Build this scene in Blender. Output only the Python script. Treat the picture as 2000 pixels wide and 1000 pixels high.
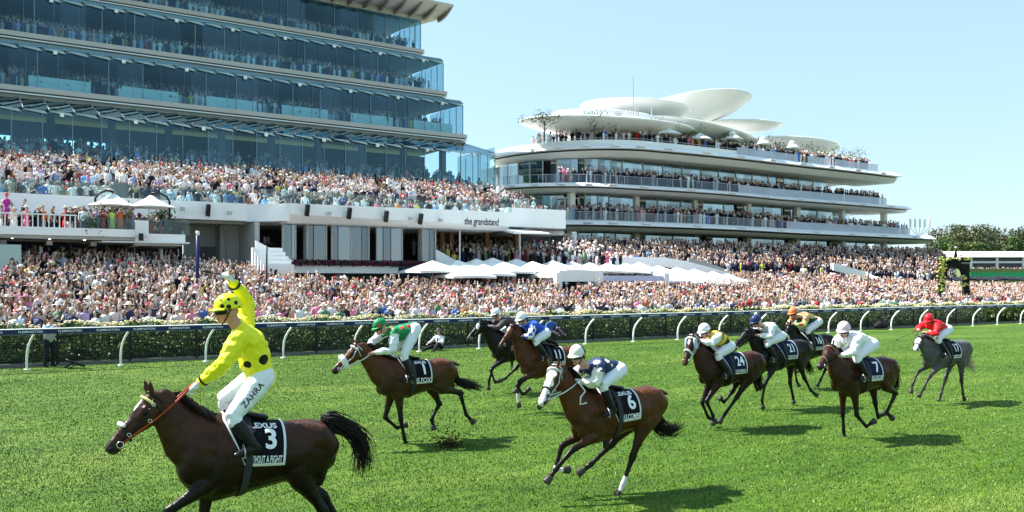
import bpy, bmesh, math, random
import numpy as np
from mathutils import Vector, Matrix, noise
from mathutils.bvhtree import BVHTree
R = math.radians
random.seed(7)
rng = np.random.default_rng(11)
for o in list(bpy.data.objects): bpy.data.objects.remove(o)
scene = bpy.context.scene
C = scene.collection

# ------------------------------------------------------------ camera
CAMH = 2.95; FPX = 1700.0; HY = 550.0       # height, focal length and horizon row in pixels of the 2000 px photo
cam_d = bpy.data.cameras.new('camera'); cam = bpy.data.objects.new('camera', cam_d); C.objects.link(cam)
cam.location = (0, 0, CAMH); cam.rotation_euler = (R(90), 0, 0)
cam_d.sensor_width = 36; cam_d.lens = 36*FPX/2000; cam_d.shift_y = (HY-500)/2000
cam_d.clip_start = 0.1; cam_d.clip_end = 6000
scene.camera = cam
scene.render.resolution_x = 1024; scene.render.resolution_y = 512

# ------------------------------------------------------------ sky and sun
SUN = Vector((-0.60, 0.18, 0.77)).normalized()
elev = math.asin(SUN.z); azim = math.atan2(SUN.x, SUN.y)
world = bpy.data.worlds.new('World'); scene.world = world; world.use_nodes = True
wn = world.node_tree.nodes; wl = world.node_tree.links
sky = wn.new('ShaderNodeTexSky'); sky.sky_type = 'NISHITA'; sky.sun_disc = False
sky.sun_elevation = elev; sky.sun_rotation = azim
sky.altitude = 50; sky.air_density = 1.0; sky.dust_density = 0.6; sky.ozone_density = 1.0
hsv = wn.new('ShaderNodeHueSaturation'); hsv.inputs['Hue'].default_value = 0.472; hsv.inputs['Saturation'].default_value = 0.80
wl.new(sky.outputs[0], hsv.inputs['Color']); veil = wn.new('ShaderNodeMix'); veil.data_type = 'RGBA'; veil.inputs[0].default_value = 0.62; veil.inputs[7].default_value = (2.08, 3.22, 4.2, 1)   # thin bright veil of high haze over the clear sky
wl.new(hsv.outputs[0], veil.inputs[6]); wl.new(veil.outputs[2], wn['Background'].inputs[0])
wn['Background'].inputs[1].default_value = 0.10
sd = bpy.data.lights.new('sun', 'SUN'); so = bpy.data.objects.new('sun', sd); C.objects.link(so)
sd.energy = 5.0; sd.angle = R(0.53); sd.color = (1, 0.975, 0.94)
so.rotation_euler = SUN.to_track_quat('Z', 'Y').to_euler(); so.location = (-40, -10, 80)
vs = scene.view_settings
scene.display_settings.display_device = 'sRGB'
vs.view_transform = 'Standard'; vs.look = 'None'; vs.exposure = 1.3; vs.gamma = 1; vs.use_curve_mapping = False

# ------------------------------------------------------------ frames: u runs along the rail (back right), v across the track, away from the camera
TH = math.atan2(2778, FPX)
DU = Vector((math.sin(TH), math.cos(TH), 0)); DV = Vector((-math.cos(TH), math.sin(TH), 0))
SHEAR = 0.0                                 # the tall glass front runs a touch towards the camera at its left end
def P(u, v, z=0.0):
    if SHEAR and v > 61: v = v-(44-u)*SHEAR*min(1, (v-61)/14)
    return DU*u + DV*v + Vector((0, 0, z))
def ray(px, py): return Vector(((px-1000)/FPX, 1.0, -(py-HY)/FPX))
def on_v(px, py, v):
    """u, z of the photo point on the upright plane v = const"""
    d = ray(px, py); t = v/d.dot(DV); p = d*t
    return p.dot(DU), CAMH + p.z
def u_of(px, v): return on_v(px, HY, v)[0]
def at(px, py, Y): return Vector((0, 0, CAMH)) + ray(px, py)*Y

# ------------------------------------------------------------ object helpers
def tag(o, label=None, cat=None, group=None, kind=None):
    if label: o['label'] = label
    if cat: o['category'] = cat
    if group: o['group'] = group
    if kind: o['kind'] = kind
    return o
def link(o, parent=None):
    C.objects.link(o)
    if parent is not None: o.parent = parent
    return o
def empty(name, loc=(0, 0, 0), rz=0.0):
    o = bpy.data.objects.new(name, None); C.objects.link(o); o.location = loc; o.rotation_euler = (0, 0, rz)
    o.empty_display_size = 0.2
    return o
def thing(name, label, cat, group=None, loc=(0, 0, 0), rz=0.0):
    return tag(empty(name, loc, rz), label, cat, group)

class MB:
    """collects vertices and faces"""
    def __init__(s): s.v = []; s.f = []; s.m = []; s.cur = 0; s.pc = []
    def add(s, vs_, fs):
        n = len(s.v); s.pc.append((n, len(s.f))); s.v += [tuple(p) for p in vs_]
        for f in fs: s.f.append(tuple(i+n for i in f)); s.m.append(s.cur)
        return s
    def box(s, u0, u1, v0, v1, z0, z1):
        pts = [P(u, v, z) for z in (z0, z1) for u, v in ((u0, v0), (u1, v0), (u1, v1), (u0, v1))]
        return s.add(pts, [(3, 2, 1, 0), (4, 5, 6, 7), (0, 1, 5, 4), (1, 2, 6, 5), (2, 3, 7, 6), (3, 0, 4, 7)])
    def hexa(s, pts):
        return s.add(pts, [(3, 2, 1, 0), (4, 5, 6, 7), (0, 1, 5, 4), (1, 2, 6, 5), (2, 3, 7, 6), (3, 0, 4, 7)])
    def bx(s, x0, x1, y0, y1, z0, z1):
        return s.hexa([Vector((x, y, z)) for z in (z0, z1) for x, y in ((x0, y0), (x1, y0), (x1, y1), (x0, y1))])
    def quad(s, a, b, c, d): return s.add([a, b, c, d], [(0, 1, 2, 3)])
    def rings(s, rings, cap=True, closed=True):
        n = len(rings[0]); vs_ = [p for r in rings for p in r]; fs = []
        for i in range(len(rings)-1):
            for j in range(n if closed else n-1):
                k = (j+1) % n
                fs.append((i*n+j, i*n+k, (i+1)*n+k, (i+1)*n+j))
        if cap and closed:
            fs.append(tuple(range(n-1, -1, -1))); fs.append(tuple((len(rings)-1)*n+j for j in range(n)))
        return s.add(vs_, fs)
    def tube(s, pts, rad, n=8, side=None, rb=None, cap=True, roundcap=False):
        """tube along pts; rad in the direction across `side`, rb along `side`"""
        pts = [Vector(p) for p in pts]
        if not hasattr(rad, '__len__'): rad = [rad]*len(pts)
        if rb is None: rb = rad
        if not hasattr(rb, '__len__'): rb = [rb]*len(pts)
        rad = list(rad); rb = list(rb)
        if roundcap:
            t0 = (pts[0]-pts[1]).normalized(); t1 = (pts[-1]-pts[-2]).normalized()
            a, b = rad[0], rad[-1]; a2, b2 = rb[0], rb[-1]; m = min(a, a2); m2 = min(b, b2)
            pts = [pts[0]+t0*m*.95, pts[0]+t0*m*.6]+pts+[pts[-1]+t1*m2*.6, pts[-1]+t1*m2*.95]
            rad = [a*.3, a*.8]+rad+[b*.8, b*.3]; rb = [a2*.3, a2*.8]+rb+[b2*.8, b2*.3]
        rs = []; prev = None
        for i, p in enumerate(pts):
            t = (pts[min(i+1, len(pts)-1)]-pts[max(i-1, 0)])
            t = t.normalized() if t.length > 1e-9 else Vector((0, 0, 1))
            if side is not None: sd_ = Vector(side)
            elif prev is not None: sd_ = prev
            else: sd_ = Vector((0, 1, 0)) if abs(t.y) < .9 else Vector((1, 0, 0))
            b = sd_ - t*sd_.dot(t)
            if b.length < 1e-6: b = Vector((1, 0, 0)) - t*t.x
            b.normalize(); prev = b; a = b.cross(t)
            rs.append([p + a*(rad[i]*math.cos(2*math.pi*k/n)) + b*(rb[i]*math.sin(2*math.pi*k/n)) for k in range(n)])
        return s.rings(rs, cap)
    def ball(s, c, r, seg=12, rg=8, M=None):
        c = Vector(c); r = Vector(r) if hasattr(r, '__len__') else Vector((r, r, r))
        rs = []
        for i in range(rg+1):
            a = math.pi*(i+.001)/(rg+.002)
            rs.append([Vector((r.x*math.sin(a)*math.cos(2*math.pi*k/seg), r.y*math.sin(a)*math.sin(2*math.pi*k/seg), r.z*math.cos(a))) for k in range(seg)])
        if M is not None: rs = [[M @ p for p in q] for q in rs]
        return s.rings([[c+p for p in q][::-1] for q in rs])
    def lathe(s, prof, n=16, M=None, cap=True):
        M = M or Matrix()
        return s.rings([[M @ Vector((r*math.cos(2*math.pi*k/n), r*math.sin(2*math.pi*k/n), z)) for k in range(n)] for r, z in prof], cap)
    def mesh(s, name, mats=(), smooth=False):
        me = bpy.data.meshes.new(name); me.from_pydata(s.v, [], s.f)
        for m in (mats if isinstance(mats, (list, tuple)) else [mats]): me.materials.append(m)
        if any(s.m): me.polygons.foreach_set('material_index', s.m)
        if smooth: me.polygons.foreach_set('use_smooth', [True]*len(me.polygons))
        me.update(); return me
    def pieces(s, name, mats, parent, smooth=False, cap=100):
        """each added piece as a part of its own; past the cap the rest is one stuff part"""
        k = s.pc+[(len(s.v), len(s.f))]; out = []
        for i in range(min(len(s.pc), cap)):
            (a, fa), (c, fc) = k[i], k[i+1]; q = MB(); q.add(s.v[a:c], [tuple(j-a for j in f) for f in s.f[fa:fc]]); out.append(q.build(name, mats, parent, smooth))
        if len(s.pc) > cap:
            a, fa = k[cap]; q = MB(); q.add(s.v[a:], [tuple(j-a for j in f) for f in s.f[fa:]]); tag(q.build(name, mats, parent, smooth), kind='stuff')
        return out
    def build(s, name, mats, parent=None, smooth=False, bevel=0):
        o = bpy.data.objects.new(name, s.mesh(name, mats, smooth)); link(o, parent)
        if bevel:
            b = o.modifiers.new('bevel', 'BEVEL'); b.width = bevel; b.segments = 2; b.limit_method = 'ANGLE'
        return o

def np_mesh(name, V, T, mats, col=None, smooth=False, midx=None):
    """mesh from numpy arrays: V (n,3), T (m,3) triangles"""
    me = bpy.data.meshes.new(name)
    me.vertices.add(len(V)); me.vertices.foreach_set('co', np.asarray(V, np.float32).ravel())
    m, k = T.shape
    me.loops.add(m*k); me.polygons.add(m)
    me.loops.foreach_set('vertex_index', T.astype(np.int32).ravel())
    me.polygons.foreach_set('loop_start', np.arange(0, m*k, k, dtype=np.int32))
    me.polygons.foreach_set('loop_total', np.full(m, k, np.int32))
    if smooth: me.polygons.foreach_set('use_smooth', np.ones(m, bool))
    if midx is not None: me.polygons.foreach_set('material_index', np.asarray(midx, np.int32))
    for mt in (mats if isinstance(mats, (list, tuple)) else [mats]): me.materials.append(mt)
    me.update(calc_edges=True)
    if col is not None:
        a = me.color_attributes.new('Col', 'FLOAT_COLOR', 'POINT')
        c4 = np.ones((len(V), 4), np.float32); c4[:, :3] = col
        a.data.foreach_set('color', c4.ravel())
    return me

# ------------------------------------------------------------ materials
def nmat(name):
    m = bpy.data.materials.new(name); m.use_nodes = True
    nt = m.node_tree; b = nt.nodes['Principled BSDF']
    return m, nt, b
def setin(b, **k):
    for n, v in k.items():
        n = {'base': 'Base Color', 'rough': 'Roughness', 'metal': 'Metallic', 'spec': 'Specular IOR Level', 'sheen': 'Sheen Weight', 'coat': 'Coat Weight', 'coatr': 'Coat Roughness', 'trans': 'Transmission Weight', 'alpha': 'Alpha', 'ior': 'IOR', 'subs': 'Subsurface Weight'}.get(n, n)
        if n in b.inputs:
            b.inputs[n].default_value = (*v, 1) if n == 'Base Color' else v
def mat(name, col, rough=.6, var=.12, scale=8.0, bump=0.0, bscale=40.0, **k):
    k.setdefault('spec', .2)
    m, nt, b = nmat(name); N, L = nt.nodes, nt.links
    setin(b, rough=rough, **k)
    tc = N.new('ShaderNodeTexCoord'); nz = N.new('ShaderNodeTexNoise'); nz.inputs['Scale'].default_value = scale; nz.inputs['Detail'].default_value = 5
    L.new(tc.outputs['Object'], nz.inputs['Vector'])
    mx = N.new('ShaderNodeMix'); mx.data_type = 'RGBA'
    mx.inputs[6].default_value = (*[c*(1-var) for c in col], 1); mx.inputs[7].default_value = (*[min(1, c*(1+var)) for c in col], 1)
    L.new(nz.outputs[0], mx.inputs[0]); L.new(mx.outputs[2], b.inputs['Base Color'])
    if bump:
        n2 = N.new('ShaderNodeTexNoise'); n2.inputs['Scale'].default_value = bscale; n2.inputs['Detail'].default_value = 6
        L.new(tc.outputs['Object'], n2.inputs['Vector'])
        bp = N.new('ShaderNodeBump'); bp.inputs['Strength'].default_value = bump; bp.inputs['Distance'].default_value = .02
        L.new(n2.outputs[0], bp.inputs['Height']); L.new(bp.outputs[0], b.inputs['Normal'])
    return m
def vcol_mat(name, rough=.7, nscale=30, nvar=.25, bump=0, **k):
    k.setdefault('spec', .15)
    m, nt, b = nmat(name); N, L = nt.nodes, nt.links; setin(b, rough=rough, **k)
    a = N.new('ShaderNodeAttribute'); a.attribute_name = 'Col'
    tc = N.new('ShaderNodeTexCoord'); nz = N.new('ShaderNodeTexNoise'); nz.inputs['Scale'].default_value = nscale; nz.inputs['Detail'].default_value = 4
    L.new(tc.outputs['Object'], nz.inputs['Vector'])
    mr = N.new('ShaderNodeMapRange'); mr.inputs[1].default_value = .3; mr.inputs[2].default_value = .7; mr.inputs[3].default_value = 1-nvar; mr.inputs[4].default_value = 1+nvar
    L.new(nz.outputs[0], mr.inputs[0])
    vm = N.new('ShaderNodeVectorMath'); vm.operation = 'SCALE'; L.new(a.outputs['Color'], vm.inputs[0]); L.new(mr.outputs[0], vm.inputs['Scale'])
    L.new(vm.outputs[0], b.inputs['Base Color'])
    if bump:
        bp = N.new('ShaderNodeBump'); bp.inputs['Strength'].default_value = bump; bp.inputs['Distance'].default_value = .01
        L.new(nz.outputs[0], bp.inputs['Height']); L.new(bp.outputs[0], b.inputs['Normal'])
    return m
def thin_glass(name, tint, refl=.12, refl_col=(1, 1, 1), rough=0.02, k=.8):
    """architectural pane: tinted see-through plus mirror reflection growing at grazing angles"""
    m = bpy.data.materials.new(name); m.use_nodes = True; nt = m.node_tree; N, L = nt.nodes, nt.links; N.clear()
    out = N.new('ShaderNodeOutputMaterial'); mx = N.new('ShaderNodeMixShader'); tr = N.new('ShaderNodeBsdfTransparent'); gl = N.new('ShaderNodeBsdfGlossy')
    tc = N.new('ShaderNodeTexCoord'); nz = N.new('ShaderNodeTexNoise'); nz.inputs['Scale'].default_value = .15
    L.new(tc.outputs['Object'], nz.inputs['Vector'])
    bp = N.new('ShaderNodeBump'); bp.inputs['Strength'].default_value = .05; L.new(nz.outputs[0], bp.inputs['Height']); L.new(bp.outputs[0], gl.inputs['Normal'])
    tr.inputs[0].default_value = (*tint, 1); gl.inputs[0].default_value = (*refl_col, 1); gl.inputs['Roughness'].default_value = rough
    fr = N.new('ShaderNodeLayerWeight'); fr.inputs[0].default_value = .35
    ma = N.new('ShaderNodeMath'); ma.operation = 'MULTIPLY_ADD'; ma.inputs[1].default_value = k; ma.inputs[2].default_value = refl; ma.use_clamp = True
    L.new(fr.outputs['Fresnel'], ma.inputs[0])
    oi_ = N.new('ShaderNodeObjectInfo'); mr_ = N.new('ShaderNodeMath'); mr_.operation = 'MULTIPLY_ADD'; mr_.inputs[1].default_value = refl*1.6; L.new(oi_.outputs['Random'], mr_.inputs[0]); L.new(ma.outputs[0], mr_.inputs[2]); mr_.use_clamp = True; L.new(mr_.outputs[0], mx.inputs[0])
    L.new(tr.outputs[0], mx.inputs[1]); L.new(gl.outputs[0], mx.inputs[2]); L.new(mx.outputs[0], out.inputs[0])
    return m

WHITE = mat('white_paint', (.88, .88, .89), .45, .05, .6)
WHITE2 = mat('white_panel', (.84, .84, .84), .35, .05, .3)
GREYP = mat('grey_panel', (.46, .46, .45), .5, .08, .5)
CONC = mat('pale_concrete', (.48, .46, .43), .8, .15, 1.2, bump=.2)
DARKC = mat('dark_concrete', (.10, .11, .12), .8, .2, 1)
INTER = mat('interior_blue_grey', (.085, .16, .24), .8, .3, .7)
BLACK = mat('black_metal', (.015, .015, .017), .4, .2, 6)
NAVY = mat('navy_paint', (.018, .024, .10), .35, .1, 3)
ALU = mat('brushed_aluminium', (.5, .5, .52), .35, .1, 8, metal=.8)
WOOD = mat('brown_timber', (.20, .095, .045), .6, .25, 6)
DARK = mat('dark_void', (.012, .013, .018), .9, .2, 2)
GLASSB = thin_glass('blue_glass', (.66, .87, .96), .03, (.50, .80, 1), k=.5)
GLASSE = thin_glass('end_wall_glass', (.72, .92, .96), .04, (.8, .95, 1), k=.3)
GLASSR = thin_glass('aqua_balustrade_glass', (.55, .72, .72), .02, (.9, 1, 1), k=.3)
GLASSC = thin_glass('clear_glass', (.62, .74, .74), .16)
FABW = mat('white_canvas', (.82, .82, .80), .8, .04, 2)
STEELW = mat('white_steel', (.82, .82, .80), .35, .05, 4)
TXTK = mat('black_lettering', (.01, .01, .012), .5, .05, 5)
TXTW = mat('white_lettering', (.82, .84, .88), .5, .05, 5)
# ============================================================ GROUND, TRACK, RAIL, HEDGE
VP0 = 33.2; U0 = 1.35; PSP = 2.88             # line of the rail posts, first post, spacing
def gz(u, v):
    """height of the spectator lawn"""
    k = max(0, min(1, (u-8)/13)); top = 3.3*(1-k)+2.1*k; top -= 1.1*max(0, min(1, (u-72)/25))
    if v < 43: return 0.0
    if v < 60: return top*(v-43)/17
    w = max(0, min(1, (u-44)/10))*(1-max(0, min(1, (u-1.58*v)/6))); far = 6.0*w + top*(1-w)
    if v < 76: return top+(far-top)*(v-60)/16
    return far
ANG = math.atan2(DU.y, DU.x)
def track_obj(name, mb, m, z=0, parent=None):
    """mesh given in (u, -v ...) local frame: local x = u, local y = v"""
    o = mb.build(name, m, parent); o.rotation_euler = (0, 0, ANG); o.location = (0, 0, z); return o
def grid(u0, u1, v0, v1, nu, nv, f=lambda u, v: 0):
    b = MB(); vs_ = []; fs = []
    for i in range(nu+1):
        for j in range(nv+1):
            u = u0+(u1-u0)*i/nu; v = v0+(v1-v0)*j/nv; vs_.append((u, v, f(u, v)))
    for i in range(nu):
        for j in range(nv):
            a = i*(nv+1)+j; fs.append((a, a+nv+1, a+nv+2, a+1))
    return b.add(vs_, fs)

def grass_mat():
    m, nt, b = nmat('turf'); N, L = nt.nodes, nt.links; setin(b, rough=.75, spec=.25)
    tc = N.new('ShaderNodeTexCoord')
    def nz(sx, sy, scale, det=6, dist=0):
        mp = N.new('ShaderNodeMapping'); mp.inputs['Scale'].default_value = (sx, sy, 1); L.new(tc.outputs['Object'], mp.inputs[0])
        n = N.new('ShaderNodeTexNoise'); n.inputs['Scale'].default_value = scale; n.inputs['Detail'].default_value = det; n.inputs['Distortion'].default_value = dist
        L.new(mp.outputs[0], n.inputs['Vector']); return n.outputs[0]
    def ramp(src, stops):
        r = N.new('ShaderNodeValToRGB'); L.new(src, r.inputs[0]); e = r.color_ramp.elements
        while len(e) < len(stops): e.new(.5)
        for k, (p, c) in enumerate(stops): e[k].position = p; e[k].color = (*c, 1)
        return r.outputs[0]
    def mix(f, a, c, mode='MIX'):
        x = N.new('ShaderNodeMix'); x.data_type = 'RGBA'; x.blend_type = mode
        if isinstance(f, float): x.inputs[0].default_value = f
        else: L.new(f, x.inputs[0])
        L.new(a, x.inputs[6]); L.new(c, x.inputs[7]); return x.outputs[2]
    big = ramp(nz(.25, 1, .5, 5, .6), [(.3, (.047, .115, .003)), (.5, (.071, .152, .006)), (.72, (.132, .205, .024))])
    mid = ramp(nz(.45, 1.3, 3.5, 8, .8), [(.32, (.6, .65, .6)), (.5, (.97, .97, .95)), (.68, (1.3, 1.2, 1.35))])
    fine = ramp(nz(1, 1.2, 26, 6), [(.34, (.55, .6, .5)), (.52, (1, 1, 1)), (.68, (1.4, 1.3, 1.5))])
    stripe = ramp(nz(.06, 2.2, .55, 4, .4), [(.35, (.86, .9, .85)), (.5, (1, 1, 1)), (.64, (1.12, 1.08, 1.15)), (.74, (1.5, 1.28, 2.2))])
    c = mix(1.0, big, mid, 'MULTIPLY'); c = mix(1.0, c, fine, 'MULTIPLY'); c = mix(1.0, c, stripe, 'MULTIPLY')
    L.new(c, b.inputs['Base Color'])
    bp = N.new('ShaderNodeBump'); bp.inputs['Strength'].default_value = 1.0; bp.inputs['Distance'].default_value = .05
    L.new(nz(1, 1, 40, 6), bp.inputs['Height']); L.new(bp.outputs[0], b.inputs['Normal'])
    return m
TURF = grass_mat()
g = grid(-2500, 2500, -2500, 2500, 8, 8); tag(track_obj('ground', g, mat('dry_grass', (.16, .19, .07), .9, .3, .2), -.03), kind='structure')
g = grid(-80, 260, -30, 34.2, 40, 10)
tag(track_obj('race_track', g, TURF, 0), kind='structure')
g = grid(-60, 230, 34.2, 100, 60, 40, gz)
tag(track_obj('lawn', g, mat('trampled_lawn', (.06, .09, .03), .9, .3, 2), -.004), kind='structure')

# --- grass blades on the nearer turf
def blades():
    n = 520000
    t = rng.random(n); Y = 5.0*(52/5.0)**(t**.8)
    X = (rng.random(n)*2-1)*.72*Y
    u = X*DU.x+Y*DU.y; v = X*DV.x+Y*DV.y
    ok = v < 33.9; X, Y, u, v = X[ok], Y[ok], u[ok], v[ok]; n = len(X)
    # tufts
    h = (.014+.022*rng.random(n))*(1+.15*np.sin(X*2.1+Y)*np.sin(Y*1.3))*np.clip((56-Y)/20, .3, 1)
    w = .0028+.00085*Y*(.4+rng.random(n))*.5
    a = rng.random(n)*math.pi*2; lean = rng.random(n)*.9
    c, s = np.cos(a), np.sin(a)
    lx = np.cos(a*3.1+1)*h*lean+h*.25; ly = np.sin(a*3.1+1)*h*lean
    V = np.zeros((n, 3, 3), np.float32)
    V[:, 0] = np.stack([X-c*w, Y-s*w, np.full(n, -.004)], 1); V[:, 1] = np.stack([X+c*w, Y+s*w, np.full(n, -.004)], 1)
    V[:, 2] = np.stack([X+lx, Y+ly, h], 1)
    T = np.arange(n*3).reshape(n, 3)
    pick = rng.random(n)
    base = np.array([[.056, .132, .004], [.080, .167, .006], [.130, .228, .015], [.40, .45, .20]])
    k = np.digitize(pick, [.33, .76, .972])
    col = base[k]*(.8+.4*rng.random((n, 1)))
    # pale streaks and patches along the running line
    uu_ = u; st = np.sin(v*1.7+np.sin(uu_*.07)*2)+np.sin(v*.9+uu_*.05+1); pt = np.sin(u*.9+2*np.sin(v*.8))*np.sin(v*1.4+u*.3)+.7*np.sin(u*2.3+1.7*np.sin(v*1.9))*np.sin(v*3.1+1.3*np.sin(u*1.1))
    col *= (1+.07*st+.12*pt)[:, None]; col[:, 0] *= 1+.06*np.clip(st, 0, 2)
    col = np.repeat(col, 3, 0)
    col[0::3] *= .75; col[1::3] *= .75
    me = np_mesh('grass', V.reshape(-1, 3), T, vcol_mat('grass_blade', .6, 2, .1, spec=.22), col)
    tag(link(bpy.data.objects.new('grass', me)), 'short green turf blades covering the race track in front of the rail', 'grass', kind='stuff')
blades()

# --- text as mesh
def text_mb(txt, size, spacing=1.0, bold=0.0, shear=0.0, xs=1.0):
    cu = bpy.data.curves.new('t', 'FONT'); cu.body = txt; cu.size = size; cu.align_x = 'CENTER'; cu.align_y = 'CENTER'
    cu.space_character = spacing; cu.offset = bold; cu.shear = shear; cu.resolution_u = 4
    o = bpy.data.objects.new('t', cu); C.objects.link(o)
    bpy.context.view_layer.update()
    dg = bpy.context.evaluated_depsgraph_get()
    me = bpy.data.meshes.new_from_object(o.evaluated_get(dg))
    vs_ = [(v.co.x*xs, v.co.y) for v in me.vertices]; fs = [tuple(p.vertices) for p in me.polygons]
    bpy.data.objects.remove(o); bpy.data.curves.remove(cu); bpy.data.meshes.remove(me)
    return vs_, fs
def text_subdiv(vs_, fs, L):
    bm = bmesh.new(); vv = [bm.verts.new((x, y, 0)) for x, y in vs_]
    for f in fs:
        try: bm.faces.new([vv[i] for i in f])
        except ValueError: pass
    bmesh.ops.triangulate(bm, faces=bm.faces[:])
    for _ in range(4):
        ed = [e for e in bm.edges if e.calc_length() > L]
        if not ed: break
        bmesh.ops.subdivide_edges(bm, edges=ed, cuts=1); bmesh.ops.triangulate(bm, faces=[f for f in bm.faces if len(f.verts) > 3])
    bm.verts.index_update()
    r = [(v.co.x, v.co.y) for v in bm.verts], [tuple(v.index for v in f.verts) for f in bm.faces]
    bm.free(); return r
def text_on(mb, tm, origin, xd, yd, nd=None, depth=0):
    vs_, fs = tm
    mb.add([origin+xd*x+yd*y for x, y in vs_], fs)

# --- running rail
RH = 1.385; RU = .22; RV = -.50
rail = thing('running_rail', 'long white and navy running rail on curved white posts between turf and hedge', 'rail', loc=P(U0, VP0))
inv = Matrix.Translation(-P(U0, VP0))
def under(mb, root):
    """shift world-space mesh so it can hang under a root with only a translation"""
    l = root.location
    mb.v = [(p[0]-l.x, p[1]-l.y, p[2]-l.z) for p in mb.v]; return mb
rv = VP0+RV
b = MB(); b.tube([P(u, rv, RH+.0) for u in range(-8, 120, 4)], .05, 10, side=(0, 0, 1), rb=.022)
under(b, rail).build('top_rail', STEELW, rail, True)
b = MB(); b.box(-8, 119, rv-.045, rv+.045, RH-.165, RH-.015); under(b, rail).build('navy_band', NAVY, rail)
tm = text_mb('FLEMINGTON', .10, 1.0, .0012, xs=1.15)
b = MB()
for i in range(64):
    text_on(b, tm, P(-3.2+1.16*i, rv-.049, RH-.09), DU, Vector((0, 0, 1)))
under(b, rail).pieces('lettering', TXTW, rail)
pb = None
for i in range(-3, 38):
    u = U0+i*PSP
    if pb is None:
        b = MB()
        q = [(0, 0, -.05), (.0, -.0, .35), (.015, -.03, .62), (.05, -.11, .82), (.11, -.25, 1.02), (.17, -.39, 1.16), (.21, -.49, 1.27)]
        b.tube([P(a, c, z) for a, c, z in q], .038, 8, side=DV, rb=.05)
        b.box(-.09, .09, -.09, .09, 0.0, .03)
        pb = b.mesh('post', STEELW, True)
    o = bpy.data.objects.new('post', pb); link(o, rail); o.location = P(u, VP0)-rail.location

# --- crowd fence of black steel and mesh, rose hedge behind it
VF = 34.55; VH = 35.2
fence = thing('mesh_fence', 'low black steel mesh fence on dark posts in front of the rose hedge', 'fence', loc=P(0, VF))
pm = None
for i in range(-4, 42):
    if pm is None:
        b = MB(); b.box(-.04, .04, -.03, .03, 0, 1.16); pm = b.mesh('fence_post', BLACK)
    o = bpy.data.objects.new('fence_post', pm); link(o, fence); o.location = P(i*2.35, 0)
b = MB(); b.box(-9, 100, VF-.02, VF+.02, 1.1, 1.15); b.box(-9, 100, VF-.02, VF+.02, .04, .1); b.box(-9, 100, VF-.05, VF+.15, .0, .035)
for z in np.arange(.14, 1.08, .075): b.box(-9, 60, VF+.022, VF+.027, z, z+.005)
for u in np.arange(-9, 60, .075): b.box(u, u+.005, VF+.028, VF+.033, .1, 1.1)
under(b, fence).build('wire_mesh', mat('grey_wire', (.16, .17, .17), .5, .1, 5, metal=.5), fence)

hedge = thing('rose_hedge', 'long dark green rose hedge with cream blossoms behind the running rail', 'hedge', loc=P(0, VH))
def leafcloud(n, pos, size, cols, name, parent, up=.3):
    a = rng.normal(size=(n, 3)); a[:, 2] += up; a /= np.linalg.norm(a, axis=1)[:, None]
    r = rng.normal(size=(n, 3)); t = np.cross(a, r); t /= np.linalg.norm(t, axis=1)[:, None]; bb = np.cross(a, t)
    s = (size*(.6+.8*rng.random(n)))[:, None]
    V = np.stack([pos-t*s, pos+bb*s*.6, pos+t*s, pos-bb*s*.6], 1).reshape(-1, 3)
    T = np.arange(n*4).reshape(n, 4)
    k = rng.integers(0, len(cols), n); col = np.array(cols)[k]*(.75+.5*rng.random((n, 1)))
    return V, T, np.repeat(col, 4, 0)
LEAFM = vcol_mat('leaf', .55, 3, .2)
n = 95000
uu = -9+104*rng.random(n)**1.25; zz = rng.random(n)**.8*1.28; wv = .16+.14*np.sin(uu*1.9)+.1*np.sin(uu*5.3+zz*3)
vv = np.where(rng.random(n) < .7, -.18-wv*.6*rng.random(n), rng.random(n)*.9-.1)
zz = zz+.09*np.sin(uu*2.7)+.05*np.sin(uu*7)
hole = (np.sin(uu*3.1+np.sin(zz*4)*1.5)*np.sin(zz*6+uu) > .72) & (zz < .9)
pos = (np.outer(uu, DU)+np.outer(vv, DV)+np.outer(zz+.12, (0, 0, 1)))[~hole]
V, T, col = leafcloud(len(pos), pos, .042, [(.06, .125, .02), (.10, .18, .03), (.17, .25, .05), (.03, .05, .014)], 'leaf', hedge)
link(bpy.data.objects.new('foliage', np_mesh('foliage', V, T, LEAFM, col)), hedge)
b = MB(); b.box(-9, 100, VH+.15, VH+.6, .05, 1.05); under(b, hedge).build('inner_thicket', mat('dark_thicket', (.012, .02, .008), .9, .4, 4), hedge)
def blossoms(n, u, v, z, r, cols):
    ico = bmesh.new(); bmesh.ops.create_icosphere(ico, subdivisions=1, radius=1)
    bv = np.array([x.co[:] for x in ico.verts]); bt = np.array([[q.index for q in f.verts] for f in ico.faces]); ico.free()
    c = np.outer(u, DU)+np.outer(v, DV)+np.outer(z, (0, 0, 1))
    V = (c[:, None, :]+bv[None]*(r*(.7+.6*rng.random(n)))[:, None, None]*np.array([1, 1, .75])).reshape(-1, 3)
    T = (bt[None]+np.arange(n)[:, None, None]*len(bv)).reshape(-1, 3)
    k = rng.integers(0, len(cols), n); col = np.repeat(np.array(cols)[k]*(.85+.25*rng.random((n, 1))), len(bv), 0)
    return V, T, col
n = 6500
cl = rng.random(420)*104-9
u = cl[rng.integers(0, 420, n)]+rng.normal(size=n)*.28
top = rng.random(n) < .88
z = np.where(top, 1.36+.14*rng.random(n)+.06*np.sin(u*2.7), .25+1.1*rng.random(n)); v = np.where(top, -.35+.7*rng.random(n), -.30-.05*rng.random(n))
V, T, col = blossoms(n, u, v, z, .042, [(.74, .68, .42), (.80, .77, .62), (.74, .62, .30), (.74, .56, .42), (.62, .62, .22)])
tag(link(bpy.data.objects.new('blossoms', np_mesh('blossoms', V, T, vcol_mat('petal', .6, 20, .1), col)), hedge), kind='stuff')
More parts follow.
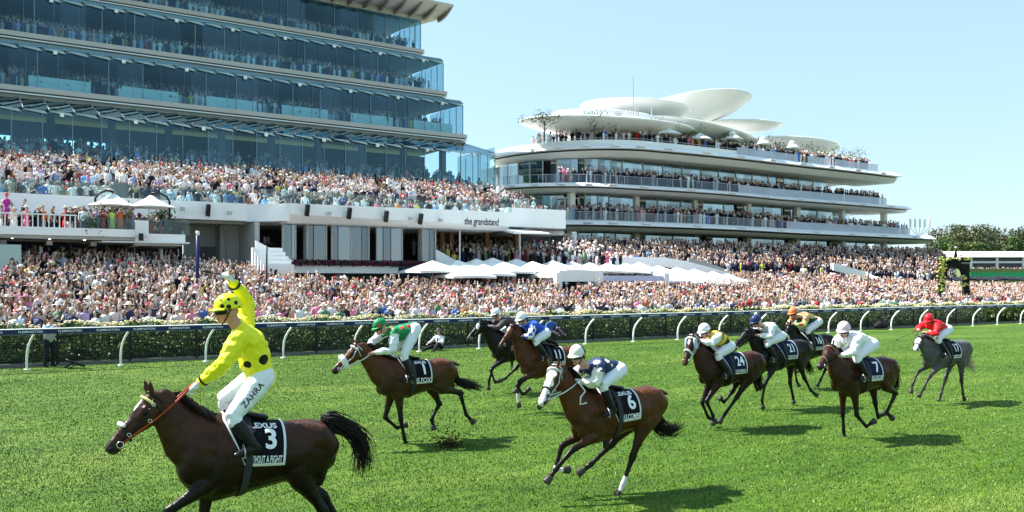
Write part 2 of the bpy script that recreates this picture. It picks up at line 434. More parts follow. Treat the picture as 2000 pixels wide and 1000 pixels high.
# ============================================================ LEFT GRANDSTAND
UE = 44.0; UL = -22.0
gs = thing('grandstand', 'huge blue glass grandstand in stepped tiers with white lower beam', 'grandstand', loc=P(0, 60))
KEEP = ('raked_floor', 'seating_deck', 'lettering', 'front_beam', 'stair_steps', 'bar_terrace', 'raked_seats', 'soffit', 'back_wall', 'slab_edge', 'inner_floor', 'balcony_slab', 'balcony_floor', 'balcony_lip', 'roof', 'roof_disc', 'bar_railing', 'lounge_back_wall', 'grey_wall', 'loudspeaker', 'security_camera', 'handrail')
def gen_build(b, root, name, m, smooth=False, bevel=0):
    b = under(b, root)
    if len(b.pc) > 1 and name not in KEEP: return b.pieces({'mullions': 'mullion', 'window_frames': 'window_frame', 'lamp_boxes': 'lamp_box', 'awning_bars': 'awning_bar', 'white_tables': 'white_table', 'inner_columns': 'inner_column'}.get(name, name), m, root, smooth)
    return b.build(name, m, root, smooth, bevel)
def GB(b, name, m, smooth=False, parent=None, bevel=0): return gen_build(b, gs, name, m, smooth, bevel)
def slab_uv(b, pts, z0, z1):
    """prism over a (u,v) outline"""
    lo = [P(u, v, z0) for u, v in pts]; hi = [P(u, v, z1) for u, v in pts]; n = len(pts)
    return b.add(lo+hi, [tuple(range(n-1, -1, -1)), tuple(range(n, 2*n))]+[(i, (i+1) % n, n+(i+1) % n, n+i) for i in range(n)])
SHEAR = .045
tiers = [  # glass plane v, floor z, head z, depth
    (92.4, 29.95, 33.5, 13.0), (86.6, 24.0, 27.3, 13.0), (82.0, 18.55, 21.8, 13.0)]
AWNG = thin_glass('awning_glass', (.30, .46, .54), .16, (.7, .9, 1), k=.5)
FASC = mat('pinkish_precast_concrete', (.56, .50, .47), .8, .08, .8, bump=.2)
TIPM = mat('grey_teal_awning_tip', (.34, .46, .48), .4, .15, 2)
MULL = mat('blue_grey_mullion', (.16, .24, .30), .4, .1, 2)
SEATM = mat('aqua_seat_screen', (.62, .76, .76), .5, .08, 1)
for k, (v, z0, z1, dep) in enumerate(tiers):
    b = MB(); vb = v+dep; top = z1+1.2
    # raked terrace in steps
    for r in range(9):
        b.box(UL, UE-.3, v+.6+r*1.25, v+.6+(r+1)*1.25, z0-.3, z0+r*.38-.1)
    GB(b, 'raked_floor', INTER)
    b = MB(); b.box(UL, UE-.5, vb, vb+.3, z0-.4, top); b.box(UL-.3, UL, v, vb, z0-.4, top); GB(b, 'back_wall', INTER)
    b = MB(); b.hexa([P(UL, v+.3, z1+.0), P(UE, v+.3, z1+.0), P(UE, vb+.3, z1+.6), P(UL, vb+.3, z1+.6), P(UL, v+.3, z1+.5), P(UE, v+.3, z1+.5), P(UE, vb+.3, top), P(UL, vb+.3, top)])
    GB(b, 'ceiling', mat('ceiling_blue_grey', (.17, .29, .37), .7, .2, .5))
    # front glass wall and end glass wall
    b = MB()
    for i_ in range(33): ua_, ub_ = UE-2*(i_+1), UE-2*i_; b.quad(P(ua_, v, z0), P(ub_, v, z0), P(ub_, v, z1), P(ua_, v, z1))
    GB(b, 'glass_pane', GLASSB)
    b = MB(); b.quad(P(UE, v+.05, z0), P(UE, v+7.8, z0), P(UE, v+7.8, z1+.2), P(UE, v+.05, z1+.2)); GB(b, 'end_glass', GLASSE)
    b = MB()
    u = UE; j = 0
    while u > UL:
        w = .035 if j % 5 in (0, 2) else .012
        b.box(u-w, u+w, v-.09, v-.025, z0, z1); j += 1
        u -= (1.5, .8, 1.9, 1.9, 1.9)[j % 5]
    for w in range(1, 6): b.box(UE+.03, UE+.08, v+w*1.55-.03, v+w*1.55+.03, z0, z1)
    GB(b, 'mullions', MULL)
    # fascia: concrete lip, steel tube, dark recess, grey edge
    b = MB(); b.box(UL, UE+.15, v-.75, v-.1, z0-.42, z0-.02); GB(b, 'fascia', FASC)
    b = MB(); b.box(UL, UE+.05, v-.55, v+.0, z0-.56, z0-.425); GB(b, 'shadow_gap', mat('taupe_metal', (.12, .11, .10), .6, .1, 1))
    b = MB(); b.tube([P(UL, v-.66, z0-.60), P(UE+.15, v-.66, z0-.60)], .07, 8); GB(b, 'fascia_tube', WHITE2)
    b = MB(); b.box(UL, UE+.05, v-.5, v+.3, z0-.98, z0-.68); b.box(UL, UE, v+.3, v+dep, z0-.95, z0-.45); GB(b, 'slab_edge', mat('taupe_concrete', (.30, .28, .25), .8, .12, 1))
    # sloping glass awning down to the tier below
    if k < 2: vn, zn = tiers[k+1][0], tiers[k+1][2]
    else: vn, zn = 75.2, 15.6
    b = MB(); zt = z0-.9; pw = 1.72
    u = UE; bs = MB()
    while u > UL+pw:
        b.hexa([P(u-pw+.05, vn-.1, zn-.08), P(u-.05, vn-.1, zn+.20), P(u-.05, v-.4, zt+.02), P(u-pw+.05, v-.4, zt-.2), P(u-pw+.05, vn-.1, zn-.04), P(u-.05, vn-.1, zn+.24), P(u-.05, v-.4, zt+.06), P(u-pw+.05, v-.4, zt-.16)])
        bs.tube([P(u, vn-.12, zn+.14), P(u, v-.4, zt-.02)], .05, 5)
        u -= pw
    tips = MB(); u = UE
    while u > UL+pw:
        tips.hexa([P(u-pw+.1, vn-.28, zn-.02), P(u-.12, vn-.28, zn-.22), P(u-.12, vn-.1, zn-.20), P(u-pw+.1, vn-.1, zn), P(u-pw+.1, vn-.28, zn+.05), P(u-.3, vn-.28, zn+.02), P(u-.3, vn-.1, zn+.04), P(u-pw+.1, vn-.1, zn+.07)]); u -= pw
    GB(tips, 'awning_tip', TIPM)
    GB(b, 'glass_awning', AWNG)
    GB(bs, 'awning_bars', GREYP)
    b = MB(); u = UE-2.6
    while u > UL:
        b.bx(0, 0, 0, 0, 0, 0) if False else b.box(u-.14, u+.14, vn-.36, vn-.14, zn-.32, zn-.06); u -= 5.16
    GB(b, 'lamp_boxes', WHITE2)
    # aqua screens of the tables on the third tier
    if k == 2:
        b = MB(); u = UE-1
        while u > UL:
            b.box(u-4.6, u, v+.5, v+.56, z0+.05, z0+1.15)
            u -= 7.0
        GB(b, 'table_screen', SEATM)
        b = MB()
        for r in range(2, 7):
            u = UE-2
            while u > UL:
                if random.random() < .6: b.box(u-1.6, u, v+1.3+r*1.25, v+1.36+r*1.25, z0+r*.34, z0+r*.34+.75)
                u -= 2.2
        GB(b, 'table_linen', SEATM)

# fourth tier (behind the open deck)
v, z0, z1 = 75.2, 11.7, 15.6
b = MB()
for i_ in range(33): ua_, ub_ = UE-2*(i_+1), UE-2*i_; b.quad(P(ua_, v, z0), P(ub_, v, z0), P(ub_, v, z1), P(ua_, v, z1))
GB(b, 'glass_pane', GLASSB)
b = MB(); b.quad(P(UE, v+.05, z0), P(UE, v+8, z0), P(UE, v+8, z1+.8), P(UE, v+.05, z1+.8)); GB(b, 'end_glass', GLASSE)
b = MB(); u = UE; j = 0
while u > UL: b.box(u-.035, u+.035, v-.09, v-.025, z0, z1); u -= 2.0
for w in range(1, 5): b.box(UE+.03, UE+.08, v+w*1.55-.03, v+w*1.55+.03, z0, z1+.5)
GB(b, 'mullions', MULL)
b = MB(); b.box(UL, UE-.2, v+.1, v+4, z0-.4, z0+.1); b.box(UL, UE-4, v+4, v+9, z0-.4, z0+1.0); b.box(UL, UE-6, v+9, v+16, z0-.4, z0+2.0); GB(b, 'inner_floor', INTER)
b = MB(); b.box(UL, UE-.5, v+15, v+15.3, z0, 17.2); GB(b, 'back_wall', INTER)
b = MB()
for i in range(9):
    u = -6+i*1.9
    if i not in (2, 5): b.box(u-.75, u+.75, v+14.85, v+14.98, 14.6, 15.75)
wm, nt, bs_ = nmat('bright_window'); setin(bs_, base=(.35, .75, .85), rough=.2); bs_.inputs['Emission Color'].default_value = (.35, .80, .95, 1); bs_.inputs['Emission Strength'].default_value = .8
nzz = nt.nodes.new('ShaderNodeTexNoise'); nt.links.new(nzz.outputs[0], bs_.inputs['Roughness'])
GB(b, 'lit_window', wm)
b = MB()
for i in range(26):
    u = UL+2+i*2.5; b.box(u-.4, u+.4, v+.8, v+1.6, z0+.1, z0+.95)
GB(b, 'white_tables', mat('table_cloth', (.6, .66, .7), .7, .05, 2))
b = MB()
for i in range(14):
    u = UL+4+i*4.6; b.box(u-.28, u+.28, v+7, v+7.6, z0, 17.2)
GB(b, 'inner_columns', mat('dim_column', (.12, .15, .18), .7, .1, 1))

# roof canopy with curved ribs
RFM = mat('pale_roof_metal', (.48, .46, .44), .5, .06, .6)
b = MB(); pr = [(106, 35.8), (93, 34.05), (91.2, 34.0), (90.2, 34.08), (89.2, 34.25), (88.5, 34.5)]
lo = [[P(u, vv_, z) for vv_, z in pr] for u in (UL, UE+2.4)]
hi = [[P(u, vv_, z+.22) for vv_, z in pr] for u in (UL, UE+2.4)]
n = len(pr); b.add(lo[0]+lo[1]+hi[0]+hi[1], [(i, i+1, n+i+1, n+i) for i in range(n-1)]+[(2*n+i, 3*n+i, 3*n+i+1, 2*n+i+1) for i in range(n-1)]+[(n-1, 2*n-1, 4*n-1, 3*n-1), (n+0, 3*n, 3*n+1, n+1)]+[(n+i, 3*n+i, 3*n+i+1, n+i+1) for i in range(n-1)])
GB(b, 'roof', RFM)
b = MB(); b.box(UL, UE+.8, 92.2, 92.9, 33.52, 34.02); GB(b, 'roof_beam', RFM)
b = MB()
for i in range(30):
    u = UE+2.2-i*1.9
    if u < UL: break
    lo_ = [(92.1, 33.55), (91.2, 33.56), (90.2, 33.72), (89.3, 34.05), (88.7, 34.36)]; hi_ = [(92.1, 34.0), (91.2, 33.98), (90.2, 34.06), (89.3, 34.22), (88.7, 34.41)]
    for a in range(4):
        (v0, za), (v1, zb) = lo_[a], lo_[a+1]; (_, ta), (_, tb) = hi_[a], hi_[a+1]
        b.hexa([P(u-.13, v0, za), P(u+.13, v0, za), P(u+.13, v1, zb), P(u-.13, v1, zb), P(u-.13, v0, ta), P(u+.13, v0, ta), P(u+.13, v1, tb), P(u-.13, v1, tb)])
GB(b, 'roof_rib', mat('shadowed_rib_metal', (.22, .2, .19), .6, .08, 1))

# open seating deck: z 8.6 at v 60.4 up to 12.4 at v 75
b = MB(); NR = 16
for r in range(NR): b.box(UL, UE-.9, max(62.55, 61+r*.88), 61+(r+1)*.88, 7.4, 8.1+r*.20)
GB(b, 'seating_deck', mat('deck_concrete', (.26, .27, .29), .8, .15, 1))
b = MB()
for (px, w) in ((60, 3.2), (390, 3.0), (700, 2.6), (915, 2.6)):
    uc = u_of(px+40, 72.5)
    b.hexa([P(uc-.2, 70.5, 9.6), P(uc+w, 70.5, 9.6), P(uc+w, 70.8, 9.6), P(uc-.2, 70.8, 9.6), P(uc-.2, 70.5, 11.9), P(uc+w, 70.5, 11.0), P(uc+w, 70.8, 11.0), P(uc-.2, 70.8, 11.9)])
GB(b, 'stair_parapet', WHITE2)
SHEAR = 0.0
# front beam outline
def uz(px, v): return u_of(px, v)
pA, pB, pC, pD = (UL, 61), (uz(482, 61), 61), (uz(566, 58.6), 58.6), (uz(1001, 58.6), 58.6)
b = MB(); slab_uv(b, [pA, pB, (pB[0], 62.5), (UL, 62.5)], 7.15, 8.35); slab_uv(b, [(pB[0]+.005, 61), pC, (pC[0], 62.5), (pB[0]+.005, 62.5)], 7.1, 8.3)
b.hexa([P(pC[0]+.01, 58.6, 7.55), P(pD[0], 58.6, 7.3), P(pD[0], 62.4, 7.3), P(pC[0]+.01, 62.4, 7.55), P(pC[0]+.01, 58.6, 8.3), P(pD[0], 58.6, 8.42), P(pD[0], 62.4, 8.42), P(pC[0]+.01, 62.4, 8.3)])
b.hexa([P(pC[0]+.01, 59.3, 7.0), P(pD[0]-.2, 59.3, 7.0), P(pD[0]-.2, 62.3, 7.0), P(pC[0]+.01, 62.3, 7.0), P(pC[0]+.01, 58.65, 7.548), P(pD[0]-.2, 58.65, 7.298), P(pD[0]-.2, 62.3, 7.298), P(pC[0]+.01, 62.3, 7.548)])
b.box(uz(988, 61), uz(1105, 60.6), 60.6, 62.45, 7.45, 9.0)
GB(b, 'front_beam', WHITE)
b = MB(); b.box(uz(1000, 62.4), uz(1102, 62.6), 62.6, 70, 7.0, 7.35); b.box(UL, pD[0], 62.55, 73, 7.0, 7.3); GB(b, 'soffit', GREYP)
tm = text_subdiv(*text_mb('the grandstand', .76, .97, .009, .12, .69), .5)
b = MB(); cx, cz = on_v(941, 433.5, 58.55); text_on(b, tm, P(cx, 58.57, cz), DU, Vector((0, 0, 1)))
GB(b, 'lettering', TXTK)
b = MB()
zt = 8.36
u = UL
while u < UE-2:
    vv_ = 61.15 if u < pB[0] else (58.8 if u < pD[0]-1.4 else 61.0); zt = 8.36 if vv_ > 61.1 else (8.32 if vv_ < 60 else 9.0)
    b.quad(P(u+.02, vv_, zt), P(u+1.98, vv_, zt), P(u+1.98, vv_, zt+.9), P(u+.02, vv_, zt+.9)); u += 2.0
GB(b, 'glass_balustrade', GLASSR)
for px, py, vv_ in ((405, 411, 60.9), (598, 411, 58.5), (680, 417, 58.5), (752, 423, 58.5), (819, 428, 58.5)):
    uc, zc = on_v(px, py, vv_); b = MB()
    M = Matrix.Translation(P(uc, vv_-.22, zc)) @ Matrix.Rotation(ANG, 4, 'Z') @ Matrix.Rotation(R(18), 4, 'X')
    q = MB(); q.bx(-.13, .13, -.16, .16, -.4, .4); q.v = [tuple(M @ Vector(p)) for p in q.v]; q.tube([P(uc, vv_-.1, zc), P(uc, vv_+.1, zc)], .04, 6)
    GB(q, 'loudspeaker', BLACK, bevel=.03)
for px, py, vv_ in ((355, 408, 60.9), (447, 416, 60.9), (640, 417, 58.5), (800, 427, 58.5), (858, 430, 58.5)):
    uc, zc = on_v(px, py, vv_); q = MB(); q.box(uc-.14, uc+.14, vv_-.35, vv_-.1, zc-.12, zc+.1); q.tube([P(uc, vv_-.1, zc), P(uc, vv_+.1, zc)], .03, 6)
    GB(q, 'security_camera', GREYP)

# ground storey: left wall, glazed lounge, open bar
b = MB(); b.box(uz(360, 66), uz(430, 66), 66, 66.4, 2.5, 7.2); b.box(uz(430, 64.5)+.01, uz(498, 64.5), 64.5, 66.4, 2.5, 7.1); b.box(uz(498, 60.2), uz(505, 60.2), 60.2, 66, 2.2, 7.05)
GB(b, 'grey_wall', GREYP)
b = MB(); b.tube([P(uz(436, 64), 64.3, 7.1), P(uz(445, 64), 64.25, 6.4), P(uz(446, 64), 64.3, 3.0)], .07, 6); GB(b, 'downpipe', GREYP)
fz = 4.45; vl = 60.3
b = MB(); b.box(uz(505, vl), uz(1040, vl), 61.2, 73, 2.0, fz); GB(b, 'lounge_floor', DARKC)
b = MB(); b.box(uz(505, 68), uz(1010, 68), 68.5, 68.8, 4, 7.1); b.box(uz(400, 70), uz(1100, 70), 73, 73.3, 2, 8); GB(b, 'lounge_back_wall', mat('dark_lounge_wall', (.04, .032, .028), .8, .3, 1.5))
b = MB()
pan = [(552, 569), (569, 576), (600, 612), (612, 637), (648, 660), (660, 684), (685, 706), (706, 720), (736, 748), (748, 763), (763, 785), (825, 838), (838, 848)]
for a, c in pan: b.box(uz(a, vl)+.03, uz(c, vl)-.03, vl-.02, vl+.02, fz+.02, 7.0)
GB(b, 'glass_panel', thin_glass('lounge_glass', (.42, .47, .50), .11, (.72, .80, .86), k=.5))
b = MB()
for px in (505, 552, 577, 600, 637, 648, 685, 720, 736, 785, 825, 850): b.box(uz(px, vl)-.05, uz(px, vl)+.05, vl-.06, vl+.05, fz, 7.02)
for a, c in ((569, 576), (600, 608), (706, 718), (826, 848)): b.box(uz(a, vl), uz(c, vl), vl+.5, vl+.9, fz, 7.0)
GB(b, 'window_frames', GREYP)
b = MB(); b.box(uz(575, 58.9), uz(778, 58.9), 58.9, 61.2, 3.55, 4.1); GB(b, 'planter_ledge', WHITE2)
b = MB(); b.box(uz(500, 61.2), uz(1180, 61.25), 61.25, 61.6, 1.2, 4.4); b.box(uz(778, 60)+.05, uz(1180, 60.4), 60.4, 61.2, 1.2, 3.9); GB(b, 'navy_plinth', mat('dark_navy_cladding', (.02, .024, .04), .6, .2, 1))
n = 5200
u = rng.uniform(uz(566, 58.9), uz(852, 58.9), n); v_ = rng.normal(58.85, .14, n); z = 4.12+rng.random(n)*.36-np.abs(v_-58.85)*.3
pos = np.outer(u, DU)+np.outer(v_, DV)+np.outer(z, (0, 0, 1))-np.array(gs.location)
V, T, col = leafcloud(n, pos, .085, [(.03, .07, .02), (.05, .1, .03), (.16, .01, .08), (.22, .02, .12)], 'x', gs)
tag(link(bpy.data.objects.new('flower_box', np_mesh('flower_box', V, T, LEAFM, col)), gs), kind='stuff')
# stairs on the left of the lounge and white raking parapets
b = MB()
def rake(b, p0, p1, v, th, h):
    (ua, za), (ub, zb) = on_v(*p0, v), on_v(*p1, v)
    b.hexa([P(ua, v, za-h), P(ub, v, zb-h), P(ub, v+th, zb-h), P(ua, v+th, za-h), P(ua, v, za), P(ub, v, zb), P(ub, v+th, zb), P(ua, v+th, za)])
rake(b, (500, 470), (572, 508), 58.7, .25, 1.3); rake(b, (852, 487), (905, 517), 60.2, .25, 1.2)
GB(b, 'stair_parapet', WHITE2)
b = MB(); uc, zc = on_v(525, 478, 57.5)
for i in range(5): b.box(uc-1.1+.1*i, uc+.9+.1*i, 57.4-.3*i, 57.7-.3*i, 2.5, zc-.2-.28*i)
GB(b, 'stair_steps', WHITE2)
# open bar
b = MB()
for r in range(7): b.box(uz(905, 62), uz(1190, 66), 61.6+r*1.0, 62.6+r*1.0, 2, 3.9+r*.22)
GB(b, 'bar_terrace', DARKC)
b = MB()
for px in (862, 880, 950, 1008): b.box(uz(px, 64)-.18, uz(px, 64)+.18, 63.8, 64.2, 3.4, 7.2)
GB(b, 'timber_column', WOOD)
b = MB(); b.box(uz(860, 72.5), uz(1010, 72.5), 72.5, 72.8, 4, 7.2); GB(b, 'timber_wall', mat('brown_panelling', (.10, .05, .03), .7, .3, 1))
b = MB()
for a, c, y0, y1 in ((853, 863, 457, 472), (881, 889, 457, 468), (962, 998, 456, 470)):
    (ua, za), (ub, zb) = on_v(a, y1, 72.4), on_v(c, y0, 72.4); b.box(ua, ub, 72.4, 72.45, za, zb)
GB(b, 'bar_window', mat('pale_window', (.42, .52, .60), .3, .1, 1))
b = MB(); b.tube([P(uz(898, 60.5), 60.5, 3.9), P(uz(898, 60.5), 60.5, 7.1)], .06, 8); b.tube([P(uz(1015, 62), 62, 3.9), P(uz(1015, 62), 62, 7.1)], .09, 8)
b.tube([P(uz(1122, 72), 72, 3.9), P(uz(1122, 72), 72, 8)], .22, 10); GB(b, 'steel_post', WHITE2)
# retractable awning over the right end of the bar
b = MB(); (ua, za) = on_v(1004, 449, 58); (ub, zb) = on_v(1074, 455, 58)
b.hexa([P(ua, 58, za-.3), P(ub, 58, zb-.1), P(ub, 62, 7.3), P(ua, 62, 7.3), P(ua, 58, za-.2), P(ub, 58, zb), P(ub, 62, 7.4), P(ua, 62, 7.4)]); GB(b, 'awning', WHITE2)

# ------------------------------------------------------------ left balcony building with white umbrellas
bl = thing('balcony_building', 'low white balcony building with bar railing and dark underside at far left', 'building', loc=P(0, 50))
def BB(b, name, m, smooth=False, bevel=0): return gen_build(b, bl, name, m, smooth, bevel)
VB = 56.0; ur = uz(362, VB); um = uz(264, VB)
b = MB(); b.box(UL, um, VB, VB+.22, 5.60, 6.05); b.box(um+.01, ur, VB, VB+.22, 5.36, 5.83); b.box(ur-.2, ur, VB+.225, 60, 5.36, 5.6); BB(b, 'balcony_slab', WHITE)
b = MB(); b.box(UL, um, VB+.225, 61, 5.40, 5.60); b.box(um+.01, ur-.205, VB+.225, 61, 5.12, 5.30); BB(b, 'balcony_floor', GREYP)
b = MB(); slab_uv(b, [(uz(200, VB), VB+.3), (ur+.2, VB-.3), (ur+.2, VB+4), (uz(160, VB), VB+4)], 5.27, 5.355); BB(b, 'eave', WHITE2)
b = MB()
b.box(UL, um-1, VB+2, 61, 5.30, 5.395)
for i in range(14): b.box(UL+i*2.3, UL+i*2.3+.3, VB+.6, 61, 5.05, 5.29)
BB(b, 'underside_beam', mat('mauve_grey_soffit', (.30, .27, .28), .7, .1, 1))
b = MB()
for px in (-30, 80, 315): b.tube([P(uz(px, VB+2), VB+2, 2.2), P(uz(px, VB+2), VB+2, 5)], .1, 8)
BB(b, 'column', WHITE2, True)
b = MB(); b.box(UL, ur+1, 62.2, 62.5, 1.5, 7); BB(b, 'dark_back_wall', DARK)
b = MB(); b.box(UL, uz(42, VB-1), VB-.5, VB-.45, 2.0, 5.0); BB(b, 'glass_screen', thin_glass('dim_glass', (.25, .38, .38), .2, (.7, .9, .9)))
b = MB()
for px, py in ((24, 459), (97, 461), (165, 463)):
    uc, zc = on_v(px, py, VB+.5); b.ball(P(uc, VB+.5, zc-.12), .09, 10, 6)
lm, nt, lb = nmat('round_lamp'); setin(lb, base=(1, .95, .85)); lb.inputs['Emission Color'].default_value = (1, .93, .8, 1); lb.inputs['Emission Strength'].default_value = 2
BB(b, 'round_lamp', lm, True)
b = MB(); u = UL
while u < uz(150, VB): b.box(u-.03, u+.03, VB+.05, VB+.1, 6.05, 6.78); u += .27
b.box(UL, uz(150, VB), VB+.04, VB+.12, 6.74, 6.82); BB(b, 'bar_railing', STEELW)
b = MB(); u = uz(150, VB)+.05
while u < ur-1: zb_ = 6.05 if u < um-1 else 5.8; b.quad(P(u, VB+.05, zb_), P(u+1.5, VB+.05, zb_), P(u+1.5, VB+.05, 6.72), P(u, VB+.05, 6.72)); u += 1.56
b.quad(P(ur-.06, VB+.1, 5.3), P(ur-.06, 60, 5.3), P(ur-.06, 60, 6.6), P(ur-.06, VB+.1, 6.6)); BB(b, 'glass_balustrade', GLASSR)
b = MB(); (ua, za), (ub, zb) = on_v(264, 461, VB-.1), on_v(290, 431, VB-.1); b.box(ua, ub, VB-.15, VB-.01, za, zb); BB(b, 'sign_panel', WHITE2)
b = MB()
for r in range(5): b.box(UL, uz(115, 58)-r*1.1, 57.5+r*.7, 58.2+r*.7, 5.61, 5.75+r*.35)
BB(b, 'raked_seats', DARKC)
q = MB(); uc, zc = on_v(275, 462, VB-.4); q.box(uc-.12, uc+.12, VB-.6, VB-.35, zc-.25, zc+.18); q.box(uc-.04, uc+.04, VB-.35, VB-.01, zc-.05, zc+.05); BB(q, 'loudspeaker', BLACK)
b = MB(); b.box(uz(388, 60.4), uz(422, 60.4), 60.38, 60.42, 3.9, 5.3); BB(b, 'dark_sign', BLACK)

def canopy_umbrella(px, py, v, w, zb, name='cantilever_umbrella', label='', side=1):
    """white tent-like umbrella hung from a black arched mast"""
    uc, zt = on_v(px, py, v); t = thing(name, label, 'umbrella', 'white umbrellas on the left balcony', loc=P(uc, v, zb), rz=ANG)
    h = zt-zb; b = MB(); n = 24; rs = []
    for r, z in ((.02, h), (.12, h-.06), (.3, h-.27), (.6, h-.52), (.85, h-.66), (1.0, h-.72), (1.0, h-.76)):
        ring = []
        for k in range(n):
            a = 2*math.pi*k/n; sq = 1/max(abs(math.cos(a)), abs(math.sin(a)))**.7
            ring.append(Vector((w*r*math.cos(a)*sq, w*.8*r*math.sin(a)*sq, z-(sq-1)*.3*r)))
        rs.append(ring)
    b.rings([q_[::-1] for q_ in rs]); b.build('canopy', FABW, t, True)
    b = MB(); x = side*w*.72; yb = -.15
    b.tube([(x, yb, 0), (x, yb, h-.35), (x*.8, yb, h-.05), (x*.4, yb*.5, h+.16), (0, 0, h+.10), (0, 0, h)], .065, 8, roundcap=True)
    b.build('mast', BLACK, t, True)
    b = MB(); b.bx(x-.35, x+.35, yb-.35, yb+.35, 0, .08); b.build('base', BLACK, t)
canopy_umbrella(221, 378, 57.6, 1.38, 5.6, label='white umbrella on arched black mast, left one of the balcony pair', side=-1)
canopy_umbrella(296, 381, 57.6, 1.42, 5.31, label='white umbrella on arched black mast, right one of the balcony pair', side=1)
# potted shrubs under the umbrellas
for i, (px, py) in enumerate(((236, 402), (320, 404), (175, 428))):
    uc, zc = on_v(px, py, 58.6); t = thing('potted_shrub', ('dark leafy shrub in a pot under the left balcony umbrella', 'dark leafy shrub in a pot under the right balcony umbrella', 'low green planter shrub behind the balcony glass')[i], 'plant', 'shrubs on the balcony', loc=P(uc, 59.4 if i < 2 else 56.6, 5.6 if i != 1 else 5.3))
    h = 1.75 if i < 2 else .8
    n = 500; pos = rng.normal(size=(n, 3))*np.array([.35, .35, .3])+np.array([0, 0, h])
    V, T, col = leafcloud(n, pos, .09, [(.03, .06, .02), (.05, .09, .03)], 'x', t); link(bpy.data.objects.new('foliage', np_mesh('foliage', V, T, LEAFM, col)), t)
    b = MB(); b.lathe([(.22, 0), (.3, .5), (.3, .52)], 12); b.tube([(0, 0, .5), (0, 0, h)], .03, 6); b.build('pot', GREYP, t)
# ============================================================ CURVED CLUB STAND ON THE RIGHT
cs = thing('club_stand', 'curved white club stand with sweeping layered balconies and saucer roofs', 'grandstand', loc=P(80, 80))
def CB(b, name, m, smooth=False, parent=None): return gen_build(b, cs, name, m, smooth)
def outline(un, ut, vf, vn, bulge=0.0, a=13.0, n=20):
    """front edge from the left nose to the right tip, as (u, v)"""
    pts = []
    for i in range(n+1):
        t = math.pi/2*i/n
        pts.append((un+a*(1-math.cos(t)), vf+(vn-vf)*(1-math.sin(t))))
    m = 24
    for i in range(1, m+1):
        u = un+a+(ut-un-a)*i/m; s = i/m
        pts.append((u, vf+bulge*math.sin(math.pi*min(1, s*2.2))*(-1 if s < .45 else 0)+1.2*s*s))
    return pts
def offs(pts, d):
    out = []
    for i, (u, v) in enumerate(pts):
        a = pts[max(0, i-1)]; c = pts[min(len(pts)-1, i+1)]; tu, tv = c[0]-a[0], c[1]-a[1]; L = math.hypot(tu, tv) or 1
        out.append((u-tv/L*d, v+tu/L*d))
    return out
def strip(b, pts, prof):
    """sweep profile [(inset, z)] along the outline"""
    rr = []
    for d, z in prof: rr.append([P(u, v, z) for u, v in offs(pts, d)])
    n = len(pts); base = len(b.v)
    vs_ = [p for r in rr for p in r]; fs = []
    for i in range(len(rr)-1):
        for j in range(n-1): fs.append((i*n+j, (i+1)*n+j, (i+1)*n+j+1, i*n+j+1))
    b.add(vs_, fs)
CR = mat('warm_white_cladding', (.84, .83, .80), .4, .04, .4)
SOFT = mat('grey_soffit', (.78, .77, .75), .6, .06, .4)
levels = [  # z of lip top, nose u, tip u, nose v, lip height, soffit drop
    (9.95, 50.5, 123.5, 90, .80, .5), (14.15, 50.4, 117.5, 90, .66, .40), (18.95, 54.5, 115.0, 94, .86, .80)]
CLEARB = thin_glass('clear_balustrade', (.88, .92, .93), .03, (.8, .9, 1), k=.2)
FROST = mat('frosted_balustrade', (.50, .55, .66), .3, .25, .5, alpha=.8)
CGL = thin_glass('club_glass', (.50, .62, .64), .15, (.70, .88, .95), k=.6)
for k, (z, un, ut, vn, lh, sdp) in enumerate(levels):
    pts = outline(un, ut, 78, vn, bulge=.9 if k < 2 else .3)
    b = MB(); strip(b, pts, [(3.2, z), (.75, z), (.5, z-.04), (-.38, z-lh*.70), (-.42, z-lh*.76), (-.30, z-lh*.8), (.1, z-lh*.82)])
    CB(b, 'balcony_lip', WHITE, True)
    b = MB(); strip(b, pts, [(.1, z-lh*.82), (.55, z-lh*.83), (.55, z-lh)]); CB(b, 'shadow_line', BLACK)
    b = MB(); strip(b, pts, [(.22, z-lh), (.30, z-lh-.03), (.8, z-lh-sdp*.75), (1.2, z-lh-sdp*.85)]); CB(b, 'fascia_band', CR, True)
    b = MB(); strip(b, pts, [(1.2, z-lh-sdp*.85), (7, z-lh-sdp*.7)]); CB(b, 'soffit', SOFT)
    b = MB(); op = offs(pts, 1.25); slab_uv(b, [(u, v) for u, v in op]+[(op[-1][0], 100), (op[0][0]+2, 100)], z-lh-.1, z-.02); CB(b, 'floor_slab', SOFT)
    if k == 2:
        b = MB(); strip(b, pts[:30], [(.9, z), (.9, z+.5), (1.1, z+.5), (1.1, z)]); CB(b, 'planter_parapet', WHITE2)
    # lights studs along the lip
    b = MB()
    for i in range(6, 44, 3):
        if i < len(pts): u, v = pts[i]; b.box(u-.9, u+.25, v-.42, v+.0, z-lh*.52, z-lh*.36)
    CB(b, 'lip_fin', WHITE2)
    # balustrade
    bp = offs(pts, .85); b = MB(); r = MB(); fz_ = MB()
    h = .95
    for i in range(2, len(bp)-3):
        if k == 2 and (i < 27 or i in (33, 36)): continue
        a, c = bp[i], bp[i+1]
        (fz_ if i > (30, 27, 0)[k] else b).quad(P(*a, z), P(*c, z), P(*c, z+h), P(*a, z+h))
    r.tube([P(u, v, z+h+(.0 if k < 2 else -.25)) for u, v in (bp[2:-2] if k < 2 else bp[2:28])], .025, 6)
    if k < 2:
        for i in range(2, len(bp)-2): r.tube([P(*bp[i], z), P(*bp[i], z+h)], .03, 5)
    CB(b, 'glass_balustrade', CLEARB); CB(fz_, 'frosted_balustrade', FROST); CB(r, 'handrail', ALU)
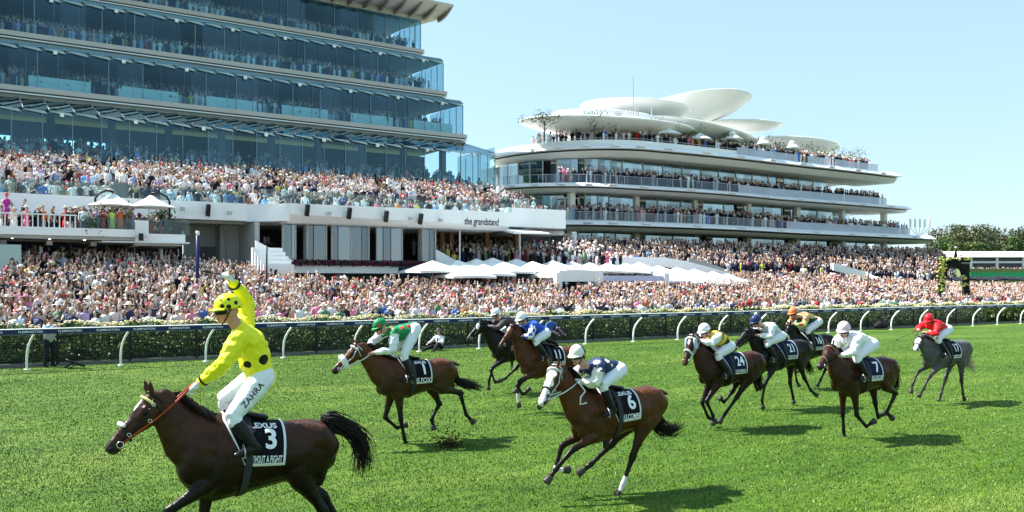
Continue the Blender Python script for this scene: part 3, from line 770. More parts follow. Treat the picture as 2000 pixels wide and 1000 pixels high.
# recessed glazed storeys
storeys = [(3.9, 8.7, 54, 118, 0), (9.75, 13.1, 53, 108, 1), (13.95, 17.3, 55, 103, 2)]
for k, (z0, z1, ua, ub, _) in enumerate(storeys):
    pts = outline(ua, ub, 81.2, 93, a=10); b = MB(); m = MB(); d = MB()
    n = len(pts); i = 0
    for i in range(n-1):
        a, c = pts[i], pts[i+1]
        dark = (k, i) in ((1, 22), (1, 31), (1, 36), (2, 37), (0, 26), (0, 29), (0, 33), (0, 37), (0, 41), (0, 21), (1, 13), (1, 14), (1, 15), (2, 8), (2, 9), (1, 27), (2, 13))
        if dark: (d).quad(P(a[0], a[1]+1.2, z0), P(c[0], c[1]+1.2, z0), P(c[0], c[1]+1.2, z1), P(a[0], a[1]+1.2, z1))
        else: b.quad(P(*a, z0), P(*c, z0), P(*c, z1), P(*a, z1))
        if i % 2 == 0: m.tube([P(a[0], a[1]-.05, z0), P(a[0], a[1]-.05, z1)], .07, 4)
    CB(b, 'glazing', CGL); CB(m, 'mullions', GREYP); CB(d, 'dark_doorway', DARK)
    b = MB(); op = [(u, v+4.5) for u, v in pts]; strip(b, op, [(0, z0), (0, z1)]); CB(b, 'inner_wall', mat('inner_wall_%d' % k, (.26, .31, .33), .8, .4, .35))
    if k < 2:
        b = MB()
        for j in range(7):
            u = 58+j*9.5; b.box(u-.35, u+.35, 81.4, 82.1, z0, z1+.2)
        CB(b, 'column', CR)
# white glazed doors
b = MB()
for (px, py0, py1, w) in ((1103, 385, 408, 1.9), (1232, 458, 480, 1.6), (1118, 455, 480, 0)):
    if w:
        (uc, za), (_, zb) = on_v(px, py1, 82.2), on_v(px, py0, 82.2)
        for s in (-1, 0, 1): b.box(uc+s*w-.07, uc+s*w+.07, 82.1, 82.2, za, zb)
        b.box(uc-w, uc+w, 82.08, 82.18, zb-.1, zb)
CB(b, 'white_doors', WHITE2)
# end glass corner
# roof discs
def disc(px, py, Y, ra, rb, rot, tilt, under_d, top_d, name='roof_disc', lean=0, inner=.42):
    c = at(px, py, Y); M = Matrix.Translation(c) @ Matrix.Rotation(R(rot), 4, 'Z') @ Matrix.Rotation(R(tilt), 4, 'Y') @ Matrix.Rotation(R(lean), 4, 'X')
    n = 64; rs = []
    for r, z in ((.02, top_d), (.5, top_d*.75), (.9, top_d*.3), (.985, .12), (1.0, 0), (.985, -.14), (.93, -.32), (.8, -.32-(under_d-.32)*.28), (inner+.1, -under_d*.82), (inner, -under_d), (.02, -under_d)):
        rs.append([M @ Vector((ra*r*math.cos(2*math.pi*k/n), rb*r*math.sin(2*math.pi*k/n), z)) for k in range(n)])
    b = MB(); b.rings([q[::-1] for q in rs]); return CB(b, name, CR if name == 'roof_disc' else WHITE, True)
disc(1192, 248, 107, 11.8, 6.2, 22, .3, 1.7, .2, inner=.3)
disc(1375, 266, 116, 12.5, 5.5, 40, 5.0, 1.9, .2, inner=.25)
disc(1548, 284, 132, 8.5, 6, 40, 1.5, 1.8, .2, inner=.25)
c = at(1185, 245, 108); b = MB(); n = 48
M = Matrix.Translation(c) @ Matrix.Rotation(R(25), 4, 'Z')
b.rings([[M @ Vector((7.4*r*math.cos(2*math.pi*k/n), 4.2*r*math.sin(2*math.pi*k/n), z)) for k in range(n)][::-1] for r, z in ((.01, 1.55), (.96, 1.15), (1, 1.0), (1, -.2))]); CB(b, 'roof_drum', WHITE, True)
disc(1241, 212, 113, 7.3, 6.0, 8, 2, 1.9, .7, inner=.3)
disc(1345, 213, 122, 9.2, 6.0, 10, -9, 2.4, .3, inner=.12, lean=-13)
disc(1440, 245, 128, 6.8, 4.6, 8, -.5, 1.1, .35, inner=.1)
# garden storey under the discs
b = MB(); strip(b, outline(64, 106, 86, 94, a=9), [(0, 18.7), (0, 21.6)]); CB(b, 'garden_wall', mat('garden_wall', (.42, .43, .43), .6, .12, .3))
b = MB()
for a, c in ((1136, 1157), (1190, 1243), (1270, 1290)):
    (ua, za), (ub, zb) = on_v(a, 266, 85.9), on_v(c, 254, 85.9); b.box(ua, ub, 85.85, 85.92, 18.8, zb)
CB(b, 'dark_opening', DARK)
b = MB(); (ua, za), (ub, zb) = on_v(1325, 262, 93), on_v(1600, 300, 93)
CB(MB().box(100, 110, 84, 92, 18.8, 19.6), 'garden_bench', WHITE2)

# small trees on the roof garden: each its own tree
def roof_tree(px, py, v, h, w, label, n=420):
    u, z = on_v(px, py, v); t = thing('roof_garden_tree', label, 'tree', 'small trees on the club roof garden', loc=P(u, v, 18.75))
    b = MB(); b.tube([(0, 0, 0), (.05, 0, h*.45), (-.1, .1, h*.8)], [.08, .06, .03], 6)
    for a in range(7):
        an = a*2.4; b.tube([(.03, 0, h*(.35+.05*a)), (math.cos(an)*w*.5, math.sin(an)*w*.5, h*(.62+.05*a))], [.035, .012], 5)
    b.build('trunk', mat('roof_bark', (.12, .1, .08), .9), t)
    cl = rng.normal(size=(16, 3))*np.array([w*.42, w*.42, h*.13])+np.array([0, 0, h*.82])
    pos = cl[rng.integers(0, 16, n)]+rng.normal(size=(n, 3))*w*.13
    V, T, col = leafcloud(n, pos, .10, [(.13, .15, .06), (.18, .2, .09), (.09, .12, .04)], 'x', t)
    link(bpy.data.objects.new('crown', np_mesh('crown', V, T, LEAFM, col)), t)
for i, (px, h, w) in enumerate(((1063, 3.3, 2.0), (1161, 3.8, 2.6), (1268, 3.8, 2.1), (1340, 3.4, 2.5), (1400, 3.2, 2.5), (1465, 3.0, 2.4), (1520, 3.0, 2.4), (1582, 3.0, 2.6), (1632, 3.0, 2.5), (1665, 2.8, 2.6))):
    roof_tree(px, 262, 81.5, h, w, 'small airy olive tree on the roof terrace, %s' % ('leftmost by the balcony nose', 'in front of the dark square opening', 'right of the roof antennas', 'just right of the first peaked umbrella', 'left of the domed umbrellas', 'right of the first double-domed umbrella', 'above the glass railing start', 'between the last two double-domed umbrellas', 'near the low end of the roof', 'rightmost at the roof tip')[i])
def roof_umbrella(px, py, v, w, double, label):
    u, z = on_v(px, py, v); h = 2.6; t = thing('terrace_umbrella', label, 'umbrella', 'umbrellas on the club roof terrace', loc=P(u, v, z-h))
    b = MB(); n = 8
    if double:
        b.lathe([(w, h-.95), (w*.97, h-.8), (w*.45, h-.38), (w*.36, h-.34)], 16); b.lathe([(w*.42, h-.36), (w*.36, h-.1), (w*.18, h+.12), (.02, h+.2)], 16)
    else: b.lathe([(w, h-.95), (w*.97, h-.85), (.03, h)], n)
    b.build('canopy', FABW, t, double)
    b = MB(); b.tube([(0, 0, 0), (0, 0, h-.3)], .05, 8); b.build('pole', ALU, t)
for i, (px, py, w, dbl) in enumerate(((1303, 248, 1.75, 0), (1367, 259, 1.6, 0), (1430, 259, 1.35, 1), (1490, 269, 1.1, 1), (1547, 277, 1.15, 1))):
    roof_umbrella(px, py, 80, w, dbl, ('peaked white umbrella on the roof terrace, the larger left one', 'peaked white umbrella on the roof terrace, the right smaller one', 'double-domed white umbrella, first of three from the left', 'double-domed white umbrella, middle of the three', 'double-domed white umbrella, last of three above the glass railing')[i])
# antennas on the roof
at_ = at(1237, 226, 103); t = thing('roof_antenna', 'tall thin lattice antenna mast standing on the white roof disc', 'antenna', loc=at_)
b = MB()
for i, dx in enumerate((0,)): b.tube([(dx, 0, 0), (dx, 0, 4.6)], [.05, .025], 5)
for k in range(6): b.tube([(0, 0, 4.5-k*.5), (-.4, 0, 4.6-k*.5)], .02, 4)
b.build('mast', GREYP, t)
b = MB()
for dx in (-.7, -.3, .3, .6, 2.2): b.tube([(dx, .1, 0), (dx, .1, .9)], .07, 6)
b.bx(-2.2, -1.4, 0, .4, .05, .35); b.build('aerials', GREYP, t)
b = MB()
for i in range(5): b.tube([(0, 0, -1.4), (.7*i-1.2, .2, .0), (.7*i-1.2, .2, 1.4)], .05, 5); b.bx(.7*i-1.29, .7*i-1.11, .05, .25, .1, 1.3)
t = thing('cellular_antenna', 'pale cellular antenna cluster at the right end of the club balcony', 'antenna', loc=at(1795, 445, 128)); b.build('panels', WHITE2, t)

# terraces in front of the club (raked steps), white sweeping parapets
tr = thing('viewing_terrace', 'raked concrete viewing terrace full of spectators below the club stand', 'terrace', loc=P(60, 64))
b = MB()
for r in range(12): b.box(46+r*.3, u_of(1852, 64+r*1.05), 64+r*1.05, 64+(r+1)*1.05, 0, gz(70, 64+r*1.05)+.12)
under(b, tr).build('steps', DARKC, tr)
def sweep_wall(name, label, pts, v0, th, h, m=WHITE):
    """raking parapet following photo points on a slanted plane"""
    b = MB(); q = []
    for i, (px, py, vv_) in enumerate(pts): u, z = on_v(px, py, vv_); q.append((u, vv_, z))
    for (a, va, za), (c, vc, zc) in zip(q, q[1:]):
        b.hexa([P(a, va, za-h), P(c, vc, zc-h), P(c, vc+th, zc-h), P(a, va+th, za-h), P(a, va, za), P(c, vc, zc), P(c, vc+th, zc), P(a, va+th, za)])
    o = b.build(name, m, None); return tag(o, label, 'wall')
sweep_wall('ramp_parapet', 'thick white curved parapet sweeping down behind the striped umbrellas', [(1197, 502, 62), (1250, 502, 61.5), (1300, 503, 61), (1345, 511, 60), (1390, 523, 59), (1420, 532, 58), (1452, 545, 57)], 62, .5, .85)
sweep_wall('flower_terrace_wall', 'low pale wall with pink flowers behind the umbrellas', [(1100, 513, 62.8), (1205, 515, 62.8)], 62.8, .4, .6)
sweep_wall('stair_parapet', 'slanting pale stair parapet in the crowd right of the striped umbrellas', [(1628, 514, 64), (1690, 530, 62), (1722, 546, 60)], 64, .4, .8)
sweep_wall('stair_rail_wall', 'narrow slanting stair wall beside the upper terrace crowd', [(1345, 503, 63.5), (1400, 519, 62), (1456, 541, 60.5)], 63.5, .15, .35, GREYP)

# white square market umbrellas: front row and back row
STRIPE, nt, sb = nmat('white_canvas_blue_trim'); setin(sb, rough=.8)
wv = nt.nodes.new('ShaderNodeTexWave'); wv.wave_type = 'BANDS'; wv.bands_direction = 'Z'; wv.inputs['Scale'].default_value = 2.4; tcx = nt.nodes.new('ShaderNodeTexCoord'); nt.links.new(tcx.outputs['Object'], wv.inputs['Vector'])
rp = nt.nodes.new('ShaderNodeValToRGB'); rp.color_ramp.interpolation = 'CONSTANT'; rp.color_ramp.elements[0].color = (.82, .82, .82, 1); rp.color_ramp.elements[1].position = .93; rp.color_ramp.elements[1].color = (.30, .38, .66, 1)
nt.links.new(wv.outputs[0], rp.inputs[0]); nt.links.new(rp.outputs[0], sb.inputs['Base Color'])
ORD = ('first', 'second', 'third', 'fourth', 'fifth', 'sixth', 'seventh', 'eighth', 'ninth', 'tenth', 'eleventh', 'twelfth', 'thirteenth', 'fourteenth', 'fifteenth', 'sixteenth', 'seventeenth', 'eighteenth', 'nineteenth', 'twentieth')
ORD = ORD+tuple('twenty-'+q for q in ORD[:9])+('thirtieth',)+tuple('thirty-'+q for q in ORD[:9])
def market(px, v, ztop, w, striped, label, u=None):
    u = u_of(px, v) if u is None else u; g_ = gz(u, v); t = thing('market_umbrella', label, 'umbrella', 'white market umbrellas behind the lawn crowd', loc=P(u, v, g_), rz=ANG)
    h = ztop-g_; b = MB(); rs = []
    for r, z in ((.015, h), (.3, h-.22), (.7, h-.50), (1.0, h-.68), (1.0, h-.84)):
        rs.append([Vector((w*r*x, w*r*y, z-(.05 if (abs(x)+abs(y)) > 1.5 else 0)*r)) for x, y in ((1, 0), (1, 1), (0, 1), (-1, 1), (-1, 0), (-1, -1), (0, -1), (1, -1))])
    b.rings([q[::-1] for q in rs]); b.build('canopy', STRIPE if striped else FABW, t)
    b = MB(); b.tube([(0, 0, 0), (0, 0, h-.2)], .04, 6)
    for s in (0, 1, 2, 3): b.tube([(0, 0, h-1.2), (w*.6*math.cos(s*1.571+.785), w*.6*math.sin(s*1.571+.785), h-.75)], .015, 4)
    b.build('pole', WHITE2, t)
pxs = [(845, 55, 4.42, 1.75, 0), (893, 57, 4.55, 1.7, 0), (930, 58.2, 4.7, 1.6, 0), (962, 58.2, 4.8, 1.6, 0), (905, 53.6, 4.05, 1.7, 0), (945, 54.5, 4.2, 1.7, 0), (985, 55.5, 4.4, 1.7, 0), (1008, 58.2, 4.75, 1.6, 0), (1040, 56, 4.5, 1.7, 0), (1080, 56.5, 4.6, 1.6, 0), (1085, 53.5, 4.1, 1.5, 0), (1118, 57, 4.55, 1.5, 0), (1152, 57, 4.5, 1.5, 0), (1188, 57, 4.5, 1.5, 0), (1222, 57, 4.5, 1.5, 0), (1248, 58, 4.6, 1.5, 0), (1285, 57.5, 4.35, 1.6, 1), (1322, 57, 4.2, 1.6, 1), (1356, 56, 4.05, 1.6, 1), (1392, 56, 3.85, 1.6, 1), (1420, 55, 3.65, 1.6, 1), (1345, 53.8, 3.55, 1.6, 1), (1388, 53.8, 3.45, 1.6, 1), (1300, 54, 3.7, 1.6, 1)]
side_ = ['at the left end of the row', 'second from the left end', 'third from the left end', 'fourth from the left end']
for i, (px, v, z, w, s) in enumerate(pxs):
    back = v > 56.2; order = sorted(q[0] for q in pxs if (q[1] > 56.2) == back).index(px)
    lab = '%s market umbrella, %s from the left in the %s row above the crowd' % ('blue-trimmed white' if s else 'plain white', ORD[order], 'back' if back else 'front')
    market(px, v, z, w, s, lab)
# white kiosk between the umbrellas
kk = thing('kiosk', 'white flat-roofed kiosk with dark openings between the umbrellas', 'kiosk', loc=P(uz(1175, 52), 52, 0))
ua, ub, uc = uz(1092, 51.5), uz(1166, 51.5), uz(1302, 51.5)
b = MB(); b.box(ua, ub+.6, 51.5, 53.6, 2.95, 3.75); under(b, kk).build('canopy', FABW, kk)
b = MB()
for u in (ua, ub, uc): b.box(u-.25, u+.25, 51.45, 51.9, .3, 3.6)
under(b, kk).pieces('post', WHITE2, kk)
b = MB(); b.box(ua, ub+.3, 53.0, 53.3, 0, 2.95); under(b, kk).build('dark_interior', DARK, kk)
b = MB(); b.box(ub+.7, uc, 51.6, 51.75, 3.0, 3.4); under(b, kk).build('blue_grey_valance', mat('lavender_fabric', (.5, .55, .72), .8, .05, 1), kk)
b = MB()
for px in (1125, 1140): b.box(uz(px, 52.9), uz(px, 52.9)+.35, 52.9, 52.95, 1.9, 2.9)
under(b, kk).pieces('poster', mat('pale_blue_poster', (.3, .42, .7), .5, .3, 3), kk)
# black umbrellas in a row at the far right
for i in range(15):
    px = 1698+i*21; v = 66
    u = u_of(px, v); t = thing('black_umbrella', 'low black parasol behind the far crowd, %s from the left of its dark row' % ORD[i], 'umbrella', 'black parasols at the far right', loc=P(u, v, 0), rz=ANG)
    _, zt = on_v(px, 537+(i % 3)*1.2, v); b = MB(); b.lathe([(1.5, zt-.62), (1.48, zt-.52), (.8, zt-.25), (.03, zt)], 8); b.build('canopy', BLACK, t)
    b = MB(); b.tube([(0, 0, gz(u, v)), (0, 0, zt-.2)], .04, 6); b.build('pole', WHITE2, t)

# navy pole and black loudspeaker pole, leaning black pole
def pole(name, label, px, py0, py1, v, r, m, head=None, dx=0):
    (u, z1) = on_v(px, py0, v); u2, z0 = on_v(px+dx, py1, v); t = thing(name, label, 'pole', loc=P(u2, v, gz(u2, v)))
    b = MB(); b.tube([P(u2, v, gz(u2, v)), P(u, v, z1)], r, 10); under(b, t).build('shaft', m, t, True)
    if head == 'cap': b = MB(); b.tube([P(u, v, z1-.02), P(u, v, z1+.22)], r*1.05, 10); under(b, t).build('cap', STEELW, t, True)
    if head == 'horn':
        b = MB(); b.box(u-.14, u+.14, v-.14, v+.14, z1-.05, z1+.28); b.box(u-.3, u+.3, v-.05, v+.05, z1-.12, z1-.06); under(b, t).build('loudspeaker', BLACK, t)
pole('flag_pole', 'thick navy pole with a white cap rising from the left crowd', 386, 459, 530, 51, .10, NAVY, 'cap')
pole('speaker_pole', 'slim black loudspeaker pole beside the white stairs', 521, 472, 540, 50, .05, BLACK, 'horn')
pole('leaning_pole', 'thin black pole leaning out of the crowd on the right', 1698, 527, 577, 46, .06, BLACK, None, -10)

# flower horseshoe
hs = thing('flower_horseshoe', 'black winning-post clock frame covered in yellow roses above the crowd', 'monument', loc=at(1862, 575, 72)-Vector((0, 0, 2)))
c = at(1863, 531, 72); Rr = .95
b = MB(); b.tube([c+Vector((Rr*.9*math.cos(a), 0, Rr*.9*math.sin(a)-.2)) for a in [R(200-10*i) for i in range(23)]], .28, 10, side=(0, 1, 0)); b.tube([c+Vector((-1.05, 0, .6)), c+Vector((-1.05, 0, -3.5))], .3, 8); b.tube([c+Vector((1.0, 0, .6)), c+Vector((1.0, 0, -3.5))], .3, 8)
b.tube([c+Vector((-1.3, 0, .98)), c+Vector((1.3, 0, .98))], .22, 8); b.tube([c+Vector((.15, 0, .9)), c+Vector((.15, 0, 2.0))], [.22, .02], 8)
under(b, hs).build('frame', mat('near_black_foliage', (.012, .016, .012), .9, .4, 5), hs)
b = MB(); b.ball(c+Vector((.15, -.05, 2.0)), .12); under(b, hs).build('emblem', ALU, hs)
cc = []
for i in range(70): cc.append((c.x-1.1+rng.normal()*.2, c.y-.3, c.z+1.1-rng.random()*2.7))
for i in range(22): cc.append((c.x-1.1+rng.random()*2.5, c.y-.3, c.z+1.1+rng.normal()*.1))
for i in range(16): cc.append((c.x+.85-.5*rng.random()+rng.normal()*.08, c.y-.35, c.z-.3-rng.random()*.9))
cc = np.array(cc)-np.array(hs.location); V, T, col = blossoms(len(cc), cc[:, 0]*0, cc[:, 0]*0, cc[:, 0]*0, .11, [(.62, .60, .12), (.66, .64, .30), (.45, .50, .1)])
V = V+np.repeat(cc, 12, 0); tag(link(bpy.data.objects.new('yellow_roses', np_mesh('yellow_roses', V, T, vcol_mat('yellow_petal', .6, 20, .1), col)), hs), kind='stuff')

# far white marquee, green banner, trees
mq = thing('marquee_pavilion', 'long white two-storey pavilion with dark window bands at far right', 'building', loc=at(1950, 550, 165))
def far_box(px0, px1, py0, py1, Y, dep):
    a = at(px0, py1, Y); c = at(px1, py0, Y); b = MB(); return b.bx(a.x, c.x, Y, Y+dep, a.z, c.z)
rb_ = far_box(1800, 2300, 490.5, 502, 164, 12); rb_.v = [(x, y+(1.6 if (z > at(0, 496, 164).z and y < 165) else 0), z) for x, y, z in rb_.v]; under(rb_, mq).build('roof', FABW, mq)
under(far_box(1812, 2300, 502, 531, 165, 10), mq).build('window_band', mat('dark_window', (.06, .07, .08), .2, .2, .3), mq)
b = MB()
for px in (1850, 1897, 1948, 2000, 2052): a = at(px-2.5, 531, 164.6); c = at(px+2.5, 502, 164.6); b.bx(a.x, c.x, 164.6, 164.95, a.z, c.z)
a = at(1812, 514, 164.7); c = at(2300, 510, 164.7); b.bx(a.x, c.x, 164.7, 164.9, a.z, c.z)
a = at(1812, 533, 164.7); c = at(2300, 522, 164.7); b.bx(a.x, c.x, 164.72, 164.88, a.z, a.z+.7)
under(b, mq).build('white_frame', FABW, mq)
o = far_box(1895, 2200, 532, 541, 130, .3).build('green_banner', mat('green_banner_cloth', (.04, .42, .16), .7, .1, 1)); tag(o, 'bright green banner strip below the white pavilion', 'banner')
o = far_box(1880, 2200, 525, 560, 150, 2).build('grass_bank', mat('olive_bank', (.20, .24, .09), .9, .2, .3)); tag(o, 'pale olive grass bank below the white pavilion', 'bank'); o['kind'] = 'structure'
def gum(px, py_top, Y, wpx, label, seed, cols, n=7000):
    r = np.random.default_rng(seed); base = at(px, HY, Y); base.z = 0; H = at(px, py_top, Y).z; W = wpx/FPX*Y/2*1.3
    t = thing('gum_tree', label, 'tree', 'trees beyond the white pavilion', loc=base)
    b = MB(); b.tube([(0, 0, 0), (.3, 0, H*.3), (-.2, .3, H*.7)], [.5, .4, .15], 8)
    K = 26; cl = np.zeros((K, 3))
    for k in range(K):
        a = r.random()*6.28; q = r.random()**.5; zz_ = r.random(); cl[k] = (math.cos(a)*q*W*.85*(1-.35*zz_), math.sin(a)*q*W*.6, H*(.25+.68*zz_))
        if k < 10: b.tube([(0, 0, H*.3), tuple(cl[k]*.6+np.array([0, 0, H*.15])), tuple(cl[k])], [.2, .12, .04], 5)
    b.build('trunk', mat('gum_bark', (.22, .18, .14), .9, .2, 1), t)
    ci = r.integers(0, K, n); d = r.normal(size=(n, 3)); d /= np.linalg.norm(d, axis=1)[:, None]
    rad = (r.random(n)**.4)[:, None]*np.array([W*.30, W*.30, H*.13])*(.6+.7*r.random(K))[ci][:, None]
    pos = cl[ci]+d*rad
    V, T, col = leafcloud(n, pos, .30, cols, 'x', t); link(bpy.data.objects.new('crown', np_mesh('crown', V, T, LEAFM, col)), t)
GC = [(.10, .13, .055), (.13, .145, .07), (.07, .10, .04), (.17, .16, .10)]; GD = [(.07, .12, .04), (.10, .16, .05), (.05, .09, .03)]
gum(1888, 437, 225, 125, 'broad olive-brown gum tree, the tallest behind the white pavilion', 1, GC, 9000)
gum(1842, 441, 240, 60, 'thin layered gum tree beside the club stand tip', 2, GC, 3000)
gum(1945, 452, 230, 70, 'grey-brown rounded gum tree right of the tallest one', 3, GC)
gum(1892, 473, 200, 70, 'low rounded yellow-green tree in front of the tallest gum', 4, [(.12, .15, .05), (.09, .12, .04)])
gum(1965, 448, 260, 50, 'small rounded brown gum crown against the sky', 5, GC)
gum(1995, 450, 250, 45, 'dark rounded gum crown at the right edge of the photo', 6, [(.05, .07, .03), (.08, .09, .05)])
gum(1988, 466, 205, 60, 'bright green bushy tree at the right edge behind the pavilion', 7, GD)
gum(1925, 470, 215, 60, 'dark green bushy tree behind the middle of the pavilion', 8, GD)
gum(1830, 470, 210, 70, 'dark low tree between the club stand and the pavilion', 9, GD)
gum(2035, 455, 230, 90, 'dark green tree just past the right edge', 10, GD)
# ============================================================ CROWDS
# class ids: 0 skin 1 top 2 bottom 3 hair 4 hat 5 black
class PT:
    def __init__(s): s.v = []; s.t = []; s.c = []
    def ringset(s, rs, cls, cap=True):
        n = len(rs[0]); b = len(s.v)
        for r in rs:
            for p in r: s.v.append(p); s.c.append(cls)
        for i in range(len(rs)-1):
            for j in range(n):
                k = (j+1) % n; a, c, d, e = b+i*n+j, b+i*n+k, b+(i+1)*n+k, b+(i+1)*n+j
                s.t += [(a, c, d), (a, d, e)]
        if cap:
            for off, rev in ((0, 1), ((len(rs)-1)*n, 0)):
                for j in range(1, n-1):
                    tri = (b+off, b+off+j, b+off+j+1); s.t.append(tri[::-1] if rev else tri)
    def ell(s, lv, cls, n=6, cx=0, cy=0, rot=0, cap=True):
        s.ringset([[(cx+dx+ra*math.cos(2*math.pi*k/n+rot), cy+rb*math.sin(2*math.pi*k/n+rot), z) for k in range(n)] for z, ra, rb, dx in lv], cls, cap)
    def limb(s, pts, rr, cls, n=4):
        pts = [Vector(p) for p in pts]; rs = []
        for i, p in enumerate(pts):
            t = (pts[min(i+1, len(pts)-1)]-pts[max(0, i-1)]).normalized(); a = t.cross(Vector((.3, .2, 1)) if abs(t.z) < .9 else Vector((1, 0, 0))).normalized(); b = t.cross(a)
            rs.append([tuple(p+a*rr[i]*math.cos(2*math.pi*k/n)+b*rr[i]*math.sin(2*math.pi*k/n)) for k in range(n)])
        s.ringset(rs, cls)
    def arr(s): return np.array(s.v, np.float32), np.array(s.t, np.int32), np.array(s.c, np.int32)
ARMS = {  # elbow, hand for (right, left); shoulders at y = +-.19, z = 1.40, facing +x
    'down': [((.02, .25, 1.12), (.14, .22, .90)), ((.02, -.25, 1.12), (.14, -.22, .90))],
    'cheer': [((.10, .30, 1.60), (.10, .26, 1.92)), ((.12, -.30, 1.58), (.14, -.24, 1.88))],
    'one': [((.08, .28, 1.62), (.12, .20, 1.95)), ((.06, -.26, 1.14), (.22, -.12, 1.10))],
    'phone': [((.24, .22, 1.38), (.26, .07, 1.62)), ((.24, -.22, 1.36), (.26, -.07, 1.60))],
    'clap': [((.12, .26, 1.18), (.34, .04, 1.34)), ((.12, -.26, 1.18), (.34, -.04, 1.34))],
    'wave': [((.05, .32, 1.5), (.08, .46, 1.8)), ((.04, -.26, 1.12), (.18, -.1, 1.02))]}
def person(pose, head, dress, legs=True, hi=False):
    p = PT(); n = 8 if hi else 6
    if legs:
        if dress: p.ell([(.45, .20, .19, 0), (.95, .13, .15, 0)], 1, n); p.limb([(0, .08, .5), (0, .08, .04)], [.05, .04], 0, 5 if hi else 4); p.limb([(0, -.08, .5), (0, -.08, .04)], [.05, .04], 0, 5 if hi else 4)
        else:
            for y in (.09, -.09): p.limb([(0, y, .92), (.01, y, .48), (0, y, .03)], [.095, .075, .05], 2, 6 if hi else 4)
        for y in (.09, -.09): p.limb([(-.04, y, .04), (.16, y, .03)], [.045, .035], 5, 4)
    p.ell([(.88, .115, .16, 0), (1.06, .10, .14, 0), (1.28, .125, .19, .01), (1.40, .105, .19, 0), (1.455, .07, .10, 0)], 1, n)
    p.ell([(1.43, .055, .055, 0), (1.52, .052, .052, .01), (1.545, .06, .06, .02), (1.60, .085, .07, .02), (1.66, .092, .076, .015), (1.72, .075, .065, .01), (1.755, .03, .03, 0)], 0, n)
    if hi:
        p.limb([(.10, 0, 1.63), (.125, 0, 1.605)], [.012, .016], 0, 4)
        p.limb([(.0, .078, 1.63), (0, .092, 1.63)], [.025, .02], 0, 4); p.limb([(.0, -.078, 1.63), (0, -.092, 1.63)], [.025, .02], 0, 4)
        p.limb([(.098, .02, 1.578), (.098, -.02, 1.578)], [.008, .008], 5, 4)
        if head in ('glasses', 'straw', 'longhair'):
            p.limb([(.095, .06, 1.645), (.107, .02, 1.645), (.107, -.02, 1.645), (.095, -.06, 1.645)], [.016, .02, .02, .016], 5, 4)
        else:
            for y in (.03, -.03): p.limb([(.097, y-.008, 1.645), (.097, y+.008, 1.645)], [.008, .008], 5, 4)
    if head in ('short', 'glasses'): p.ell([(1.60, .07, .083, -.035), (1.68, .095, .088, -.018), (1.75, .075, .075, -.01), (1.785, .03, .03, -.01)], 3, n)
    elif head == 'longhair': p.ell([(1.38, .05, .10, -.06), (1.55, .07, .10, -.045), (1.68, .10, .092, -.018), (1.76, .078, .075, -.01), (1.79, .03, .03, -.01)], 3, n)
    elif head == 'straw':
        p.ell([(1.695, .20, .19, 0), (1.715, .19, .18, 0)], 4, n+2); p.ell([(1.71, .10, .09, 0), (1.80, .085, .078, 0), (1.82, .04, .04, 0)], 4, n); p.ell([(1.58, .06, .08, -.04), (1.70, .09, .088, -.018)], 3, n)
    elif head == 'cap':
        p.ell([(1.67, .10, .09, -.01), (1.75, .085, .08, -.01), (1.79, .03, .03, 0)], 4, n); p.limb([(.06, 0, 1.68), (.19, 0, 1.665)], [.06, .03], 4, 4)
    elif head == 'fascinator':
        p.ell([(1.42, .05, .10, -.06), (1.66, .10, .092, -.018), (1.76, .078, .075, -.01), (1.79, .03, .03, -.01)], 3, n)
        p.limb([(-.02, .07, 1.74), (.03, .14, 1.83)], [.07, .04], 4, 5); p.limb([(0, .0, 1.78), (-.05, .03, 1.93)], [.02, .006], 4, 4)
    for (e, h), sgn in zip(ARMS[pose], (1, -1)):
        m = 5 if hi else 4
        sk = 0 if dress else 1
        p.limb([(0, .17*sgn, 1.40), e], [.058, .046], sk if not dress else 0, m)
        d = Vector(h)-Vector(e); w = Vector(e)+d*.82
        p.limb([e, tuple(w)], [.045, .032], sk if (pose not in ('cheer', 'wave', 'one') and not dress) else 0, m)
        p.limb([tuple(w), h, tuple(Vector(h)+d.normalized()*.07)], [.034, .046, .022], 0, m)
        if hi:
            hd = d.normalized(); sv = hd.cross(Vector((1, 0, .1))).normalized()
            for q in range(4): o_ = sv*(.012*(q-1.5)*2); p.limb([tuple(Vector(h)+hd*.05+o_), tuple(Vector(h)+hd*(.115-.012*abs(q-1.3))+o_*1.25)], [.009, .007], 0, 3)
            p.limb([tuple(Vector(h)+sv*.03*sgn), tuple(Vector(h)+sv*.055*sgn+hd*.05)], [.011, .008], 0, 3)
    if pose == 'phone': p.limb([(.27, 0, 1.60), (.275, 0, 1.68)], [.05, .05], 5, 4)
    return p.arr()
def person_lo(arms, hat):
    p = PT()
    p.ell([(.0, .10, .15, 0), (.8, .11, .16, 0), (1.25, .12, .2, 0), (1.43, .08, .13, 0)], 1, 5)
    p.ell([(1.43, .05, .05, 0), (1.54, .075, .07, .01), (1.66, .09, .08, .01), (1.74, .05, .05, 0)], 0, 5)
    if hat: p.ell([(1.68, .19, .18, 0), (1.72, .10, .1, 0), (1.82, .07, .07, 0)], 4, 5)
    else: p.ell([(1.56, .06, .085, -.04), (1.68, .095, .09, -.02), (1.78, .05, .05, -.01)], 3, 5)
    for y in (1, -1):
        if arms: p.limb([(0, .18*y, 1.4), (.12, .26*y, 1.66), (.1, .2*y, 1.95)], [.05, .045, .035], 0, 3)
        else: p.limb([(0, .18*y, 1.4), (.08, .27*y, 1.1), (.26, .1*y, 1.15)], [.055, .045, .035], 1, 3)
    return p.arr()
SKIN = np.array([(.60, .41, .34), (.66, .48, .41), (.52, .34, .27), (.70, .54, .48), (.34, .20, .14), (.62, .43, .36)])
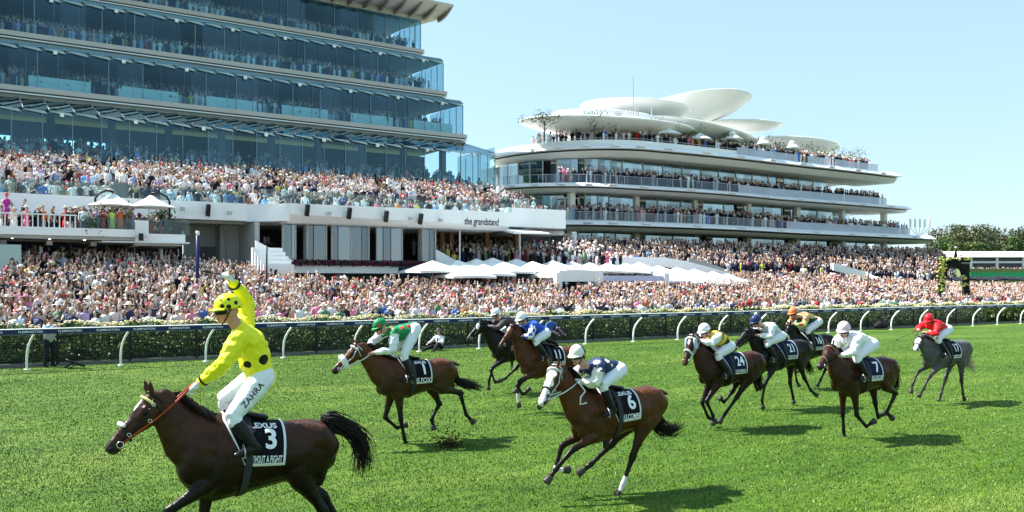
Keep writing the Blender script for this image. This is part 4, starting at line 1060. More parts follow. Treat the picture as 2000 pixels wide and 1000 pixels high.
TOPS = np.array([(.82, .82, .84)]*14+[(.78, .74, .70)]*4+[(.012, .012, .016)]*10+[(.02, .03, .08)]*5+[(.04, .05, .09)]*2+[(.72, .45, .44), (.78, .52, .50), (.70, .18, .30), (.62, .03, .03), (.05, .14, .50), (.22, .42, .72), (.42, .55, .72), (.10, .22, .12), (.62, .52, .34), (.60, .22, .05), (.45, .36, .60), (.25, .23, .22), (.72, .62, .12), (.30, .10, .08), (.75, .62, .58), (.50, .42, .36)])
BOTS = np.array([(.02, .02, .03), (.03, .04, .08), (.25, .22, .18), (.5, .5, .5), (.08, .08, .09)])
HAIRS = np.array([(.02, .012, .008), (.05, .025, .012), (.12, .06, .025), (.012, .01, .01), (.38, .24, .10), (.25, .13, .05)])
HATS = np.array([(.82, .82, .80), (.82, .82, .80), (.80, .79, .76), (.78, .70, .55), (.02, .02, .02), (.74, .68, .50), (.78, .40, .50), (.03, .05, .15), (.70, .06, .12), (.75, .72, .68)])
CROWDM = vcol_mat('crowd_cloth', .75, 9, .12)
def pickc(pal, r, dark=1.0): return pal[r.integers(0, len(pal), 1)[0]]*(.85+.3*r.random())*dark
def build_crowd(name, label, pts, temps, probs, r, face, jit=.5, topset=TOPS, parent=None, hatset=HATS):
    """pts (n,3) feet; every person a full little figure; one stuff mesh"""
    n = len(pts); which = r.choice(len(temps), n, p=probs)
    Vs, Ts, Cs = [], [], []; off = 0
    for k, (tv, tt, tc_) in enumerate(temps):
        idx = np.nonzero(which == k)[0]; m = len(idx)
        if not m: continue
        a = face+r.normal(size=m)*jit; s = .86+.2*r.random(m); w = s*(.95+.2*r.random(m))
        c, sn = np.cos(a), np.sin(a)
        x = tv[None, :, 0]*w[:, None]; y = tv[None, :, 1]*w[:, None]; z = tv[None, :, 2]*s[:, None]
        # lean
        lx = (r.normal(size=m)*.05)[:, None]; x = x+z*lx
        V = np.stack([c[:, None]*x-sn[:, None]*y, sn[:, None]*x+c[:, None]*y, z], 2)+pts[idx][:, None, :]
        pal = np.zeros((m, 6, 3)); pal[:, 0] = SKIN[r.integers(0, len(SKIN), m)]; pal[:, 1] = topset[r.integers(0, len(topset), m)]; pal[:, 2] = BOTS[r.integers(0, len(BOTS), m)]
        pal[:, 3] = HAIRS[r.integers(0, len(HAIRS), m)]; pal[:, 4] = hatset[r.integers(0, len(hatset), m)]; pal[:, 5] = .015
        pal *= (.80+.4*r.random((m, 6, 1)))
        q = pts[idx]; nz_ = np.sin(q[:, 0]*.9+2*np.sin(q[:, 1]*.35))*np.sin(q[:, 1]*.7+q[:, 0]*.21)
        dk = (nz_+r.normal(size=m)*.5) > .75; pal[dk, 1] = np.array([(.012, .012, .018), (.02, .03, .07), (.05, .03, .03)])[r.integers(0, 3, dk.sum())]
        col = pal[:, tc_, :]
        T = tt[None]+(np.arange(m)*len(tv))[:, None, None]+off
        Vs.append(V.reshape(-1, 3)); Ts.append(T.reshape(-1, 3)); Cs.append(col.reshape(-1, 3)); off += m*len(tv)
    V = np.concatenate(Vs); T = np.concatenate(Ts); col = np.clip(np.concatenate(Cs), 0, .9)
    o = link(bpy.data.objects.new(name, np_mesh(name, V, T, CROWDM, col, smooth=True)), parent)
    return tag(o, label, 'crowd', kind='stuff')
def scatter(r, n, f):
    out = []
    while len(out) < n:
        q = f(r)
        if q is not None: out.append(q)
    return np.array(out)
FACE = math.atan2(-DV.y, -DV.x)
HEADS = ['short', 'glasses', 'longhair', 'straw', 'cap', 'fascinator']
MID = [person('cheer', 'short', 0, False), person('one', 'longhair', 1, False), person('phone', 'short', 0, False), person('down', 'straw', 0, False), person('clap', 'fascinator', 1, False), person('down', 'longhair', 1, False), person('cheer', 'longhair', 1, False), person('down', 'cap', 0, False), person('wave', 'short', 0, False), person('down', 'short', 0, False)]
MP = np.array([.07, .09, .10, .14, .09, .15, .06, .07, .07, .16])
LO = [person_lo(0, 0), person_lo(1, 0), person_lo(0, 1), person_lo(1, 1)]

# --- front rows as individuals: 300 people behind the rose hedge
cm, nt, cb = nmat('spectator'); N, L = nt.nodes, nt.links; setin(cb, rough=.75)
oi = N.new('ShaderNodeObjectInfo'); ta = N.new('ShaderNodeAttribute'); ta.attribute_name = 'Col'
def rampmat(cols, src):
    rp_ = N.new('ShaderNodeValToRGB'); rp_.color_ramp.interpolation = 'CONSTANT'; e = rp_.color_ramp.elements
    while len(e) < len(cols): e.new(.5)
    for k, c in enumerate(cols): e[k].position = k/len(cols); e[k].color = (*c, 1)
    L.new(src, rp_.inputs[0]); return rp_.outputs[0]
m2 = N.new('ShaderNodeMath'); m2.operation = 'MULTIPLY_ADD'; m2.inputs[1].default_value = 7.3; m2.inputs[2].default_value = 0; L.new(oi.outputs['Random'], m2.inputs[0])
m3 = N.new('ShaderNodeMath'); m3.operation = 'FRACT'; L.new(m2.outputs[0], m3.inputs[0])
skin_s = rampmat([tuple(c) for c in SKIN], oi.outputs['Random']); hair_s = rampmat([tuple(c) for c in HAIRS], m3.outputs[0]); hat_s = rampmat([tuple(c) for c in HATS], m3.outputs[0]); bot_s = rampmat([tuple(c) for c in BOTS], m3.outputs[0])
# the class id sits in the red channel (id/8)
prev = skin_s
for k, src in ((1, oi.outputs['Color']), (2, bot_s), (3, hair_s), (4, hat_s), (5, None)):
    cp = N.new('ShaderNodeMath'); cp.operation = 'GREATER_THAN'; cp.inputs[1].default_value = (k-.5)/8
    sp = N.new('ShaderNodeSeparateColor'); L.new(ta.outputs['Color'], sp.inputs[0]); L.new(sp.outputs[0], cp.inputs[0])
    mx = N.new('ShaderNodeMix'); mx.data_type = 'RGBA'; L.new(cp.outputs[0], mx.inputs[0]); L.new(prev, mx.inputs[6])
    if src is None: mx.inputs[7].default_value = (.015, .015, .015, 1)
    else: L.new(src, mx.inputs[7])
    prev = mx.outputs[2]
L.new(prev, cb.inputs['Base Color'])
TOPN = [((.80, .80, .82), 'white'), ((.80, .80, .82), 'white'), ((.80, .80, .82), 'white'), ((.42, .55, .75), 'pale blue'), ((.02, .03, .09), 'navy'), ((.02, .03, .09), 'navy'), ((.012, .012, .016), 'black'), ((.012, .012, .016), 'black'), ((.72, .25, .38), 'pink'), ((.78, .55, .52), 'blush'), ((.78, .62, .58), 'pale pink'), ((.012, .012, .016), 'black'), ((.80, .80, .82), 'white'), ((.80, .80, .82), 'white'), ((.60, .03, .03), 'red'), ((.06, .16, .45), 'blue'), ((.62, .52, .36), 'beige'), ((.45, .35, .60), 'lilac'), ((.08, .2, .1), 'green'), ((.25, .24, .24), 'grey'), ((.78, .72, .66), 'cream'), ((.6, .2, .06), 'orange')]
HW = {'short': 'bare-headed', 'glasses': 'in sunglasses', 'longhair': 'with long hair', 'straw': 'in a brimmed hat', 'cap': 'in a peaked cap', 'fascinator': 'with a feathered headpiece'}
PW = {'down': 'arms down', 'cheer': 'arms raised', 'one': 'one arm raised', 'phone': 'phone raised', 'clap': 'clapping', 'wave': 'waving'}
proto = {}
def hi_mesh(pose, head, dress):
    key = (pose, head, dress)
    if key not in proto:
        v, t, c = person(pose, head, dress, True, True)
        proto[key] = np_mesh('person', v, t, cm, np.stack([c/8.0]*3, 1), smooth=True)
    return proto[key]
rr = np.random.default_rng(5); labels = {}; taken = []
WORDS = ('first', 'second', 'third', 'fourth', 'fifth', 'sixth', 'seventh', 'eighth', 'ninth', 'tenth', 'eleventh', 'twelfth', 'thirteenth', 'fourteenth', 'fifteenth', 'sixteenth', 'seventeenth', 'eighteenth', 'nineteenth', 'twentieth')
def add_person(u, v, z, pose, head, dress, colr, cname, label=None, group='spectators in the front rows behind the rose hedge', s=1.0, face=FACE):
    o = bpy.data.objects.new('person', hi_mesh(pose, head, dress)); link(o)
    o.location = P(u, v, z); o.rotation_euler = (0, 0, face); o.scale = (s, s, s); o.color = (*colr, 1)
    tag(o, label, 'person', group); return o
post_px = [1000+FPX*(P(U0+i*PSP, VP0).x/P(U0+i*PSP, VP0).y) for i in range(-1, 24)]
spec = []
for row, (v, nrow) in enumerate(((36.75, 120), (37.45, 104), (38.1, 76))):
    for i in range(nrow):
        u = .3+74*(i+.5+rr.normal()*.22)/nrow
        if row == 2: u = .3+50*(i+.5+rr.normal()*.22)/nrow
        pose = rr.choice(list(PW), p=[.34, .10, .14, .20, .14, .08]); head = rr.choice(HEADS, p=[.26, .2, .2, .14, .08, .12]); dress = int(head in ('longhair', 'fascinator') and rr.random() < .8)
        colr, cn = TOPN[rr.integers(0, len(TOPN))]
        Xw = P(u, v); px = 1000+FPX*Xw.x/Xw.y
        gap = int(np.searchsorted(post_px, px)); spec.append((px, row, u, v+rr.normal()*.12, pose, head, dress, colr, cn, gap))
count = {}
for s_ in sorted(spec): count[s_[9], s_[1]] = count.get((s_[9], s_[1]), 0)+1
seen = {}
HS = {'short': 'bare head', 'glasses': 'sunglasses', 'longhair': 'long hair', 'straw': 'brimmed hat', 'cap': 'peaked cap', 'fascinator': 'feathered hat'}
for px, row, u, v, pose, head, dress, colr, cn, gap in sorted(spec):
    k2 = (gap, row); seen[k2] = seen.get(k2, 0)+1
    lab = '%s %s, %s, %s, %s in %s row, %s rail bay' % (cn, 'dress' if dress else 'shirt', HS[head], PW[pose], ORD[seen[k2]-1], ('front', 'second', 'third')[row], ORD[gap])
    add_person(u, v, rr.random()*.12-.04+(.12, .20, .28)[row], pose, head, dress, colr, cn, lab, s=.94+.12*rr.random(), face=FACE+rr.normal()*.45-.25)

# --- lawn crowd
rl = np.random.default_rng(21)
def vis_u(v, m=3.0): return u_of(-150, v)-m, min(u_of(2030, v)+m, 150)
def lawn(r):
    v = 38.6+(61.0-38.6)*r.random()**.95
    a, c = vis_u(v); u = a+(c-a)*r.random()
    px = 1000+FPX*P(u, v).x/P(u, v).y
    if v > 55.5 and 540 < px < 1200: return None
    if v > 51.3 and 1090 < px < 1170 and v < 53.6: return None
    return (*P(u, v), gz(u, v)+.02)
def xyz(q): return q
def lawnp(r):
    q = lawn(r)
    return None if q is None else (q[0], q[1], q[-1])
pts = scatter(rl, 7800, lawnp)
build_crowd('lawn_crowd', 'dense race-day crowd standing on the lawn behind the front rows', pts, MID, MP, rl, FACE, .6)
SHEAR = .045
# --- deck crowd: rows of seats
pts = []
for r_ in range(16):
    v = 61.5+r_*.88; u = UL
    while u < UE-2.4+r_*.09:
        px = 1000+FPX*P(u, v).x/P(u, v).y
        if px > -330 and rl.random() < .93 and (u+3.5) % 11 > .75:
            low = .0 if r_ > 2 else -.45
            pts.append((*P(u, v).xy, 8.0+r_*.20+low-.15*rl.random()))
        u += .50+.12*rl.random()
WT = np.concatenate([TOPS, np.array([(.78, .78, .80)]*8)])
build_crowd('deck_crowd', 'tightly packed crowd on the open seating deck above the white beam', np.array(pts), MID, np.array([.05, .05, .08, .16, .12, .16, .03, .1, .03, .22]), rl, FACE, .4, WT)
# --- behind glass
tb = {0: 'top', 1: 'second', 2: 'third'}
for k, (v, z0, z1, dep) in enumerate(tiers):
    pts = []
    for r_ in range(11):
        u = UL
        vv_ = v+.7+r_*1.0
        while u < UE-.6-(r_*.15):
            px = 1000+FPX*P(u, vv_).x/P(u, vv_).y
            if px > -30 and rl.random() < (.85 if k != 2 else .5): pts.append((*P(u, vv_).xy, z0-.35+r_*.30))
            u += .46+.16*rl.random()
    build_crowd('glass_tier_crowd', 'dark crowd on the %s glazed tier of the blue grandstand' % tb[k], np.array(pts), LO, [.62, .15, .15, .08], rl, FACE, .5, WT)
pts = scatter(rl, 520, lambda r: (lambda u, v: (*P(u, v).xy, 11.7+(.9 if v > 79.2 else 0)+(1.0 if v > 84.2 else 0)) if 1000+FPX*P(u, v).x/P(u, v).y > -20 else None)(UL+(UE-1-UL)*r.random(), 75.8+10*r.random()))
build_crowd('dining_tier_crowd', 'diners and onlookers behind the lowest glass wall of the blue grandstand', pts, LO, [.6, .1, .2, .1], rl, FACE, .9)
SHEAR = 0.0
# --- balcony people on the left
pts = []
for r_ in range(5):
    u = uz(-30, 57)
    while u < uz(118, 58)-r_*.9: pts.append((*P(u, 56.8+r_*.75).xy, 5.6+max(0, r_-1)*.35)); u += .6+.2*rl.random()
for _ in range(46): u = rl.uniform(uz(125, 57), ur-.8); pts.append((*P(u, rl.uniform(56.9, 59.6)).xy, 5.6 if u < um else 5.3))
MIDL = [person(p_, h_, d_, True) for p_, h_, d_ in (('clap', 'straw', 1), ('down', 'short', 0), ('one', 'short', 0), ('down', 'fascinator', 1), ('phone', 'glasses', 0), ('down', 'straw', 0))]
build_crowd('balcony_crowd', 'race-goers on the low white balcony at far left', np.array(pts), MIDL, np.ones(6)/6, rl, FACE, .6)
grp = 'guests standing at the balcony glass'
for px, cn, cl_, dr, hd, ps in ((201, 'red', (.5, .01, .03), 1, 'fascinator', 'clap'), (219, 'yellow-green', (.62, .70, .15), 1, 'longhair', 'down'), (235, 'orange', (.75, .13, .03), 1, 'longhair', 'phone'), (188, 'lilac', (.5, .35, .6), 1, 'longhair', 'one'), (163, 'white shirt', (.8, .8, .82), 0, 'short', 'down'), (325, 'dark suit', (.03, .03, .05), 0, 'short', 'down'), (15, 'magenta', (.45, .02, .3), 1, 'straw', 'down')):
    u = u_of(px, 56.5); add_person(u, 56.5 if px != 15 else 58.4, (5.6 if px < 262 else 5.31) if px != 15 else 6.3, ps, hd, dr, cl_, cn, 'person in %s standing behind the low balcony railing at far left' % cn, grp)
# --- open bar and club terraces
pts = []
for r_ in range(7):
    u = uz(870, 62)
    while u < uz(1195, 66): pts.append((*P(u, 61.9+r_).xy, 3.85+r_*.22)); u += .6+.2*rl.random()
build_crowd('bar_crowd', 'crowd in the shade of the open timber bar below the grandstand sign', np.array(pts), LO, [.5, .1, .25, .15], rl, FACE, .6)
pts = scatter(rl, 2900, lambda r: (lambda u, v: (*P(u, v).xy, gz(u, v)+.12) if 1080 < 1000+FPX*P(u, v).x/P(u, v).y < 1860 else None)(rl.uniform(46, 125), rl.uniform(64, 77)))
DT = np.concatenate([TOPS, np.array([(.02, .025, .06)]*60), np.array([(.03, .02, .02)]*10)])  # extra dark tops put the building's shade into the clothing colours
build_crowd('terrace_crowd', 'darker crowd packed on the terraces below the curved club stand', pts, LO, [.84, .02, .11, .03], rl, FACE, .6, DT, hatset=np.array([(.02, .02, .03), (.06, .05, .06), (.5, .45, .4)]))  # dark hat colours imitate the same shade
for k, (z, un, ut, vn, lh, sdp) in enumerate(levels):
    pts = []; base = outline(un, ut, 78, vn, bulge=.9 if k < 2 else .3)
    for row in range(5):
        q = offs(base, 1.2+.45*row); L_ = 0; i = 8 if k == 0 else (11 if k == 1 else 5)
        for a, c in zip(q[i:-3], q[i+1:-2]):
            d = math.hypot(c[0]-a[0], c[1]-a[1]); m = max(1, int(d/.55))
            for j in range(m):
                if rl.random() < (.82 if math.sin(a[0]*1.3+row*2+k*4) > -.55 else .35): s = (j+rl.random())/m; pts.append((*P(a[0]+(c[0]-a[0])*s, a[1]+(c[1]-a[1])*s).xy, z-.12+row*.13))
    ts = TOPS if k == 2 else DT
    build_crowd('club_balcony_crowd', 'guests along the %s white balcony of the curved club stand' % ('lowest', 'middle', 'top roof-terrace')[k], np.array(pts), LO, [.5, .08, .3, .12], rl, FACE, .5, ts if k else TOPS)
pts = scatter(rl, 90, lambda r: (lambda px: (at(px, 524, 163).x, 163+rl.random(), at(px, 531, 163).z-1.0))(rl.uniform(1890, 2060)))
build_crowd('pavilion_crowd', 'tiny onlookers in front of the far white pavilion', pts, LO, [.5, .1, .3, .1], rl, -1.57, .5)
# pink flowers on the low terrace wall
n = 1500; u = rl.uniform(u_of(1100, 62.9), u_of(1205, 62.9), n); z_ = on_v(1150, 513, 62.9)[1]
V, T, col = blossoms(n, u, np.full(n, 62.9), z_+rl.random(n)*.3, .07, [(.7, .25, .35), (.75, .5, .55), (.06, .12, .03)])
tag(link(bpy.data.objects.new('terrace_flowers', np_mesh('terrace_flowers', V, T, vcol_mat('pink_petal', .6, 20, .1), col))), 'row of pink flowers along the low pale terrace wall', 'flowers', kind='stuff')
# ============================================================ HORSES
def fuse(mb, name, voxel, smooth=3, mats=(), parent=None, link_it=True, factor=.5):
    """voxel-union of overlapping closed shapes into one continuous skin"""
    me = mb.mesh('tmp'); o = bpy.data.objects.new('tmp', me); C.objects.link(o)
    m = o.modifiers.new('r', 'REMESH'); m.mode = 'VOXEL'; m.voxel_size = voxel; m.use_smooth_shade = True
    if smooth: s = o.modifiers.new('s', 'SMOOTH'); s.iterations = smooth; s.factor = factor
    bpy.context.view_layer.update(); dg = bpy.context.evaluated_depsgraph_get()
    r = bpy.data.meshes.new_from_object(o.evaluated_get(dg)); r.name = name
    bpy.data.objects.remove(o); bpy.data.meshes.remove(me)
    r.materials.clear()
    for q in (mats if isinstance(mats, (list, tuple)) else [mats]): r.materials.append(q)
    r.polygons.foreach_set('use_smooth', [True]*len(r.polygons))
    if not link_it: return r
    ob = bpy.data.objects.new(name, r); link(ob, parent); return ob
def paint(me, fn):
    n = len(me.vertices); co = np.empty(n*3, np.float32); me.vertices.foreach_get('co', co); co = co.reshape(-1, 3)
    c = fn(co); a = me.color_attributes.new('Col', 'FLOAT_COLOR', 'POINT'); c4 = np.ones((n, 4), np.float32); c4[:, :3] = c
    a.data.foreach_set('color', c4.ravel())
def segdist(p, a, b):
    a = np.array(a); b = np.array(b); d = b-a; t = np.clip(((p-a)@d)/max(1e-9, d@d), 0, 1)
    return np.linalg.norm(p-(a+t[:, None]*d), axis=1), t
def sstep(x, a, b):
    t = np.clip((x-a)/(b-a), 0, 1); return t*t*(3-2*t)
def coat_mat(name, rough, sheen=.3):
    m, nt, b = nmat(name); N, L = nt.nodes, nt.links; setin(b, rough=rough, spec=.17, coat=.05, coatr=.3)
    a = N.new('ShaderNodeAttribute'); a.attribute_name = 'Col'
    tc = N.new('ShaderNodeTexCoord'); n1 = N.new('ShaderNodeTexNoise'); n1.inputs['Scale'].default_value = 7; n1.inputs['Detail'].default_value = 6
    mp = N.new('ShaderNodeMapping'); mp.inputs['Scale'].default_value = (1, 1, 1.6); L.new(tc.outputs['Object'], mp.inputs[0]); L.new(mp.outputs[0], n1.inputs['Vector'])
    mr = N.new('ShaderNodeMapRange'); mr.inputs[1].default_value = .3; mr.inputs[2].default_value = .7; mr.inputs[3].default_value = .72; mr.inputs[4].default_value = 1.28
    L.new(n1.outputs[0], mr.inputs[0]); vm = N.new('ShaderNodeVectorMath'); vm.operation = 'SCALE'; L.new(a.outputs['Color'], vm.inputs[0]); L.new(mr.outputs[0], vm.inputs['Scale']); L.new(vm.outputs[0], b.inputs['Base Color'])
    n2 = N.new('ShaderNodeTexNoise'); n2.inputs['Scale'].default_value = 7.5; n2.inputs['Detail'].default_value = 5; n2.inputs['Distortion'].default_value = .6
    mp2 = N.new('ShaderNodeMapping'); mp2.inputs['Scale'].default_value = (1.2, 1, .55); mp2.inputs['Rotation'].default_value = (0, .5, 0); L.new(tc.outputs['Object'], mp2.inputs[0]); L.new(mp2.outputs[0], n2.inputs['Vector'])
    bp = N.new('ShaderNodeBump'); bp.inputs['Strength'].default_value = .7; bp.inputs['Distance'].default_value = .05; L.new(n2.outputs[0], bp.inputs['Height']); L.new(bp.outputs[0], b.inputs['Normal'])
    return m
COAT = coat_mat('horse_coat', .36)
HAIRM = vcol_mat('horse_hair', .55, 12, .3, spec=.12)
EYEM = mat('horse_eye', (.01, .006, .004), .08, .1, 5)
LEA = mat('black_leather', (.012, .012, .014), .42, .2, 9)
CLOTHK = mat('black_saddle_cloth', (.006, .006, .010), .7, .2, 9, spec=.1)
CLOTHN = mat('navy_saddle_cloth', (.010, .016, .05), .7, .2, 9, spec=.1)
CLOTHW = mat('white_piping', (.75, .77, .82), .7, .06, 9)
FLEECE = mat('white_fleece', (.80, .79, .75), .95, .08, 30, bump=.6, bscale=90)
WSTRAP = mat('white_bridle', (.62, .64, .62), .6, .1, 20)
REDST = mat('red_rein', (.36, .05, .02), .5, .1, 20)
YELST = mat('yellow_browband', (.70, .66, .25), .5, .1, 20)

class Horse:
    def __init__(s, name, label, W, Y, head_off=0, pitch=0, sc=1.0, voxel=.018, group='racehorses galloping on the turf'):
        """W = withers pixel, Y its depth"""
        wv_ = at(*W, Y); s.hd = math.atan2(-DU.y, -DU.x)+R(head_off); s.s = sc; s.pitch = R(pitch); s.voxel = voxel
        s.root = thing(name, label, 'horse', group); s.M = Matrix.Rotation(s.hd, 3, 'Z')
        fwd = s.M @ Vector((1, 0, 0)); base = Vector((wv_.x, wv_.y, 0))-fwd*.42*sc
        s.root.location = base; s.root.rotation_euler = (0, 0, s.hd); s.base = base
        s.z0 = wv_.z
        # template -> local: withers template (.42, 1.60)
        s.camL = s.M.transposed() @ (Vector((0, 0, CAMH))-base)
    def T(s, x, y, z):
        dx, dz = (x-.42)*s.s, (z-1.60)*s.s; c, n = math.cos(s.pitch), math.sin(s.pitch)
        return Vector((.42*s.s+dx*c-dz*n, y*s.s, s.z0+dx*n+dz*c))
    def px(s, p, y=0.0):
        """photo point on the horse's own upright plane at side offset y (local)"""
        d = s.M.transposed() @ ray(*p); t = (y-s.camL.y)/d.y; return s.camL+d*t
    def build(s, poll, muzzle, FN, FF, HN, HF, col, leg, head_yaw=0, neck_yaw=None, hs=1.0, deep=1.0, stif=None, socks=(), blaze=0, muzcol=None, mane=(.012, .01, .01), tail=None, tailcol=None, tint=None, cut=None):
        sc = s.s; b = MB(); s.col = col
        Yx = (0, 1, 0)
        # trunk
        st = [(-.80, 1.27, .07, .07), (-.75, 1.26, .18, .14), (-.66, 1.255, .26, .205), (-.52, 1.265, .285, .24), (-.34, 1.25, .278, .25), (-.12, 1.22, .297, .265), (.1, 1.195, .325, .27), (.28, 1.185, .358, .25), (.42, 1.185, .390, .205), (.54, 1.18, .350, .19), (.66, 1.16, .275, .165), (.735, 1.145, .19, .13), (.775, 1.135, .10, .08)]
        st = [(x, z-r*(deep-1), r*(1+(deep-1)), w_) for x, z, r, w_ in st]
        b.tube([s.T(x, 0, z) for x, z, _, _ in st], [r*sc for _, _, r, _ in st], 20, side=Yx, rb=[w*sc for _, _, _, w in st])
        b.tube([s.T(.56, 0, 1.45), s.T(.42, 0, 1.535), s.T(.24, 0, 1.505), s.T(.0, 0, 1.47)], [.07*sc]*4, 10, side=Yx, rb=[.06*sc, .06*sc, .07*sc, .06*sc], roundcap=True)
        for y in (1, -1):
            b.tube([s.T(.46, .09*y, 1.44), s.T(.52, .135*y, 1.28), s.T(.62, .12*y, 1.12)], [.12*sc, .17*sc, .14*sc], 12, side=Yx, rb=[.05*sc, .075*sc, .075*sc], roundcap=True)
            b.tube([s.T(.56, .14*y, 1.15), s.T(.38, .15*y, 1.03)], [.15*sc, .13*sc], 12, side=Yx, rb=[.07*sc, .065*sc], roundcap=True)
            b.ball(s.T(.67, .08*y, 1.05), (.10*sc, .085*sc, .14*sc))
            b.tube([s.T(-.38, .10*y, 1.43), s.T(-.55, .14*y, 1.36), s.T(-.70, .12*y, 1.24)], [.10*sc, .17*sc, .14*sc], 12, side=Yx, rb=[.09*sc, .115*sc, .09*sc], roundcap=True)
        # legs
        def clampseg(a, p, L_, lo=.86, hi=1.12):
            d = p-a; l = d.length; return a+d*(min(max(l, L_*lo), L_*hi)/l)
        s.legs = []
        def front(pts, y, hint=None):
            off = s.M.transposed()
            sh = s.T(.56, y*.95, 1.17); el = s.T(.42, y, .97)
            kn = clampseg(el, s.px(pts[0], y*sc), .46*sc, .85, 1.1); ft = clampseg(kn, s.px(pts[1], y*sc), .31*sc, .8, 1.15); to = clampseg(ft, s.px(pts[2], y*sc), .16*sc, .8, 1.3)
            m = lambda a, c, t: a.lerp(c, t)
            b.tube([sh, el, m(el, kn, .25), m(el, kn, .55), m(el, kn, .82), kn, m(kn, ft, .14), m(kn, ft, .5), m(kn, ft, .85), ft, m(ft, to, .32), m(ft, to, .55)],
                   [.15*sc, .125*sc, .098*sc, .066*sc, .05*sc, .053*sc, .042*sc, .034*sc, .037*sc, .046*sc, .034*sc, .04*sc], 12, side=Yx,
                   rb=[.07*sc, .078*sc, .066*sc, .05*sc, .042*sc, .047*sc, .036*sc, .027*sc, .030*sc, .038*sc, .030*sc, .038*sc], roundcap=True)
            s.legs.append((el, kn, ft, to, 'f')); hoof(ft, to)
        def hind(pts, y, st_=None):
            hp = s.T(-.56, y*.95, 1.26); sf = s.T(*(st_ or (-.36, y*1.1, 1.02)))
            hk = clampseg(sf, s.px(pts[0], y*sc), .47*sc, .85, 1.1); ft = clampseg(hk, s.px(pts[1], y*sc), .38*sc, .8, 1.15); to = clampseg(ft, s.px(pts[2], y*sc), .16*sc, .8, 1.3)
            m = lambda a, c, t: a.lerp(c, t)
            b.tube([hp, m(hp, sf, .5), sf, m(sf, hk, .22), m(sf, hk, .5), m(sf, hk, .8), hk, m(hk, ft, .16), m(hk, ft, .5), m(hk, ft, .86), ft, m(ft, to, .32), m(ft, to, .55)],
                   [.22*sc, .22*sc, .165*sc, .13*sc, .085*sc, .058*sc, .066*sc, .047*sc, .037*sc, .038*sc, .047*sc, .035*sc, .04*sc], 12, side=Yx,
                   rb=[.09*sc, .105*sc, .10*sc, .085*sc, .058*sc, .042*sc, .047*sc, .037*sc, .029*sc, .031*sc, .039*sc, .031*sc, .038*sc], roundcap=True)
            # buttock mass down the back of the thigh and the point of the hock
            bt = s.T(-.74, y*.8, 1.15); b.tube([s.T(-.68, y*.85, 1.28), m(bt, hk, .12).lerp(m(sf, hk, .1), .35), m(bt, hk, .42).lerp(m(sf, hk, .42), .4)], [.12*sc, .10*sc, .05*sc], 10, side=Yx, rb=[.08*sc, .07*sc, .035*sc], roundcap=True)
            d = (hk-sf).normalized(); b.tube([m(sf, hk, .75)+Vector((-.03*sc, 0, .0)), hk+d*.03*sc+Vector((-.03*sc, 0, 0))], [.025*sc, .03*sc], 8, side=Yx, roundcap=True)
            s.legs.append((sf, hk, ft, to, 'h')); hoof(ft, to)
        s.hoofs = []
        def hoof(ft, to):
            d = (to-ft).normalized(); c = ft.lerp(to, .5)
            s.hoofs.append((c, to, d))
        front(FN, .135); front(FF, -.135); hind(HN, .125, (stif or [None, None])[0]); hind(HF, -.125, (stif or [None, None])[1])
        # neck and head
        ny = R(head_yaw if neck_yaw is None else neck_yaw); hy = R(head_yaw)
        pl = s.px(poll, 0); nb = s.T(.56, 0, 1.30)
        if ny: # yaw the neck towards the camera, keep the photo direction
            q = pl
            for _ in range(8):
                yy = math.tan(ny)*(q.x-nb.x); q = s.px(poll, yy)
            pl = q
        s.poll = pl
        # head direction in its own yawed upright plane through the poll
        fw = Vector((math.cos(hy), math.sin(hy), 0)); side = Vector((-math.sin(hy), math.cos(hy), 0))
        d = s.M.transposed() @ ray(*muzzle); t = (pl-s.camL).dot(side)/d.dot(side); mz = s.camL+d*t
        h = (mz-pl).normalized(); L_ = .64*sc*hs; s.headlen_ratio = (mz-pl).length/L_
        dn = side.cross(h); dn = dn if dn.z < 0 else -dn
        if abs(dn.z) < .15 and dn.dot(Vector((1, 0, 0))) > 0: dn = -dn
        s.h, s.dn, s.side, s.L = h, dn, side, L_
        s.hst = hst = [(-.07, .075, .055, .055), (.0, .085, .088, .078), (.13, .105, .118, .092), (.25, .115, .128, .100), (.36, .113, .120, .092), (.48, .100, .098, .074), (.62, .082, .080, .060), (.76, .070, .068, .054), (.87, .066, .064, .058), (.96, .066, .056, .056), (1.02, .064, .034, .036)]
        b.tube([pl+h*(t_*L_)+dn*(o_*sc) for t_, o_, _, _ in hst], [a_*sc for _, _, a_, _ in hst], 16, side=side, rb=[w_*sc for _, _, _, w_ in hst], cap=True)
        for sg in (1, -1):
            b.tube([pl+h*(.17*L_)+dn*.14*sc+side*.062*sg*sc, pl+h*(.30*L_)+dn*.165*sc+side*.058*sg*sc], [.07*sc, .06*sc], 10, side=side, rb=[.03*sc, .03*sc], roundcap=True)   # jowl
            b.tube([pl+h*(.24*L_)+dn*.045*sc+side*.072*sg*sc, pl+h*(.40*L_)+dn*.065*sc+side*.066*sg*sc], [.028*sc, .02*sc], 8, roundcap=True)   # brow
        b.tube([pl+h*(.87*L_)+dn*.115*sc, pl+h*(.965*L_)+dn*.112*sc], [.035*sc, .028*sc], 8, side=side, rb=[.036*sc, .03*sc], roundcap=True)   # lower lip
        # neck
        jaw = pl+h*(.10*L_)+dn*.10*sc
        n0, n1, n2 = s.T(.44, 0, 1.28), s.T(.62, 0, 1.30), None
        cr = pl-h*.01*sc+dn*.09*sc
        def bez(a, c, d_, t): return a*(1-t)**2+c*2*t*(1-t)+d_*t*t
        ctrl = s.T(.86, 0, 1.50).lerp((n1+cr)/2, .55)+Vector((0, math.tan(ny)*.05, 0))
        npt = [n0]+[bez(n1, ctrl, cr, t) for t in (0, .17, .34, .5, .66, .82, .96)]
